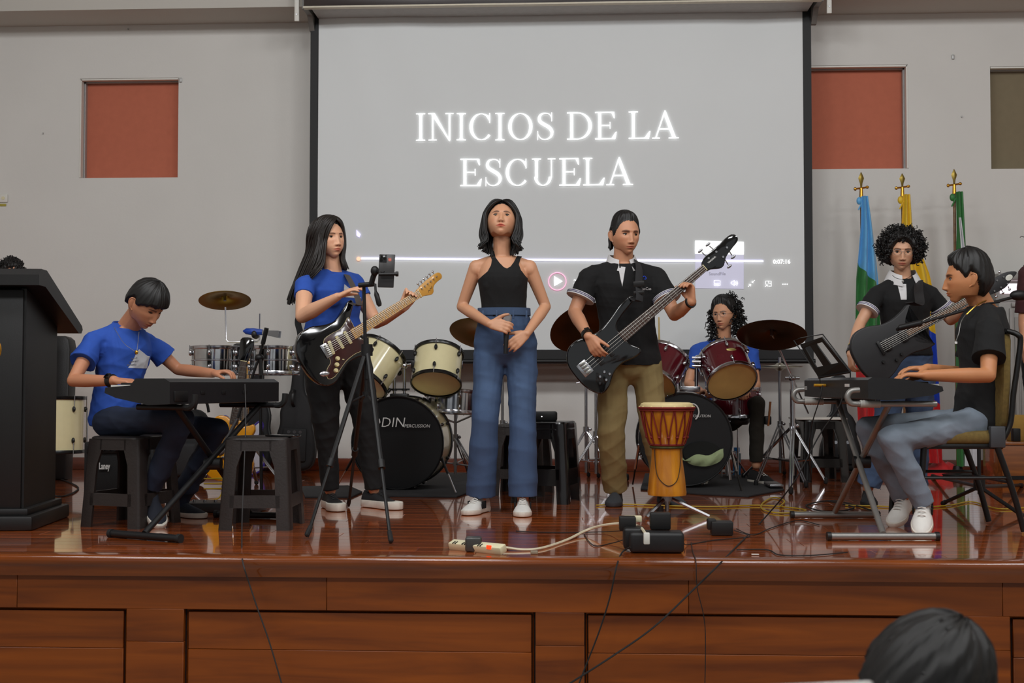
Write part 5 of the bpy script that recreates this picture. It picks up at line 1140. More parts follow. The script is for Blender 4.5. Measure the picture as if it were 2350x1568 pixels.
def hand(mb, w, d, n, sgn, curl=(35, 35, 38, 42), tc=20, spread=1.0, k=1.0, tdir=None):
    """palm, four unequal fingers and a thumb. w wrist, d wrist->knuckles, n palm normal, sgn +1 right hand / -1 left"""
    w = Vector(w); d = unit(d); n = Vector(n); n = (n - d * n.dot(d)).normalized(); l = d.cross(n) * sgn
    k *= .96
    for q, r0, r1 in ((.030, .016, .0125), (.010, .0165, .013), (-.010, .0165, .0125), (-.028, .015, .0115)):
        mb.cap(w + l * q * .55 * k + d * .012 * k, r0 * k, w + d * .082 * k + l * q * k, r1 * k, 12)
    for i, (q, L_, r) in enumerate(((.031, .070, .0096), (.0105, .078, .0098), (-.0105, .072, .0094), (-.030, .057, .0084))):
        c = curl[i] if isinstance(curl, (tuple, list)) else curl; sp = (1.5 - i) * .055 * spread; dd = unit(d + l * sp); p = w + d * .086 * k + l * q * k; ang = 0
        for j, (fl, cc) in enumerate(((.46, .9), (.30, 1.15), (.24, .8))):
            ang += c * cc; a = R(ang); v = dd * math.cos(a) + n * math.sin(a); p2 = p + v * L_ * fl * k * 1.02; rr = r * (1 - .09 * j) * k; mb.cap(p, rr, p2, rr * .92, 10, 3); p = p2
    tb = w + d * .022 * k + l * .026 * k + n * .006 * k; td = unit(tdir) if tdir is not None else unit(d * .72 + l * .62 + n * .30); a1 = tb + td * .040 * k
    mb.cap(tb, .0165 * k, a1, .0125 * k, 12); t2 = unit(td * math.cos(R(tc)) + (n * .6 + d * .5 - l * .2) * math.sin(R(tc))); a2 = a1 + t2 * .032 * k; mb.cap(a1, .0115 * k, a2, .0108 * k, 10)
    t3 = unit(t2 * math.cos(R(tc)) + (n * .5 + d * .5 - l * .3) * math.sin(R(tc))); mb.cap(a2, .0106 * k, a2 + t3 * .026 * k, .0088 * k, 10)
    return k
def hit(o, px, py, lift=.0015):
    """point and normal where the pixel's ray meets an already built part"""
    T = Matrix.Translation(-Vector(o.parent.location if o.parent else o.location)); a = T @ CAMP; d = ray(px, py).normalized(); ok, p, n, i = o.ray_cast(a, d)
    if not ok: return None, None
    return T.inverted() @ (p + n * lift), n
def on_cloth(o, px, py, xdir=(1, 0, 0)):
    p, n = hit(o, px, py, .002)
    if p is None: p = W(px, py, 6.5); n = Vector((0, -1, 0))
    x = Vector(xdir); x = (x - n * x.dot(n)).normalized(); return frame(p, x, n.cross(x), n)
class Person:
    def __init__(s, label, J, rgb, k=1.0, male=False, fat=1.0, fv=None):
        s.J = {a: (W(*b) if isinstance(b, tuple) else b) for a, b in J.items()}; s.k = k; s.male = male; s.fat = fat; J = s.J; s.rgb = rgb
        base = (J['Aa'] + J['Ab']) / 2; base = Vector((J['P'].x, J['P'].y, 0)); s.root = thing('person', label, 'person', base); s.b = MB(); s.skin = skin(rgb)
        s.s = unit(J['Sb'] - J['Sa']); s.sh = unit(J['Hb'] - J['Ha']); s.up = unit(J['N'] - J['P']); s.hx = J['Hd']
        s.tor(s.b, 0); a = .9 if not male else 1.05
        s.arm_r = a
        for q in 'ab':
            S, E, Wr = J['S' + q], J['E' + q], J['W' + q]
            s.b.cap(J['N'] + (S - J['N']) * .15 - s.up * .01, .044 * k, S, .043 * k * a * fat); s.b.cap(S, .047 * k * a * fat, E, .035 * k * a * fat); s.b.ell(S - s.up * .015, (.050 * k * a * fat,) * 3, 12)
            m = E + (Wr - E) * .3; s.b.cap(E, .035 * k * a * fat, m, .0375 * k * a * fat); s.b.cap(m, .0375 * k * a * fat, Wr, .0245 * k * a)
            H, K, A = J['H' + q], J['K' + q], J['A' + q]; s.b.cap(H, .060 * k, K, .044 * k); m = K + (A - K) * .3; s.b.cap(K, .044 * k, m, .046 * k); s.b.cap(m, .046 * k, A, .032 * k)
        s.b.cap(J['N'] - s.up * .02, .054 * k * (1.1 if male else .97), J['Hd'] + unit(J['N'] - J['Hd']) * .07, .050 * k * (1.1 if male else .97))
    def fr(s, t):
        x = unit(s.sh.lerp(s.s, max(0, min(1, t)))); y = unit(s.up.cross(x)); return x, y      # y points away from the chest
    def tor(s, mb, o, t0=-.12, t1=1.0, hip=None, wa=None, ch=None, belly=0.0, top=True):
        k = s.k; f = s.fat; J = s.J; hip = hip or (.160 if s.male else .165) * f; wa = wa or (.143 if s.male else .122) * f; ch = ch or (.165 if s.male else .142) * f
        T = [-.24, -.12, 0, .2, .42, .62, .8, .92, 1.0, 1.06]; Wd = [hip * .35, hip * .88, hip, (hip + wa) / 2, wa, (wa + ch) / 2, ch, ch * .86, .085, .06]; D = [.04, .098, .112, .103, .090, .102, .108, .082, .066, .056]
        rg = []; ts = [t for t in np.linspace(t0, t1, 16)]; lo = o == 0 and mb is s.b
        for t in ts:
            x, y = s.fr(t); w = (float(np.interp(t, T, Wd)) + o) * k; d = (float(np.interp(t, T, D)) * (.92 + .08 * f) + o + belly * math.exp(-((t - .3) / .25) ** 2)) * k
            if lo and t < .5: w -= .014 * k; d -= .014 * k
            fw = (-.012 if not s.male else -.008) * math.exp(-((t - .72) / .15) ** 2); rg.append((J['P'] + (J['N'] - J['P']) * t + y * fw, x * w, y * d))
        mb.loft(rg)
        if not s.male and o >= 0 and t1 > .7:
            for q in (-1, 1): x, y = s.fr(.7); mb.ell(J['P'] + (J['N'] - J['P']) * .68 + x * q * .062 * k * f - y * (.062 + o) * k, (.055 * k * f, .045 * k * f, .052 * k * f), 12)
    def hand(s, q, d, n, **kw):
        right = kw.pop('right', q == 'a'); hand(s.b, s.J['W' + q], d, n, 1 if right else -1, k=s.k * kw.pop('hk', 1.0) * (1.0 if s.male else .93), **kw)
    def head(s, yaw, pitch, roll=0, k=None, **p):
        s.hk = k or s.k; h = s.J['Hd']; yw = R(yaw) + math.atan2(-h.x, h.y) ; s.X = Matrix.Translation(h) @ Matrix.Rotation(yw, 4, 'Z') @ Matrix.Rotation(R(pitch), 4, 'X') @ Matrix.Rotation(R(roll), 4, 'Y') @ Matrix.Scale(s.hk, 4)
        s.p = p; s.V, s.F, s.T, s.nc, s.nr = head_grid(p)
    def build(s, vox=.0055, ear=True):
        me = remesh(s.b, vox, 3); n0 = len(me.vertices); v = np.empty(n0 * 3); me.vertices.foreach_get('co', v); f = [tuple(p.vertices) for p in me.polygons]; v = [tuple(q) for q in v.reshape(-1, 3)]; bpy.data.meshes.remove(me)
        m = MB(); m.v = v; m.f = f; Xn = np.array(s.X); VV = s.V @ Xn[:3, :3].T + Xn[:3, 3]; o = len(m.v); m.v += [tuple(q) for q in VV]; m.f += [tuple(i + o for i in g) for g in s.F]
        o2 = len(m.v)
        if ear: e = MB(); ears(e); m.add(e.v, e.f, s.X)
        T = np.ones((len(m.v), 4)); T[o:o + len(s.V), :3] = s.T
        me = m.mesh('body', INV[s.root.name]); at = me.color_attributes.new('tint', 'FLOAT_COLOR', 'POINT'); at.data.foreach_set('color', T.ravel()); shade(me, 75)
        me.materials.append(s.skin); ob = bpy.data.objects.new('body', me); COL.objects.link(ob); ob.parent = s.root; INV[ob.name] = INV[s.root.name]; s.body = ob
        eye_parts(s.V, s.p, None, s.root, s.X, s.hk)
    def garment(s, name, mb, vox, mat, amp=.006, k=22, seed=1, cut=None, smooth=3, dirv=(1, .5, 1), label=None):
        me = remesh(mb, vox, smooth, cut)
        if amp: folds(me, amp, k, seed, dirv=dirv)
        me.transform(INV[s.root.name]); return part(name, me, mat, s.root, ang=80, label=label)
    def tee(s, mat, t0=-.05, sl=.55, o=.014, name='tshirt', loose=1.0, seed=1, amp=.007, flare=1.0, neck=True, **kw):
        k = s.k; J = s.J; mb = MB(); s.tor(mb, o * loose, t0, 1.005, **kw); a = s.arm_r * s.fat
        for q in 'ab':
            S, E = J['S' + q], J['E' + q]; e = S + (E - S) * sl
            mb.cap(J['N'] + (S - J['N']) * .25 - s.up * .012, (.050 + o * .6) * k, S, (.047 + o * .7) * k * a); d = unit(E - S)
            mb.cyl(S - d * .01, e, (.047 * a + o * .8) * k, (.043 * a + o * 1.1 * flare) * k, n=20); mb.ell(S - s.up * .012, ((.050 * a + o * .75) * k,) * 3, 12)
        sh = s.garment(name, mb, .0065, mat, amp=amp, seed=seed)
        if neck:
            x, y = s.fr(1); d = unit(J['Hd'] - J['N']); c = J['N'] + s.up * .012 * k; r_ = .063 * k * (1.06 if s.male else .95)
            part('neckband', MB().tube([c + x * r_ * math.cos(2 * math.pi * i / 28) * 1.02 + y * r_ * math.sin(2 * math.pi * i / 28) + s.up * (.012 * math.sin(2 * math.pi * i / 28)) for i in range(28)], .0055, 6, closed=True), mat, sh)
        return sh
    def legs(s, mat, rk, ra, rh=.092, end=1.0, o=.006, t1=.36, name='trousers', fade=0, fd=(0, -1, 0), amp=.008, seed=3, kf=20, flare=None, endb=None, hip=None, wa=None, vox=.0075):
        k = s.k; J = s.J; mb = MB(); s.tor(mb, o, -.24, t1, hip=hip, wa=wa)
        for q in 'ab':
            H, K, A = J['H' + q], J['K' + q], J['A' + q]; e = K + (A - K) * (end if q == 'a' or endb is None else endb); f = s.fat
            mb.cap(H, rh * k * f, H + (K - H) * .5, (rh + rk) / 2 * k * f * .98); mb.cap(H + (K - H) * .5, (rh + rk) / 2 * k * f, K, rk * k * f, 16); mb.cap(K, rk * k * f, K + (e - K) * .5, (rk + ra) / 2 * k, 16); mb.cyl(K + (e - K) * .45, e, (rk * .5 + ra * .5) * k, ra * k, n=24)
        g = s.garment(name, mb, vox, mat, amp=amp, k=kf, seed=seed, smooth=8, dirv=(.5, .5, 1.2))
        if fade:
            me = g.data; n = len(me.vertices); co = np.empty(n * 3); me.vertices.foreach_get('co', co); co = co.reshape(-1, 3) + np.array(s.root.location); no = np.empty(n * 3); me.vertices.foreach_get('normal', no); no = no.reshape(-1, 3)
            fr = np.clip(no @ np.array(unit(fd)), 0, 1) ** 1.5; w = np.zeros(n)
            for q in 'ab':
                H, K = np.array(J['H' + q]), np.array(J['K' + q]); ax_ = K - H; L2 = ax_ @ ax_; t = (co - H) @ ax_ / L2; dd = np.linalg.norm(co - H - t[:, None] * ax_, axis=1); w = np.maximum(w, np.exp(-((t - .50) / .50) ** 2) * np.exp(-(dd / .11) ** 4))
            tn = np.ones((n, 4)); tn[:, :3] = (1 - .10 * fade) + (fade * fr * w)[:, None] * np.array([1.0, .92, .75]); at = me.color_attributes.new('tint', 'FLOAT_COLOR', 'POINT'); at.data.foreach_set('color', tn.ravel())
        return g
    def shoe(s, q, toe, mat, sole, ln=.27, wd=.048, hgt=.085, lift=0.0, stripes=None, lace=None, name='shoe', solet=.028):
        """toe: direction on the floor; lift: degrees the heel is raised"""
        A = s.J['A' + q]; t = Vector((toe[0], toe[1], 0)).normalized(); c = Vector((A.x, A.y, 0)); X = frame(c, t.cross(Vector((0, 0, 1))), t, Vector((0, 0, 1)))      # local: x side, y toe, z up
        k = s.k; ln *= k; P0 = Vector((0, ln * .70, 0)); RM = Matrix.Translation(P0) @ Matrix.Rotation(-R(lift), 4, 'X') @ Matrix.Translation(-P0)
        if lift: X = X @ RM; dz = A - (X @ Vector((0, 0, .095))); X = Matrix.Translation(Vector((dz.x, dz.y, 0))) @ X
        out = [(0, -.075), (.026, -.070), (.035, -.045), (.033, 0), (.034, .05), (.044, .10), (.046, .135), (.036, .175), (.014, .198), (0, .200)]
        out = [(x_ * wd / .046 * k, y_ * ln / .27) for x_, y_ in out]; out += [(-x_, y_) for x_, y_ in out[-2:0:-1]]; so = catmull([(a, b, 0) for a, b in out], 3, True)
        o = part(name, MB().prism([(p.x * .97, p.y * .98) for p in so], .0, .001, 0, X) if False else s.upper(so, X, k, solet, hgt), mat, s.root, ang=60)
        sb = MB(); sb.prism([(p.x * 1.05, p.y * 1.03) for p in so], .002, solet, .006, X); part('sole', sb, sole, o)
        if stripes:
            for i in range(3):
                for sd in (-1, 1): part('stripe', MB().rbox((sd * .042 * k, .030 + i * .020, .046), (.008, .010, .040), .002, 1, X @ Matrix.Rotation(0, 4, 'X')), stripes, o)
        if lace is not None:
            for i in range(4): part('lace', MB().tube([X @ Vector((-.018, .060 + i * .018, .082 - i * .007)), X @ Vector((0, .062 + i * .018, .089 - i * .007)), X @ Vector((.018, .060 + i * .018, .082 - i * .007))], .0025, 6), lace, o)
        return o
    def upper(s, so, X, k, z0, hgt):
        mb = MB(); rg = []
        for v in np.linspace(0, 1, 8):
            r = []
            for p in so:
                yy = p.y / k; top = np.interp(yy, [-.08, -.03, .04, .10, .16, .2], [hgt + .012, hgt, hgt - .004, hgt * .78, hgt * .58, hgt * .42]); z = z0 * .6 + (top - z0 * .6) * v
                sc = 1 - .42 * v ** 2.2 if yy < .05 else 1 - .75 * v ** 2.6; cy = .0 if yy < .05 else .09; r.append(Vector((p.x * sc, (cy + (yy - cy) * (1 - .18 * v ** 2.5)) * k, z * k)))
            rg.append(r)
        mb.ring_loft(rg, True, X); return mb
    def hairpart(s, mb, mat, name='hair'): return part(name, mb, mat, s.root, ang=80, fix=False)
    def cap_hair(s, line, thick, mat, seed=0, messy=.002, soft=.012):
        return short_hair(s.V, s.F, s.nc, s.nr, line, thick, seed, messy, X=s.X, soft=soft)
    def sleeve_band(s, q, sl, o, m1, m2, root):
        k = s.k; J = s.J; S, E = J['S' + q], J['E' + q]; e = S + (E - S) * sl; d = unit(E - S); a = s.arm_r * s.fat; r = (.043 * a + o * 1.3 + .007) * k
        part('sleeve_band', MB().cyl(e - d * .020, e + d * .003, r, r * 1.0, n=28), m1, root)
        for z in (-.014, -.006): part('sleeve_stripe', MB().tube([e + d * z + p for p in [(perp(d)[0] * math.cos(i * .2244) + perp(d)[1] * math.sin(i * .2244)) * (r + .0005) for i in range(28)]], .0018, 5, closed=True), m2, root)
def glasses(P, m):
    X = P.X; g = MB()
    for s_ in (-1, 1): g.tube([X @ Vector((s_ * .032 + .023 * math.cos(a), -.099 - .004 * math.cos(a) * s_ * -1, .0 + .017 * math.sin(a))) for a in [i * math.pi / 12 for i in range(24)]], .0010 * P.hk, 5, closed=True)
    g.tube([X @ Vector((-.010, -.102, .004)), X @ Vector((0, -.106, .006)), X @ Vector((.010, -.102, .004))], .0010, 5)
    for s_ in (-1, 1): g.tube([X @ Vector((s_ * .055, -.095, .004)), X @ Vector((s_ * .074, -.06, .004)), X @ Vector((s_ * .080, .005, .002))], .0010, 5)
    part('glasses', g, m, P.root)
# ================================================================ the band
BLUET = M('royal blue cotton', (38, 80, 172), .85, var=.08, bump=.15, bscale=400); BLKT = M('black cotton', (13, 13, 14), .9, var=.12, bump=.15, bscale=400)
DENIM = M('blue denim', (62, 82, 112), .85, var=.28, scale=7, bump=.25, bscale=500); DENIMW = M('worn blue denim', (60, 82, 116), .85, var=.25, scale=7, bump=.25, bscale=500, vcol=True); DENIMD = M('dark blue denim', (26, 36, 56), .85, var=.35, scale=7, bump=.25, bscale=500); DENIML = M('washed light denim', (122, 134, 148), .85, vcol=True, var=.3, scale=6, bump=.25, bscale=500)
KHAKI = M('khaki cotton', (134, 116, 74), .88, var=.12, scale=9, bump=.15, bscale=400); BLKJ = M('black stretch denim', (12, 12, 13), .85, var=.15); OLIVT = M('dark olive trousers', (36, 32, 24), .9, var=.15)
WCOL = M('white knit collar', (210, 208, 208), .8, var=.03); PURP = M('navy stripe', (50, 44, 110), .8); WSHOE = M('white leather', (222, 220, 214), .5, var=.05); WSOLE = M('white rubber sole', (214, 208, 196), .6); GSHOE = M('dark grey knit', (52, 54, 58), .85, var=.1); NSHOE = M('navy knit shoe', (26, 30, 42), .85, var=.1); BSHOE = M('black shoe knit', (20, 20, 22), .7, var=.1)
TRI = M('white printed triangle', (214, 216, 222), .7, var=.02)
# ---- singer
S1 = Person('singing young woman in black halter top and wide blue jeans holding a microphone', dict(N=(1152, 592, 6.62), Hd=(1151, 511, 6.60), P=(1160, 792, 6.62), Sa=(1093, 613, 6.62), Sb=(1215, 613, 6.62), Ea=(1060, 704, 6.66), Eb=(1252, 704, 6.66), Wa=(1124, 744, 6.40), Wb=(1209, 766, 6.44),
     Ha=(1123, 815, 6.62), Hb=(1197, 815, 6.62), Ka=(1113, 965, 6.58), Kb=(1200, 965, 6.60), Aa=(1103, 1142, 6.64), Ab=(1200, 1146, 6.58)), (206, 152, 118), .98, fat=.97)
S1.hand('a', (.9, -.28, -.16), (.15, .9, -.3), curl=(30, 32, 34, 40), tc=18, tdir=(.75, -.35, .55)); S1.hand('b', (-.72, -.32, -.62), (-.3, .85, -.2), curl=(16, 18, 20, 24), tc=10, right=False)
S1.head(-1, -23, 2, .97, jaw=.24, w=.084, lipc=(.84, .34, .36), nose=.9, lip=1.2, open=.75, brow=.85, cheek=1.2); S1.build(.005)
hb = MB(); S1.tor(hb, .006, .10, 1.0)
for q in 'ab': hb.cap(S1.J['N'] - S1.up * .02, .052, S1.J['S' + q], .048)
hb.cap(S1.J['N'] - S1.up * .02, .060, S1.J['N'] + S1.up * .03, .058)
def wp(px, py, Y=6.5): p = W(px, py, Y); return (p.x, p.z)
ol = [wp(*q) for q in ((1096, 726), (1095, 690), (1092, 660), (1090, 642), (1103, 634), (1118, 622), (1126, 608), (1127, 594), (1122, 583), (1116, 572), (1131, 572), (1136, 588), (1146, 602), (1156, 612), (1163, 615), (1171, 610), (1178, 600), (1184, 585), (1188, 572), (1202, 572), (1193, 588), (1190, 604), (1195, 618), (1206, 632), (1217, 642), (1218, 660), (1216, 690), (1219, 726))]
cut = MB(); cut.ring_loft([[Vector((a, y, b)) for a, b in ol] for y in (6.2, 7.0)]); S1.garment('halter_top', hb, .005, BLKT, amp=.0025, k=30, cut=cut, smooth=2)
je = S1.legs(DENIMW, .080, .088, fade=.8, rh=.098, end=.985, o=.010, t1=.40, name='jeans', amp=.010, seed=5, kf=14, wa=.128, hip=.176)
def belt(P, t, o, mat, h=.04, name='waistband', wa=.128, parent=None):
    x, y = P.fr(t); c = P.J['P'] + (P.J['N'] - P.J['P']) * t; m = MB(); rg = []
    for z in (0, h):
        rg.append((c + P.up * z, x * (wa + o) * P.k, y * (.094 + o) * P.k))
    m.loft(rg, 32); return part(name, m, mat, parent or P.root)
wbn = belt(S1, .335, .013, DENIM, .040, wa=.134)
for px in (1108, 1140, 1178, 1208): p = W(px, 722, 6.49); part('belt_loop', MB().rbox((p.x, p.y + (.02 if px in (1108, 1208) else -.005), p.z), (.010, .012, .045), .002), DENIM, wbn)
part('button', MB().cyl(W(1160, 722, 6.49), W(1160, 722, 6.475), .008), BRASS, wbn)
S1.shoe('a', (-.35, -1), WSHOE, WSOLE, lift=0, stripes=BLKT, lace=WSHOE); S1.shoe('b', (.02, -1), WSHOE, WSOLE, stripes=BLKT, lace=WSHOE)
rg = np.random.RandomState(3); hl = S1.X
cap = S1.cap_hair([(0, .084), (30, .070), (50, .030), (70, -.02), (90, -.05), (180, -.09)], lambda a, x, f, z: .010 + .006 * ss(.03, .1, z) - .010 * np.exp(-(x / .006) ** 2) * ss(.05, .09, z), None, 3, .0015, soft=.04)
for s_ in (-1, 1):
    G = [[hl @ Vector((s_ * a * (1.12 if c < .04 and a > .073 else 1.0), -b, c)) for a, b, c in g] for g in (((.004, .060, .108), (.040, .082, .078), (.074, .062, .030), (.079, .054, -.02), (.075, .042, -.07), (.072, .030, -.115), (.082, .030, -.150)),
          ((.003, .040, .120), (.050, .060, .098), (.084, .040, .030), (.088, .030, -.03), (.088, .025, -.08), (.080, .020, -.13), (.105, .018, -.165)),
          ((.003, .030, .124), (.055, .025, .104), (.088, .005, .03), (.098, .0, -.03), (.100, .0, -.09), (.088, .0, -.14), (.112, -.005, -.170)),
          ((.003, -.02, .122), (.05, -.035, .098), (.078, -.05, .03), (.088, -.05, -.04), (.092, -.045, -.10), (.078, -.04, -.15), (.085, -.03, -.18)),
          ((.003, -.06, .10), (.03, -.085, .06), (.045, -.095, .0), (.05, -.085, -.06), (.05, -.075, -.12), (.045, -.07, -.16), (.04, -.07, -.185)))]
    l_ = locks(G, 150, .0065, rg, .003, .3, .06); cap.add(l_.v, l_.f)
S1.hairpart(cap, HAIRB)
mic = thing('microphone', 'black handheld microphone with a silver head held by the singer', 'microphone', W(1160, 800, 6.41)); a, b = W(1163, 742, 6.405), W(1160, 812, 6.40); d = unit(a - b)
part('handle', MB().tube([b, b + (a - b) * .3, a], [.011, .012, .018], 16), BLACKM, mic); part('grille', MB().lathe([(.018, 0), (.0245, .012), (.0255, .030), (.0235, .040), (.016, .048), (0, .052)], 24, frame(a, perp(d)[0], d.cross(perp(d)[0]), d)), M('silver microphone grille', (160, 160, 162), .45, .6, bump=.8, bscale=1200), mic); part('collar', MB().tube([a - d * .004, a + d * .004], .0215, 20), SILVER, mic)

# ---- electric guitarist in blue
P2 = Person('long-haired young woman in a blue T-shirt playing the black electric guitar', dict(N=(765, 626, 6.74), Hd=(753, 549, 6.72), P=(765, 800, 6.80), Sa=(700, 656, 6.58), Sb=(815, 652, 6.88), Ea=(694, 726, 6.42), Eb=(862, 740, 6.86), Wa=(775, 681, 6.28), Wb=(926, 708, 6.70),
     Ha=(735, 812, 6.74), Hb=(806, 812, 6.84), Ka=(747, 955, 6.72), Kb=(838, 952, 6.80), Aa=(758, 1126, 6.80), Ab=(858, 1124, 6.86)), (226, 172, 138), .98, fat=1.22)
P2.hand('a', (.85, -.05, .42), (.3, .2, -.9), curl=(10, 12, 14, 18), tc=12); P2.hand('b', (.45, .05, .72), (.2, -.95, .2), curl=(52, 50, 46, 42), tc=10, right=False, tdir=(.25, -.2, .9))
P2.head(33, -3, -3, 1.0, jaw=.20, w=.083, lipc=(.80, .44, .44), nose=.85, nw=1.1, lip=1.25, open=.7, brow=.8, cheek=1.8); P2.build(.005)
t_ = P2.tee(BLUET, t0=.20, sl=.36, o=.010, seed=4, amp=.006)
Xt = frame(W(797, 652, 6.46), (1, .5, -.1), (.1, .0, 1)); tr_ = MB(); tr_.add([(-.045, -.02, 0), (.045, -.02, 0), (0, .065, 0), (-.045, -.02, -.10), (.045, -.02, -.10), (0, .065, -.10)], [(0, 1, 2), (3, 5, 4), (0, 3, 4, 1), (1, 4, 5, 2), (2, 5, 3, 0)], Xt)
def decal(shirt, tri, mat, root, off=.0015, name='printed_triangle'):
    """print: the shirt surface inside a prism, lifted a little"""
    o = fixo(shirt.data.copy()); o.matrix_world = root.matrix_world if False else Matrix.Translation(root.location); d = o.modifiers.new('d', 'DISPLACE'); d.strength = off; d.mid_level = 0; c = fixo(tri.mesh('c')); b = o.modifiers.new('b', 'BOOLEAN'); b.operation = 'INTERSECT'; b.object = c; b.solver = 'FAST'
    bpy.context.view_layer.update(); me = bpy.data.meshes.new_from_object(o.evaluated_get(bpy.context.evaluated_depsgraph_get()))
    dd = o.data, c.data; bpy.data.objects.remove(o); bpy.data.objects.remove(c)
    for q in dd: bpy.data.meshes.remove(q)
    me.materials.clear(); return part(name, me, mat, shirt, ang=80)
def prism_y(pts, Y0, Y1, Yr):
    m = MB(); P = [W(x, y, Yr) for x, y in pts]; m.ring_loft([[Vector((p.x, y, p.z)) for p in P] for y in (Y0, Y1)]); return m
bpy.context.view_layer.update()
decal(t_, prism_y([(782, 679), (816, 679), (781, 648)], 6.2, 6.76, 6.56), TRI, P2.root)
P2.legs(BLKJ, .070, .058, rh=.096, end=.99, o=.003, t1=.30, amp=.008, seed=8, kf=26, name='black_jeans')
P2.shoe('a', (.45, -1), BSHOE, WSOLE, lace=BSHOE, solet=.044, ln=.29, wd=.052); P2.shoe('b', (.85, -.7), BSHOE, WSOLE, lace=BSHOE, solet=.044, ln=.30, wd=.052)
rg = np.random.RandomState(8); X = P2.X
cap = P2.cap_hair([(0, .078), (30, .062), (50, .020), (70, -.03), (95, -.06), (180, -.10)], lambda a, x, f, z: .012 + .006 * ss(.03, .1, z), None, 2, .0015, soft=.035)
def hp(a, b, c): return X @ Vector((a, -b, c))
G = [[hp(.012, .076, .105), hp(-.030, .092, .078), hp(-.055, .078, .03), hp(-.066, .062, -.03), W(741, 600, 6.58), W(727, 622, 6.55), W(712, 636, 6.55)],
     [hp(.010, .055, .122), hp(-.045, .070, .095), hp(-.080, .045, .03), W(728, 565, 6.62), W(715, 605, 6.60), W(695, 650, 6.62), W(682, 700, 6.64)],
     [hp(.010, .02, .130), hp(-.055, .02, .110), hp(-.093, .0, .03), W(710, 570, 6.72), W(692, 615, 6.72), W(673, 665, 6.70), W(664, 705, 6.70)],
     [hp(.005, -.03, .125), hp(-.05, -.06, .095), hp(-.075, -.08, .03), W(705, 580, 6.85), W(688, 625, 6.85), W(670, 670, 6.82), W(662, 700, 6.80)],
     [hp(.01, -.06, .11), hp(.0, -.10, .05), hp(0, -.108, -.02), W(740, 600, 6.95), W(720, 640, 6.95), W(700, 680, 6.92), W(690, 710, 6.9)]]
l_ = locks(G, 200, .0070, rg, .004, .35, .10); cap.add(l_.v, l_.f)
G = [[hp(.010, .074, .108), hp(.040, .082, .080), hp(.064, .062, .03), hp(.072, .050, -.03), W(786, 588, 6.70), W(788, 605, 6.68), W(793, 620, 6.70)], [hp(.010, .05, .122), hp(.055, .05, .095), hp(.085, .025, .03), hp(.09, .02, -.04), W(788, 590, 6.8), W(792, 606, 6.8), W(797, 622, 6.8)], [hp(.010, .0, .128), hp(.06, -.02, .1), hp(.088, -.03, .03), hp(.09, -.03, -.05), W(780, 595, 6.88), W(786, 610, 6.88), W(790, 625, 6.88)]]
l_ = locks(G, 60, .0065, rg, .003, .4, .08); cap.add(l_.v, l_.f); P2.hairpart(cap, HAIRD)

# ---- boy at the left keyboard
P3 = Person('seated boy in a blue T-shirt with white triangle playing the left keyboard', dict(N=(289, 752, 6.12), Hd=(334, 699, 6.03), P=(262, 962, 6.12), Sa=(214, 785, 5.98), Sb=(350, 794, 6.28), Ea=(168, 874, 5.80), Eb=(408, 848, 6.34), Wa=(262, 874, 5.66), Wb=(488, 857, 6.26),
     Ha=(248, 970, 6.0), Hb=(272, 970, 6.2), Ka=(420, 962, 5.84), Kb=(500, 985, 6.22), Aa=(352, 1112, 5.92), Ab=(408, 1156, 6.35)), (196, 134, 100), .96, male=True, fat=.86)
P3.hand('a', (.93, -.12, -.05), (.1, .1, -1), curl=(22, 22, 24, 28), tc=8); P3.hand('b', (.9, -.1, .12), (.2, .0, -1), curl=(34, 32, 32, 36), tc=12, right=False)
P3.head(48, 37, 0, .98, jaw=.25, lipc=(.84, .50, .48), nose=.9, nw=1.1, open=.35, brow=1.2, cheek=1.2); P3.build(.0055)
sh3 = P3.tee(BLUET, t0=-.10, sl=.55, o=.020, seed=9, amp=.011, flare=1.6)
decal(sh3, prism_y([(286, 844), (328, 846), (306, 801)], 5.6, 6.16, 5.97), TRI, P3.root)
for i, t in enumerate(('Pasion', 'saberes y', 'armonia')):
    part('print_lettering', ftext(t, (.013, .014, .016)[i], on_cloth(sh3, 301 - i * 5, 826 + i * 7)), M('grey print', (110, 112, 120), .7), sh3)
P3.legs(DENIMD, .072, .058, rh=.100, end=1.06, o=.006, t1=.18, name='jeans', amp=.010, seed=12, kf=18)
P3.shoe('a', (.55, -.8), NSHOE, WSOLE, lift=32, ln=.28); P3.shoe('b', (.9, -.5), NSHOE, WSOLE, lift=0, ln=.28)
def bowl(front, back, side=.02, top=.020): return lambda a, x, f, z: np.where(f > 0, front, back) * ss(-.05, .05, z) * .5 + side * .5 + (top - side) * ss(.02, .1, z)
cap = P3.cap_hair([(0, .034), (35, .030), (55, .018), (68, .004), (82, .000), (98, .028), (112, .010), (130, -.035), (180, -.055)], lambda a, x, f, z: .016 + .012 * ss(0, .1, z) + .008 * ss(.04, .09, f), None, 5, .0016)
rg = np.random.RandomState(4)
P3.hairpart(cap, HAIRB)
def watch(P, q, mat=BLACK, face=True, d=None, t=.93, w=.012):
    E, Wr = P.J['E' + q], P.J['W' + q]; d = unit(Wr - E); c = E + (Wr - E) * t; u, v = perp(d); r = .0285 * P.k * P.arm_r / .9; o = part('wristwatch' if face else 'wristband', MB().cyl(c - d * w, c + d * w, r, r * .98, n=24), mat, P.root)
    if face:
        n = unit(Vector((0, -.75, .65))); n = (n - d * n.dot(d)).normalized(); part('watch_face', MB().rbox((0, 0, 0), (.030, .028, .008), .003, X=frame(c + n * (r + .002), d, n.cross(d), n)), BLACKG, o)
watch(P3, 'a')
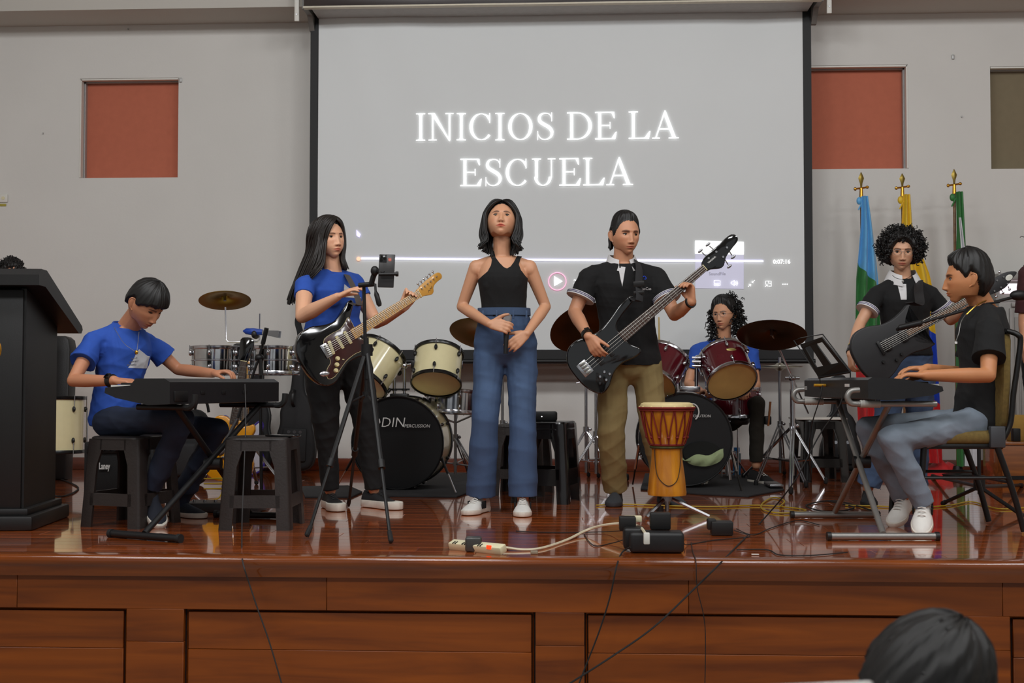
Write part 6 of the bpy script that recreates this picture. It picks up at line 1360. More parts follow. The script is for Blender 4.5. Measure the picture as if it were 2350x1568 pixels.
nk = MB().tube(catmull([W(262, 752, 6.02), W(282, 785, 5.93), W(300, 800, 5.91), W(313, 806, 5.90), W(316, 790, 5.93), W(319, 762, 6.02)], 5), .0012, 5); no_ = part('necklace', nk, SILVER, P3.root); part('pendant', MB().ell(W(313, 809, 5.885), (.009, .006, .011), 10), GOLD, no_)

# ---- bass player
P4 = Person('young man in a black polo shirt and khaki trousers playing the bass guitar', dict(N=(1428, 606, 7.04), Hd=(1434, 540, 7.0), P=(1446, 832, 7.06), Sa=(1352, 637, 7.0), Sb=(1506, 637, 7.06), Ea=(1318, 716, 6.96), Eb=(1548, 722, 6.96), Wa=(1350, 772, 6.76), Wb=(1588, 692, 6.80),
     Ha=(1408, 845, 7.06), Hb=(1484, 845, 7.06), Ka=(1402, 985, 7.02), Kb=(1500, 985, 7.04), Aa=(1413, 1128, 7.14), Ab=(1530, 1132, 7.16)), (204, 146, 112), 1.0, male=True, fat=1.03)
P4.hand('a', (.42, -.15, -.8), (.45, .85, .1), curl=(22, 24, 28, 32), tc=8, tdir=(.85, -.1, -.5)); P4.hand('b', (-.12, -.10, .9), (-.75, -.45, .1), curl=(48, 50, 52, 50), tc=14, right=False, tdir=(-.6, .3, .6))
P4.head(24, 5, 0, 1.0, jaw=.20, w=.078, lipc=(.82, .50, .48), nose=1.0, brow=1.7, open=.8, stub=.12, gaze=1); P4.build(.0055)
sh4 = P4.tee(BLKT, t0=-.03, sl=.60, o=.018, seed=14, amp=.008, name='polo_shirt', flare=1.3, neck=False)
for q in 'ab': P4.sleeve_band(q, .60, .0235, WCOL, PURP, sh4)
def collar(P, sh, pl, Y, wide=1.0):
    """white polo collar and placket; pl = placket px polygon"""
    x, y = P.fr(1); c = P.J['N'] + P.up * .022; r = .064 * P.k * wide; g = []
    for j in range(4):
        row = []
        for i in range(25):
            a = R(-66 + 312 * (i / 24)); fr_ = -math.sin(a)      # open at the front
            a2 = math.pi / 2 - (a - R(90)); a2 = R(-90 + 24 + (360 - 48) * i / 24)
            front = max(0, -math.sin(a2)); h = (.022 + .010 * (1 - front)) * (1 - j / 1.5) ; dr = .004 + .010 * j
            row.append(c + x * (r + dr) * math.cos(a2) * 1.04 + y * (r + dr * 1.3) * math.sin(a2) + P.up * (h - .030 * front * (1 + .25 * j)))
        g.append(row)
    part('collar', MB().sheet(g, .003), WCOL, sh, ang=60); part('placket', None, None, None) if False else None
    d = decal(sh, prism_y(pl, Y - .3, Y + .10, Y), WCOL, P.root, off=.003, name='placket')
collar(P4, sh4, [(1419, 610), (1436, 612), (1431, 640), (1428, 658), (1424, 640)], 6.92)
part('button', MB().ell(W(1423, 613, 6.90), (.005, .004, .005), 8), BLACK, sh4)
part('chest_emblem', MB().tube([on_cloth(sh4, 1479, 638) @ Vector((.010 * math.cos(a), .010 * math.sin(a), 0)) for a in [R(d) for d in range(-120, 200, 20)]], .0022, 6), M('blue embroidery', (40, 80, 220), .7), sh4)
part('chest_lettering', ftext('IosCus', .022, on_cloth(sh4, 1471, 666)), M('white embroidery', (200, 196, 196), .7), sh4)
P4.legs(KHAKI, .084, .078, rh=.098, end=.985, o=.008, t1=.15, name='khaki_trousers', amp=.013, seed=20, kf=15)
P4.shoe('a', (-.12, -1), GSHOE, GSHOE, ln=.28); P4.shoe('b', (.35, -1), GSHOE, GSHOE, ln=.28)
cap = P4.cap_hair([(0, .080), (28, .078), (42, .062), (58, .032), (68, -.004), (80, -.010), (96, .026), (110, -.02), (130, -.045), (180, -.06)], lambda a, x, f, z: .006 + .018 * ss(.04, .11, z) + .004 * (f < 0), None, 7, .0016, soft=.028)
l_ = locks([[P4.X @ Vector(q) for q in g] for g in (((-.055, .06, .03), (-.065, .07, -.02), (-.066, .06, -.06), (-.07, .055, -.075)), ((-.03, .09, .03), (-.045, .09, -.02), (-.05, .085, -.06), (-.055, .08, -.08)), ((.02, .10, .03), (.01, .10, -.02), (0, .09, -.06), (0, .085, -.08)))], 24, .007, np.random.RandomState(2), .003); cap.add(l_.v, l_.f)
P4.hairpart(cap, HAIRB); watch(P4, 'a'); watch(P4, 'b', face=False, w=.006)
part('earring', MB().ell(P4.X @ Vector((-.076, .004, -.040)), (.003, .003, .003), 6), SILVER, P4.root)

# ---- drummer
P5 = Person('long curly-haired drummer with glasses seated behind the wine red kit', dict(N=(1660, 785, 8.85), Hd=(1662, 722, 8.80), P=(1668, 950, 8.95), Sa=(1600, 805, 8.85), Sb=(1722, 805, 8.9), Ea=(1580, 880, 8.80), Eb=(1735, 885, 8.80), Wa=(1610, 900, 8.58), Wb=(1715, 905, 8.62),
     Ha=(1645, 950, 8.9), Hb=(1692, 950, 8.9), Ka=(1600, 925, 8.50), Kb=(1738, 925, 8.56), Aa=(1612, 1072, 8.6), Ab=(1735, 1068, 8.62)), (206, 150, 116), .98, male=True, fat=.92)
P5.hand('a', (.4, -.7, .1), (0, -.2, -1), curl=60); P5.hand('b', (-.3, -.7, .1), (0, -.2, -1), curl=60, right=False)
P5.head(-24, 3, -4, .97, jaw=.27, lipc=(.84, .5, .48), nose=1.05, brow=1.1, open=.6, gaze=-1); P5.build(.006)
P5.tee(BLUET, t0=-.1, sl=.6, o=.018, seed=22, amp=.009); P5.legs(OLIVT, .062, .052, rh=.088, end=.95, t1=.15, seed=23, amp=.006)
P5.shoe('b', (.4, -.9), BSHOE, WSOLE, lace=WSHOE); P5.shoe('a', (-.2, -.9), BSHOE, WSOLE, lace=WSHOE); glasses(P5, SILVER)
cap = P5.cap_hair([(0, .080), (30, .070), (50, .034), (70, .0), (85, .01), (98, .03), (110, -.02), (130, -.06), (180, -.09)], lambda a, x, f, z: .018 + .014 * ss(.03, .1, z), None, 9, .003, soft=.03); rg = np.random.RandomState(6)
def fall(cx, cz, w, h, y):
    def fn(i):
        u, v = rg.rand() * 2 - 1, rg.rand(); return P5.X @ Vector((cx + u * w * (.7 + .5 * v), y + rg.normal() * .02, cz - v * h)), Vector((u * .6, -.3, -.6))
    return fn
for f_ in (fall(-.088, .05, .030, .23, .00), fall(.100, .07, .032, .24, .01), fall(.06, .10, .05, .16, .07), fall(-.06, .02, .05, .24, .06)):
    l_ = curls(f_, 150, rg, .009, .0030, 1.8, .038); cap.add(l_.v, l_.f)
l_ = curls(lambda i: (P5.X @ Vector((.045 + rg.normal() * .018, .03 + rg.normal() * .02, .115 + rg.normal() * .015)), Vector(rg.normal(size=3)) + Vector((.4, 0, 1))), 90, rg, .008, .0026, 1.8, .025); cap.add(l_.v, l_.f); P5.hairpart(cap, HAIRC)
dth = thing('drum_throne', 'black drum stool under the drummer', 'stool', up(W(1668, 1000, 8.95), 0)); q = up(W(1668, 1000, 8.95), 0)
part('seat', MB().lathe([(0, .47), (.15, .47), (.165, .45), (.165, .42), (.15, .40), (0, .40)], 28, Matrix.Translation(q)), BLACK, dth); part('post', MB().cyl(up(q, .03), up(q, .41), .014), CHROME, dth)
for a in (30, 150, 270): part('leg', MB().tube([up(q, .25), up(q, .01) + Vector((.2 * math.cos(R(a)), .2 * math.sin(R(a)), 0))], .009), CHROME, dth)
for px, lab in ((1512, 'pale drumstick standing up behind the bass player'),): single('drumstick', MB().tube([W(px, 728, 8.3), W(px + 1, 800, 8.35)], [.005, .008], 8), M('hickory', (200, 176, 120), .5), lab, 'drumstick')
single('stick_bag', MB().rbox(W(1762, 965, 8.55), (.045, .05, .06), .008), BLACKM, 'small black stick holder clipped to the hi-hat stand', 'stick holder'); single('drumstick', MB().tube([W(1763, 978, 8.53), W(1768, 922, 8.53)], .008, 8), M('brown drumstick', (140, 84, 40), .5), 'brown drumstick standing in the stick holder', 'drumstick')

# ---- curly-haired guitarist at the right
P6 = Person('young woman with curly black hair in a black polo with a matt black guitar', dict(N=(2072, 641, 7.28), Hd=(2068, 578, 7.24), P=(2080, 850, 7.30), Sa=(2012, 675, 7.24), Sb=(2134, 675, 7.28), Ea=(1974, 742, 7.18), Eb=(2182, 735, 7.28), Wa=(1951, 814, 7.02), Wb=(2225, 700, 7.10),
     Ha=(2050, 868, 7.28), Hb=(2112, 868, 7.30), Ka=(2030, 1000, 7.2), Kb=(2105, 1000, 7.3), Aa=(1992, 1120, 7.22), Ab=(2100, 1128, 7.36)), (206, 156, 124), .96, fat=1.05)
P6.hand('a', (.05, -.25, -.9), (.9, .2, 0), curl=(40, 42, 44, 48), tc=20); P6.hand('b', (.5, -.2, .6), (-.2, -.9, .2), curl=50, right=False)
P6.head(6, 8, 2, .95, jaw=.27, lipc=(.84, .46, .46), nose=.95, lip=1.1, brow=1.2, open=.9); P6.build(.0058)
sh6 = P6.tee(BLKT, t0=.16, sl=.58, o=.014, seed=31, amp=.006, name='polo_shirt', flare=1.3, neck=False)
for q in 'ab': P6.sleeve_band(q, .58, .018, WCOL, PURP, sh6)
collar(P6, sh6, [(2063, 650), (2083, 651), (2080, 688), (2067, 688)], 7.16, 1.1)
nk = part('necklace', MB().tube(catmull([W(2048, 632, 7.20), W(2056, 638, 7.16), W(2070, 641, 7.14), W(2084, 638, 7.16), W(2094, 630, 7.20)], 4), .0016, 5), BLACK, P6.root); part('pendant', MB().ell(W(2072, 646, 7.13), (.007, .004, .009), 8), SILVER, nk)
P6.legs(DENIM, .078, .080, rh=.092, end=.98, o=.006, t1=.26, name='jeans', amp=.012, seed=33, kf=24); glasses(P6, SILVER)
P6.shoe('a', (-.2, -1), BSHOE, BSHOE); P6.shoe('b', (.1, -1), BSHOE, BSHOE)
for t, m in ((.80, BLACK), (.86, M('beaded bracelet', (60, 50, 54), .4, var=.9, scale=260)), (.92, BLACK), (.74, M('yellow bracelet', (200, 180, 60), .6))): watch(P6, 'a', m, False, t=t, w=.009 if m is not _mats['yellow bracelet'] else .003)
rg = np.random.RandomState(12); cap = P6.cap_hair([(0, .070), (25, .055), (45, .010), (65, -.03), (90, -.06), (180, -.09)], lambda a, x, f, z: .030 + 0 * x, None, 4, .006)
def afro(i):
    while True:
        d = rg.normal(size=3); d /= np.linalg.norm(d)
        if d[1] < -.35 and d[2] < .42 and abs(d[0]) < .62 - .15 * (d[2] + .5): continue
        if d[2] < -.62: continue
        break
    r = .084 + .035 * rg.rand(); dv = Vector(d); return P6.X @ Vector((d[0] * r * 1.10, d[1] * r * 1.0 + .012, d[2] * r * 1.08 + .022)), P6.X.to_3x3() @ dv
l_ = curls(afro, 1250, rg, .0075, .0026, 1.7, .030); cap.add(l_.v, l_.f); P6.hairpart(cap, HAIRC)

# ---- keyboard player at the right
P7 = Person('seated young man in a black T-shirt and light jeans playing the right keyboard', dict(N=(2260, 703, 6.05), Hd=(2219, 641, 6.0), P=(2248, 968, 6.02), Sa=(2240, 752, 6.22), Sb=(2272, 752, 5.86), Ea=(2222, 862, 6.26), Eb=(2268, 862, 5.74), Wa=(2128, 846, 6.02), Wb=(2122, 862, 5.66),
     Ha=(2228, 972, 6.14), Hb=(2226, 978, 5.90), Ka=(1992, 985, 6.14), Kb=(2048, 1008, 5.74), Aa=(2072, 1140, 6.16), Ab=(2118, 1158, 5.78)), (196, 132, 88), .98, male=True, fat=.96)
P7.hand('a', (-.95, -.1, .02), (-.1, 0, -1), curl=(16, 16, 18, 20), tc=6, right=True); P7.hand('b', (-.95, .06, .04), (-.05, 0, -1), curl=(20, 20, 22, 26), tc=6, right=False)
P7.head(-82, 2, 0, 1.02, jaw=.24, lipc=(.86, .56, .52), nose=1.12, brow=1.5, open=.9, stub=.1); P7.build(.0055)
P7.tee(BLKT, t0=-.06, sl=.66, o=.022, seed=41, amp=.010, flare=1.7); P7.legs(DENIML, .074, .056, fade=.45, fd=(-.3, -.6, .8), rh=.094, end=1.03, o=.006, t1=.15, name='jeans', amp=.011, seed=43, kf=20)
P7.shoe('a', (-.5, -.75), WSHOE, WSOLE, lift=22, lace=WSHOE); P7.shoe('b', (-.35, -.9), WSHOE, WSOLE, lift=38, stripes=BLKT, lace=WSHOE)
ge = P7.X
cap = P7.cap_hair([(0, .070), (25, .066), (45, .046), (62, .028), (74, .006), (84, .000), (97, .030), (108, .012), (118, -.03), (140, -.075), (180, -.088)], lambda a, x, f, z: .014 + .016 * ss(.02, .11, z) + .008 * (f < 0) + .010 * ss(.05, .09, f) * ss(.04, .07, z), None, 11, .0030, soft=.02)
P7.hairpart(cap, HAIRB)
q = MB().tube(catmull([W(2240, 700, 5.93), W(2222, 716, 5.93), W(2206, 738, 5.95), W(2200, 766, 5.93), W(2193, 785, 5.88)], 4), .0018, 5); ck = part('necklace', q, SILVER, P7.root); part('pendant', MB().rbox(W(2194, 787, 5.86), (.012, .005, .012), .002), PALE, ck)
part('gold_chain', MB().tube(catmull([W(2218, 722, 5.90), W(2240, 702, 5.93), W(2262, 690, 5.98), W(2274, 688, 6.05)], 4), .0035, 6), GOLD, P7.root)

# ---- person behind the lectern, person at the right edge
P8 = Person('person standing behind the lectern with only dark hair showing', dict(N=(28, 680, 8.3), Hd=(26, 628, 8.28), P=(28, 850, 8.3), Sa=(-20, 705, 8.3), Sb=(75, 705, 8.3), Ea=(-30, 780, 8.3), Eb=(72, 780, 8.3), Wa=(-25, 850, 8.2), Wb=(66, 850, 8.2), Ha=(0, 865, 8.3), Hb=(56, 865, 8.3), Ka=(0, 960, 8.3), Kb=(56, 960, 8.3), Aa=(0, 1078, 8.3), Ab=(56, 1078, 8.3)), (190, 130, 96), .88, fat=.9)
P8.hand('a', (0, -.1, -1), (1, 0, 0)); P8.hand('b', (0, -.1, -1), (-1, 0, 0), right=False); P8.head(10, 5, 0, .9); P8.build(.009); P8.tee(BLKT, seed=51); P8.legs(BLKJ, .06, .05); P8.shoe('a', (0, -1), BSHOE, BSHOE); P8.shoe('b', (0, -1), BSHOE, BSHOE)
cap = P8.cap_hair([(0, .05), (60, .02), (90, .0), (180, -.06)], lambda a, x, f, z: .010 + 0 * x, None, 4, .003); rg = np.random.RandomState(15)
def fn8(i): d = rg.normal(size=3); d[2] = abs(d[2]); d /= np.linalg.norm(d); return P8.X @ Vector((d[0] * .095, d[1] * .105 + .01, d[2] * .120)), P8.X.to_3x3() @ Vector(d)
l_ = curls(fn8, 220, rg, .006, .0026, 1.6, .018); cap.add(l_.v, l_.f); P8.hairpart(cap, HAIRC)
P9 = Person('long curly-haired person in dark red cut off by the right edge', dict(N=(2412, 586, 7.1), Hd=(2412, 520, 7.1), P=(2412, 810, 7.1), Sa=(2358, 628, 7.1), Sb=(2466, 628, 7.1), Ea=(2350, 720, 7.12), Eb=(2480, 720, 7.12), Wa=(2352, 800, 7.0), Wb=(2470, 800, 7.0), Ha=(2380, 835, 7.1), Hb=(2444, 835, 7.1), Ka=(2380, 970, 7.1), Kb=(2444, 970, 7.1), Aa=(2380, 1118, 7.15), Ab=(2444, 1118, 7.15)), (196, 140, 106), .98)
P9.hand('a', (0, -.1, -1), (1, 0, 0)); P9.hand('b', (0, -.1, -1), (-1, 0, 0), right=False); P9.head(-20, 0, 0, .95); P9.build(.009); P9.tee(M('dark maroon knit', (62, 26, 28), .9, var=.2), seed=61, sl=1.0, t0=0); P9.legs(BLKJ, .06, .05); P9.shoe('a', (0, -1), BSHOE, BSHOE); P9.shoe('b', (0, -1), BSHOE, BSHOE)
cap = P9.cap_hair([(0, .055), (40, .03), (70, -.03), (180, -.09)], lambda a, x, f, z: .018 + 0 * x, None, 4, .003); rg = np.random.RandomState(17)
for sx in (-1, 1):
    l_ = curls(lambda i: (P9.X @ Vector((sx * (.05 + .065 * rg.rand() ** .5 + .01 * rg.normal()), .02 + rg.rand() * .08, .09 - .30 * rg.rand())), Vector((sx * .2, 0, -1))), 260, rg, .010, .0024, 2.2, .07); cap.add(l_.v, l_.f)
P9.hairpart(cap, M('dark red-brown curls', (40, 22, 22), .5, var=.3))
# ================================================================ guitars and bags, audience
MAPLE = M('amber maple neck', (206, 150, 62), .28, coat=.5, var=.08, scale=8, stretch=(.2, 1, 1)); ROSE = M('dark rosewood board', (60, 40, 30), .45, var=.25, scale=20, stretch=(.2, 1, 1)); EBON = M('black fretboard', (28, 27, 28), .4); TORT = M('tortoiseshell pickguard', (56, 14, 12), .2, coat=.6, var=.5, scale=18)
CRM = M('aged cream pickup', (218, 206, 156), .4); NICK = M('nickel', (170, 168, 160), .25, 1); MBLK = M('matt black finish', (34, 34, 36), .55, var=.05); STRN = M('guitar string', (150, 146, 140), .35, 1); PEARL = M('pearl inlay', (210, 210, 200), .3)
ST = [(-.168, .0), (-.158, .08), (-.10, .142), (-.02, .150), (.06, .122), (.12, .112), (.18, .132), (.24, .162), (.272, .160), (.268, .135), (.235, .105), (.205, .075), (.19, .040), (.188, -.030), (.198, -.065), (.232, -.100), (.240, -.128), (.205, -.142), (.14, -.122), (.07, -.120), (.0, -.150), (-.06, -.172), (-.12, -.155), (-.158, -.09)]
def guitar(label, X, out, bm, nm, fm, SL, hs, nfr=21, wn=.042, wb=.056, th=.044, strings=6, cat='guitar', name='electric_guitar', pocket=.19, tun='side', tm=CHROME, dots=BLACK, hm=None):
    t = thing(name, label, cat, X=X); o = catmull([(a, b, 0) for a, b in out], 4, True)
    part('body', MB().prism([(p.x, p.y) for p in o], -th, 0, .008, seg=3), bm, t, ang=50)
    z0, z1 = .004, .010
    part('neck', MB().loft([((x, 0, z0 - .006), (0, w / 2, 0), (0, 0, .013)) for x, w in ((pocket - .01, wb), (pocket + .1, wb - .003), (SL, wn))], 16, 3), nm, t)
    nk = MB(); nk.ring_loft([[Vector(p) for p in ((x, -w / 2, z1 - .006), (x, w / 2, z1 - .006), (x, w / 2, z1), (x, -w / 2, z1))] for x, w in ((pocket - .02, wb), (SL, wn))]); part('fretboard', nk, fm, t)
    fb = MB()
    for i in range(1, nfr + 1):
        x = SL - SL * (1 - 2 ** (-i / 12)) ; x = SL * 2 ** (-i / 12)
        if x < pocket - .01: break
        w = wb + (wn - wb) * (x - pocket) / (SL - pocket); fb.box((x, 0, z1 + .0005), (.0022, w, .0016))
    part('frets', fb, NICK, t, kind='stuff')
    for i in (3, 5, 7, 9, 12, 15, 17, 19):
        x = SL * (2 ** (-i / 12) + 2 ** (-(i - 1) / 12)) / 2
        if x < pocket + .01: break
        for y in ((-.012, .012) if i == 12 else (0,)): part('fret_marker', MB().cyl((x, y, z1), (x, y, z1 + .0006), .0032, n=10), dots, t)
    part('nut', MB().box((SL + .002, 0, z1 + .001), (.004, wn, .006)), CRM, t)
    ho = catmull([(SL + a, b, 0) for a, b in hs], 3, True); hd = part('headstock', MB().prism([(p.x, p.y) for p in ho], -.010, .005, .002), hm or nm, t, ang=50)
    for k in range(strings):
        y0 = (k - (strings - 1) / 2) * wb * .86 / (strings - 1); y1 = (k - (strings - 1) / 2) * wn * .82 / (strings - 1); part('string', MB().cyl((-.005, y0 * 1.05, .016), (SL, y1, z1 + .003), .0006 + .00018 * k * (2 if strings == 4 else 1), n=5), STRN, t)
    return t, hd
def gx(b, n, Yb, Yn, tilt=0):
    a, c = W(b[0], b[1], Yb), W(n[0], n[1], Yn); x = unit(c - a); z = Vector((x.y * 0 , -1, 0)); z = Vector((math.sin(math.atan2(x.y, x.x)), -math.cos(math.atan2(x.y, x.x)), tilt)); y = z.cross(x); return frame(a, x, y), (c - a).length
# black guitar with maple neck
X, L_ = gx((752, 803), (961, 675), 6.40, 6.70, .12); SL = .648; k_ = L_ / SL
X = X @ Matrix.Diagonal((k_, 1, 1, 1)) if abs(k_ - 1) > .03 else X
hs1 = [(-.004, -.021), (-.004, .021), (.014, .028), (.05, .038), (.11, .046), (.160, .050), (.182, .040), (.186, .022), (.174, .008), (.15, .006), (.12, .000), (.10, -.012), (.088, -.032), (.070, -.040), (.05, -.034), (.022, -.024)]
g1, hd = guitar('glossy black electric guitar with tortoiseshell pickguard and maple neck', X, ST, BLACKG, MAPLE, MAPLE, SL, hs1)
pg = catmull([(a, b, 0) for a, b in ((-.02, -.058), (.0, .045), (.05, .062), (.12, .060), (.165, .075), (.20, .09), (.20, .028), (.186, .028), (.186, -.028), (.20, -.034), (.215, -.09), (.17, -.10), (.12, -.095), (.05, -.105), (-.04, -.140), (-.085, -.13), (-.06, -.085))], 3, True)
part('pickguard', MB().prism([(p.x, p.y) for p in pg], .0005, .003, .001), TORT, g1, ang=50); part('pickguard_edge', MB().tube([Vector((p.x, p.y, .0025)) for p in pg], .0012, 5, closed=True), CRM, g1)
for x, a in ((.022, .20), (.080, 0), (.135, 0)):
    pk = part('pickup', MB().rbox((x, 0, .006), (.019, .076, .010), .004, 3, Matrix.Translation((x, 0, 0)) @ Matrix.Rotation(-a, 4, 'Z') @ Matrix.Translation((-x, 0, 0))), CRM, g1)
    for i in range(6): part('pole_piece', MB().cyl((x + a * (i - 2.5) * .0104, (i - 2.5) * .0104, .011), (x + a * (i - 2.5) * .0104, (i - 2.5) * .0104, .0125), .0022, n=8), NICK, pk)
br_ = part('bridge', MB().rbox((-.012, 0, .006), (.040, .078, .010), .002), CHROME, g1)
for i in range(6): part('saddle', MB().rbox((-.004, (i - 2.5) * .0108, .013), (.022, .009, .006), .002), NICK, br_)
for x, y in ((-.008, -.072), (-.030, -.098), (-.052, -.122)): part('knob', MB().lathe([(.013, .003), (.012, .012), (.009, .018), (0, .018)], 20, Matrix.Translation((x + .03, y + .005, 0))), CRM, g1)
part('selector', MB().tube([(.045, -.085, .003), (.047, -.088, .016)], .003), CRM, g1)
part('jack_plate', MB().ell((-.085, -.100, .001), (Vector((.028, -.012, 0)), Vector((.006, .014, 0)), Vector((0, 0, .006))), 12), CHROME, g1)
for i in range(6):
    a = Vector((SL + .030 + i * .024, .030 + i * .0028, 0)); part('tuner', MB().cyl(a + Vector((0, -.012, .004)), a + Vector((0, -.012, .014)), .004).tube([a + Vector((0, .004, -.004)), a + Vector((-.001, .018, -.004))], .0025).ell(a + Vector((-.001, .022, -.004)), (.0075, .006, .005), 8), CHROME, hd)
part('lettering', ftext('Tagima', .020, TM((SL + .052, -.006, .0058), R(30)), .0008, shear=.2), BLACK, hd) if False else part('scroll_mark', MB().tube(catmull([(SL + .055 + i * .008, -.020 + .006 * (i % 2) + i * .003, .0058) for i in range(6)], 4), .0012, 5), BLACK, hd)
part('strap', MB().tube(catmull([X @ Vector((.262, .150, -.01)), W(824, 700, 6.42), W(812, 662, 6.50), W(800, 638, 6.66), W(793, 627, 6.76)], 6), .020, 6, flat=.12, X=X.inverted()), M('grey brown strap', (70, 62, 58), .7), g1)
part('strap', MB().tube(catmull([X @ Vector((-.165, .0, -.02)), W(690, 770, 6.55), W(684, 735, 6.75), W(700, 690, 6.90)], 6), .018, 6, flat=.15, X=X.inverted()), BLKT, g1)
# bass
BO = [(-.085, .0), (-.072, .085), (-.02, .142), (.05, .150), (.12, .122), (.19, .108), (.27, .122), (.36, .146), (.43, .150), (.452, .132), (.42, .112), (.34, .096), (.28, .075), (.262, .040), (.262, -.032), (.272, -.070), (.290, -.104), (.278, -.132), (.23, -.130), (.16, -.112), (.09, -.124), (.02, -.165), (-.04, -.165), (-.078, -.09)]
X, L_ = gx((1347, 842), (1617, 615), 6.80, 6.80, .05); SL = L_
hs2 = [(-.004, -.021), (-.004, .021), (.02, .040), (.07, .050), (.13, .048), (.19, .052), (.235, .046), (.25, .020), (.235, -.004), (.19, -.014), (.13, -.030), (.09, -.058), (.06, -.056), (.02, -.028)]
g2_, hd = guitar('glossy black electric bass guitar held by the man in the polo shirt', X, BO, BLACKG, ROSE, ROSE, SL, hs2, nfr=24, wn=.040, wb=.062, strings=4, name='bass_guitar', pocket=.27, dots=PEARL, hm=BLACKG)
br_ = part('bridge', MB().rbox((-.015, 0, .006), (.060, .082, .012), .002), CHROME, g2_)
for i in range(4): part('saddle', MB().rbox((-.012, (i - 1.5) * .019, .015), (.034, .014, .008), .002), NICK, br_)
for x in (.075, .150): part('pickup', MB().rbox((x, 0, .006), (.028, .098, .014), .004), BLACK, g2_)
for x, y in ((.02, -.090), (.055, -.085), (.035, -.125), (.070, -.112), (-.005, -.118)): part('knob', MB().lathe([(.010, .001), (.009, .010), (.006, .016), (0, .016)], 16, Matrix.Translation((x, y, 0))), CHROME if x != -.005 else BLACK, g2_)
for i, (x, sd) in enumerate(((.050, 1), (.105, 1), (.165, -1), (.115, -1))):
    yb = .044 if sd > 0 else (-.012 if x > .15 else -.038); a = Vector((SL + x, yb, -.002)); part('tuner', MB().cyl(a + Vector((0, -sd * .018, .004)), a + Vector((0, -sd * .018, .020)), .006).tube([a, a + Vector((-.004, sd * .032, -.004))], .0035).ell(a + Vector((-.005, sd * .044, -.004)), (.017, .008, .004), 8), STEEL, hd)
part('lettering', ftext('YAMAHA', .014, TM((SL + .030, .004, .0058)), .0008, bold=.0003), PALE, hd)
part('strap', MB().tube(catmull([X @ Vector((.44, .135, -.012)), W(1467, 690, 6.74), W(1466, 650, 6.80), W(1467, 618, 6.90), W(1462, 600, 7.02), W(1455, 598, 7.12)], 6), .026, 8, flat=.10, X=X.inverted()), M('black webbing strap', (36, 36, 38), .8), g2_)
part('strap_buckle', MB().rbox((0, 0, 0), (.062, .032, .010), .004, X=X.inverted() @ frame(W(1466, 652, 6.765), (1, 0, .1), (0, -.1, 1))).rbox((0, 0, 0), (.060, .020, .010), .004, X=X.inverted() @ frame(W(1466, 672, 6.755), (1, 0, .1), (0, -.1, 1))), BLACK, g2_)
# matt black guitar
X, L_ = gx((2024, 797), (2262, 668), 6.86, 6.90, .05)
S3 = [(-.165, .0), (-.155, .075), (-.10, .135), (-.02, .140), (.06, .112), (.13, .108), (.20, .124), (.240, .138), (.256, .128), (.235, .104), (.20, .072), (.185, .040), (.188, -.032), (.20, -.065), (.25, -.100), (.272, -.125), (.215, -.128), (.14, -.112), (.07, -.120), (.0, -.155), (-.06, -.172), (-.12, -.155), (-.155, -.09)]
hs3 = [(-.004, -.020), (-.004, .020), (.02, .032), (.10, .040), (.16, .036), (.205, .010), (.16, -.012), (.10, -.036), (.02, -.032)]
g3, hd = guitar('matt black electric guitar held by the curly-haired woman', X, S3, MBLK, M('brown neck wood', (120, 80, 46), .5), EBON, L_, hs3, nfr=24, dots=PEARL, hm=MBLK, pocket=.17)
for x in (.028, .135):
    pk = part('pickup', MB().rbox((x, 0, .006), (.036, .070, .012), .003), BLACK, g3)
    for i in range(6):
        for e in (-.009, .009): part('pole_piece', MB().cyl((x + e, (i - 2.5) * .0098, .012), (x + e, (i - 2.5) * .0098, .0135), .0024, n=8), NICK, pk)
part('bridge', MB().rbox((-.010, 0, .008), (.018, .082, .010), .003), BLACK, g3)
for x, y in ((-.035, -.075), (.035, -.100), (.075, -.085)): part('knob', MB().cyl((x, y, .0), (x, y, .014), .009, .008), BLACK, g3)
for i in range(6):
    s_ = 1 if i < 3 else -1; a = Vector((L_ + .04 + (i % 3) * .042, s_ * .036, -.002)); part('tuner', MB().cyl(a + Vector((0, -s_ * .014, .004)), a + Vector((0, -s_ * .014, .012)), .005).tube([a, a + Vector((0, s_ * .014, -.004))], .0025).ell(a + Vector((0, s_ * .02, -.004)), (.009, .007, .004), 8), CHROME, hd)
part('headstock_ornament', MB().ell((L_ + .150, .004, .006), (.022, .016, .0012), 10), PEARL, hd)
part('strap', MB().tube(catmull([X @ Vector((.262, .145, -.012)), W(2110, 700, 6.98), W(2108, 668, 7.08), W(2108, 645, 7.22)], 6), .026, 8, flat=.10, X=X.inverted()), M('black leather strap', (30, 29, 30), .6), g3)
# guitars and bags by the wall
def stand_up(px, py, Y, lean=.12, rz=0): a = W(px, py, Y); return frame(a, (0 + .03, lean, 1), (-1, rz, 0))
X = frame(W(524, 1052, 7.75), (.13, .10, 1), (-1, 0, .13))
LP = [(-.15, 0), (-.145, .08), (-.09, .150), (-.01, .165), (.06, .130), (.11, .115), (.16, .125), (.22, .140), (.26, .115), (.265, .06), (.25, .03), (.25, -.03), (.24, -.05), (.215, -.062), (.225, -.10), (.235, -.125), (.20, -.140), (.13, -.118), (.06, -.130), (-.01, -.165), (-.09, -.150), (-.145, -.08)]
YG = M('amber yellow guitar top', (224, 152, 20), .25, coat=.7, var=.12, scale=5)
g4, hd = guitar('amber yellow electric guitar standing by the back wall behind the keyboard', X, LP, YG, ROSE, ROSE, .63, [(-.004, -.02), (-.004, .02), (.05, .036), (.14, .045), (.16, 0), (.14, -.045), (.05, -.036)], pocket=.24, hm=BLACKG, dots=PEARL)
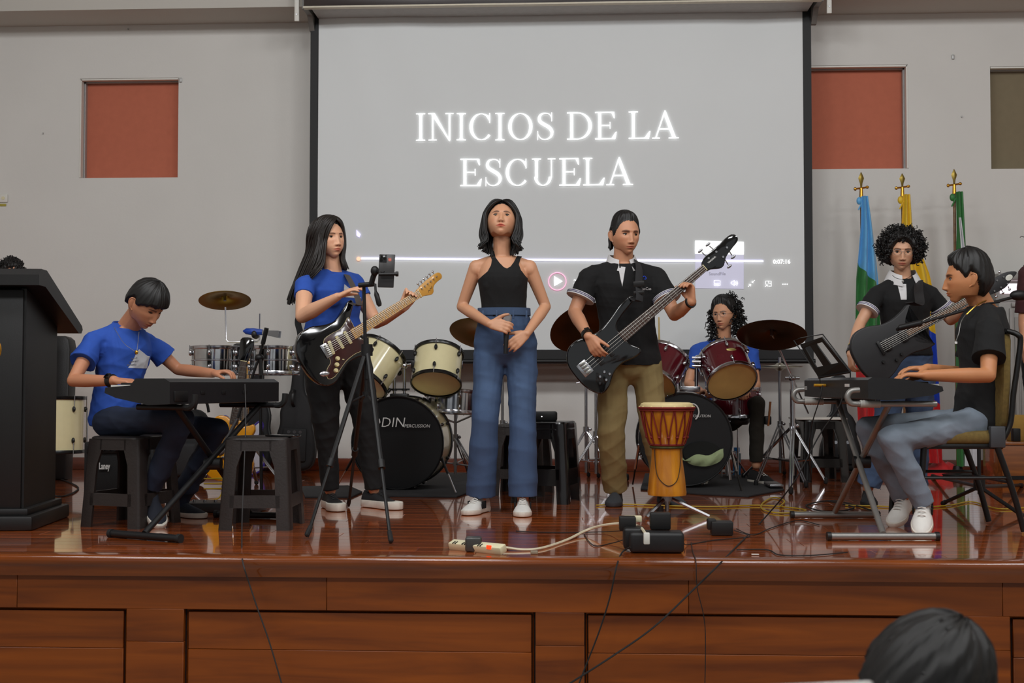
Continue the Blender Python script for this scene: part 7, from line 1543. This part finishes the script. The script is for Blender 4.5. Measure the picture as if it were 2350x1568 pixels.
for x in (.05, .16): part('pickup', MB().rbox((x, 0, .006), (.036, .072, .012), .003), CHROME, g4)
part('bridge', MB().rbox((0, 0, .008), (.016, .085, .012), .003), CHROME, g4)
for x, y in ((-.04, -.10), (-.09, -.09), (.0, -.12)): part('knob', MB().cyl((x, y, 0), (x, y, .014), .011), BLACK, g4)
X = stand_up(556, 1040, 9.15); WG = M('white guitar finish', (208, 208, 220), .25, coat=.6); g5, hd = guitar('white and violet electric guitar standing half hidden behind the front stool', X, ST, WG, MAPLE, ROSE, .60, [(-.004, -.02), (-.004, .02), (.05, .036), (.14, .04), (.16, 0), (.05, -.036)], pocket=.19)
o = catmull([(a, b, 0) for a, b in ST], 4, True); part('violet_binding', MB().tube([Vector((p.x, p.y, -.004)) for p in o], .009, 6, closed=True), M('violet edge', (60, 40, 150), .3, coat=.6), g5)
BAG = M('black bag nylon', (27, 27, 29), .75, var=.15, bump=.3, bscale=300)
def gigbag(px, Y, top, bot, label, w=.19, lean=.03):
    b = W(px, bot, Y); b.z = max(.01, b.z); tt = W(px, top, Y); H = tt.z - b.z; X = frame(b, (lean, .06, 1), (-1, 0, 0)); t = thing('gig_bag', label, 'guitar bag', X=X)
    o = catmull([(a * H, c * w, 0) for a, c in ((0, 0), (.02, .75), (.12, 1.0), (.26, .95), (.36, .80), (.46, .82), (.56, .62), (.63, .36), (.80, .30), (.95, .34), (1.0, .2), (1.0, -.2), (.95, -.34), (.80, -.30), (.63, -.36), (.56, -.62), (.46, -.82), (.36, -.80), (.26, -.95), (.12, -1.0), (.02, -.75))], 3, True)
    part('bag', MB().prism([(p.x, p.y) for p in o], -.10, .03, .03, seg=3), BAG, t, ang=60); part('pocket', MB().rbox((.20 * H, 0, .035), (.26 * H, w * 1.2, .03), .012), BAG, t)
    for q in (-.045, .0, .045): part('buckle', MB().lathe([(0, .004), (.013, .004), (.015, 0)], 14, Matrix.Translation((.30 * H, q, .05))), CHROME, t)
    part('zip', MB().tube([Vector((p.x, p.y, .0)) * 1.0 for p in o], .006, 5, closed=True), BLACK, t); part('carry_handle', MB().tube(catmull([(.50 * H, .02, .03), (.53 * H, .025, .07), (.60 * H, .025, .07), (.63 * H, .02, .03)], 4), .012, 6, flat=.4), BLACK, t)
    return t
gigbag(675, 9.40, 788, 1080, 'black guitar bag with three chrome buckles leaning on the wall behind the guitarist', .155)
gigbag(578, 9.42, 800, 1082, 'black guitar bag behind the yellow guitar', .14)
gigbag(1930, 9.40, 862, 1082, 'black guitar bag behind the white-topped stool', .15, .0)
b = floor_at(436, 8.3); bp = thing('backpack', 'black backpack with loops behind the boy knees', 'backpack', b); hz2 = W(436, 940, 8.3).z
part('bag', MB().rbox(up(b, hz2 / 2), (.24, .20, hz2), .08, 4), BAG, bp); part('front_pocket', MB().rbox(up(b, hz2 * .35) + Vector((0, -.12, 0)), (.18, .06, hz2 * .45), .03, 3), BAG, bp)
for q in (-.09, .08): part('loop', MB().tube(catmull([up(b, hz2 - .02) + Vector((q - .05, 0, 0)), up(b, hz2 + .05) + Vector((q - .03, 0, 0)), up(b, hz2 + .05) + Vector((q + .03, 0, 0)), up(b, hz2 - .02) + Vector((q + .05, 0, 0))], 5), .010, 6), BLACK, bp)

# ---- audience
def V3(x, y, z): return Vector((x, y, z))
h0 = W(2108, 1606, 2.15); h0 = V3(h0.x, 2.15, h0.z)
A1 = Person('audience member with short black hair seen from behind at the lower right', dict(Hd=h0, N=h0 + V3(.05, -.02, -.20), P=h0 + V3(.06, -.10, -.72), Sa=h0 + V3(-.13, -.02, -.28), Sb=h0 + V3(.23, -.02, -.26), Ea=h0 + V3(-.17, .04, -.54), Eb=h0 + V3(.28, .04, -.52), Wa=h0 + V3(-.06, .24, -.62), Wb=h0 + V3(.18, .24, -.62),
     Ha=h0 + V3(-.04, -.06, -.75), Hb=h0 + V3(.16, -.06, -.75), Ka=h0 + V3(-.05, .38, -.76), Kb=h0 + V3(.18, .38, -.76), Aa=h0 + V3(-.05, .40, -1.14), Ab=h0 + V3(.18, .40, -1.14)), (190, 136, 104), 1.0, male=True)
A1.hand('a', (.3, .9, -.1), (0, 0, -1), right=False); A1.hand('b', (-.3, .9, -.1), (0, 0, -1), right=True); A1.head(180, 6, -28, 1.10); A1.build(.009)
A1.tee(M('dark grey cotton', (50, 52, 56), .9), t0=-.05, seed=71); A1.legs(DENIMD, .07, .055, t1=.15, seed=72)
for q in 'ab':
    fo = A1.J['A' + q]; sm = MB(); fz = -.97; sm.ell((fo.x, fo.y + .07, fz + .045), (.048, .14, .045), 12); part('shoe', sm, BSHOE, A1.root)
cap = A1.cap_hair([(0, .05), (60, .02), (82, .0), (100, .01), (120, -.05), (180, -.085)], lambda a, x, f, z: .020 + .008 * ss(0, .1, z), None, 21, .003); rg = np.random.RandomState(9)
def fnA(i): d = rg.normal(size=3); d[2] = abs(d[2]) * 1.1 + .9; d /= np.linalg.norm(d); return A1.X @ Vector((d[0] * .093, d[1] * .112, d[2] * .132)), A1.X.to_3x3() @ Vector((d[0] * .35, d[1] * .35, -1))
l_ = curls(fnA, 260, rg, .004, .003, .5, .035); cap.add(l_.v, l_.f); A1.hairpart(cap, HAIRB)
def plainchair(c, label):
    t = thing('audience_chair', label, 'chair', V3(c.x, c.y, -.97)); z = c.z - .09
    part('seat', MB().rbox((c.x, c.y + .12, z), (.44, .44, .04), .015), BLACK, t); part('backrest', MB().rbox((c.x, c.y - .13, z + .32), (.42, .03, .30), .012), BLACK, t)
    for sx in (-.19, .19):
        for sy_ in (-.08, .32): part('leg', MB().cyl((c.x + sx, c.y + sy_, -.97), (c.x + sx, c.y + sy_, z), .013), STEEL, t)
        part('back_post', MB().cyl((c.x + sx, c.y - .10, z), (c.x + sx, c.y - .13, z + .45), .012), STEEL, t)
plainchair(A1.J['P'], 'black audience chair under the dark-haired spectator')
pc_ = W(1836, 1656, 1.30); pc_ = V3(pc_.x, 1.30, pc_.z)
PX = frame(pc_, (1, 0, .06), (-.06, .15, 1)); ph = thing('phone', 'phone held up sideways by a spectator at the bottom edge', 'phone', X=PX)
part('body', MB().rbox((0, 0, 0), (.158, .075, .009), .004, 3), M('pale phone frame', (206, 204, 200), .25, .3), ph); part('screen', MB().rbox((0, 0, -.0048), (.150, .068, .001), .0004), BLACKG, ph); part('camera_lens', MB().cyl((-.062, .02, .004), (-.062, .02, .007), .008), BLACKG, ph)
h1 = V3(pc_.x + .02, .80, .06)
A2_ = Person('spectator below the frame whose fingers hold a phone sideways', dict(Hd=h1, N=h1 + V3(0, -.02, -.19), P=h1 + V3(0, -.06, -.70), Sa=h1 + V3(-.17, -.02, -.26), Sb=h1 + V3(.17, -.02, -.26), Ea=h1 + V3(-.24, .20, -.20), Eb=h1 + V3(.24, .20, -.20), Wa=pc_ + V3(-.075, -.03, -.022), Wb=pc_ + V3(.150, -.03, -.060),
     Ha=h1 + V3(-.1, -.02, -.73), Hb=h1 + V3(.1, -.02, -.73), Ka=h1 + V3(-.11, .40, -.72), Kb=h1 + V3(.11, .40, -.72), Aa=h1 + V3(-.11, .42, -1.0), Ab=h1 + V3(.11, .42, -1.0)), (214, 160, 130), .92)
A2_.hand('a', (.80, .10, .56), (.45, .3, -.8), curl=(18, 30, 62, 66), tc=20, right=False, tdir=(.7, -.6, .2)); A2_.hand('b', (-.60, .40, .20), (-.3, -.2, -.9), curl=(66, 66, 66, 70), tc=8, right=True, tdir=(-.42, .05, .9))
A2_.head(180, -8, 0, .95); A2_.build(.006); A2_.tee(M('light grey cotton', (150, 150, 152), .9), t0=-.05, seed=81); A2_.legs(DENIMD, .07, .055, t1=.15, seed=82)
for q in 'ab': fo = A2_.J['A' + q]; part('shoe', MB().ell((fo.x, fo.y + .07, -.97 + .045), (.045, .13, .045), 12), WSHOE, A2_.root)
A2_.hairpart(A2_.cap_hair([(0, .06), (60, .02), (90, .0), (120, -.05), (180, -.09)], lambda a, x, f, z: .016 + 0 * x, None, 22, .002), HAIRD); plainchair(A2_.J['P'], 'black audience chair under the spectator with the phone')
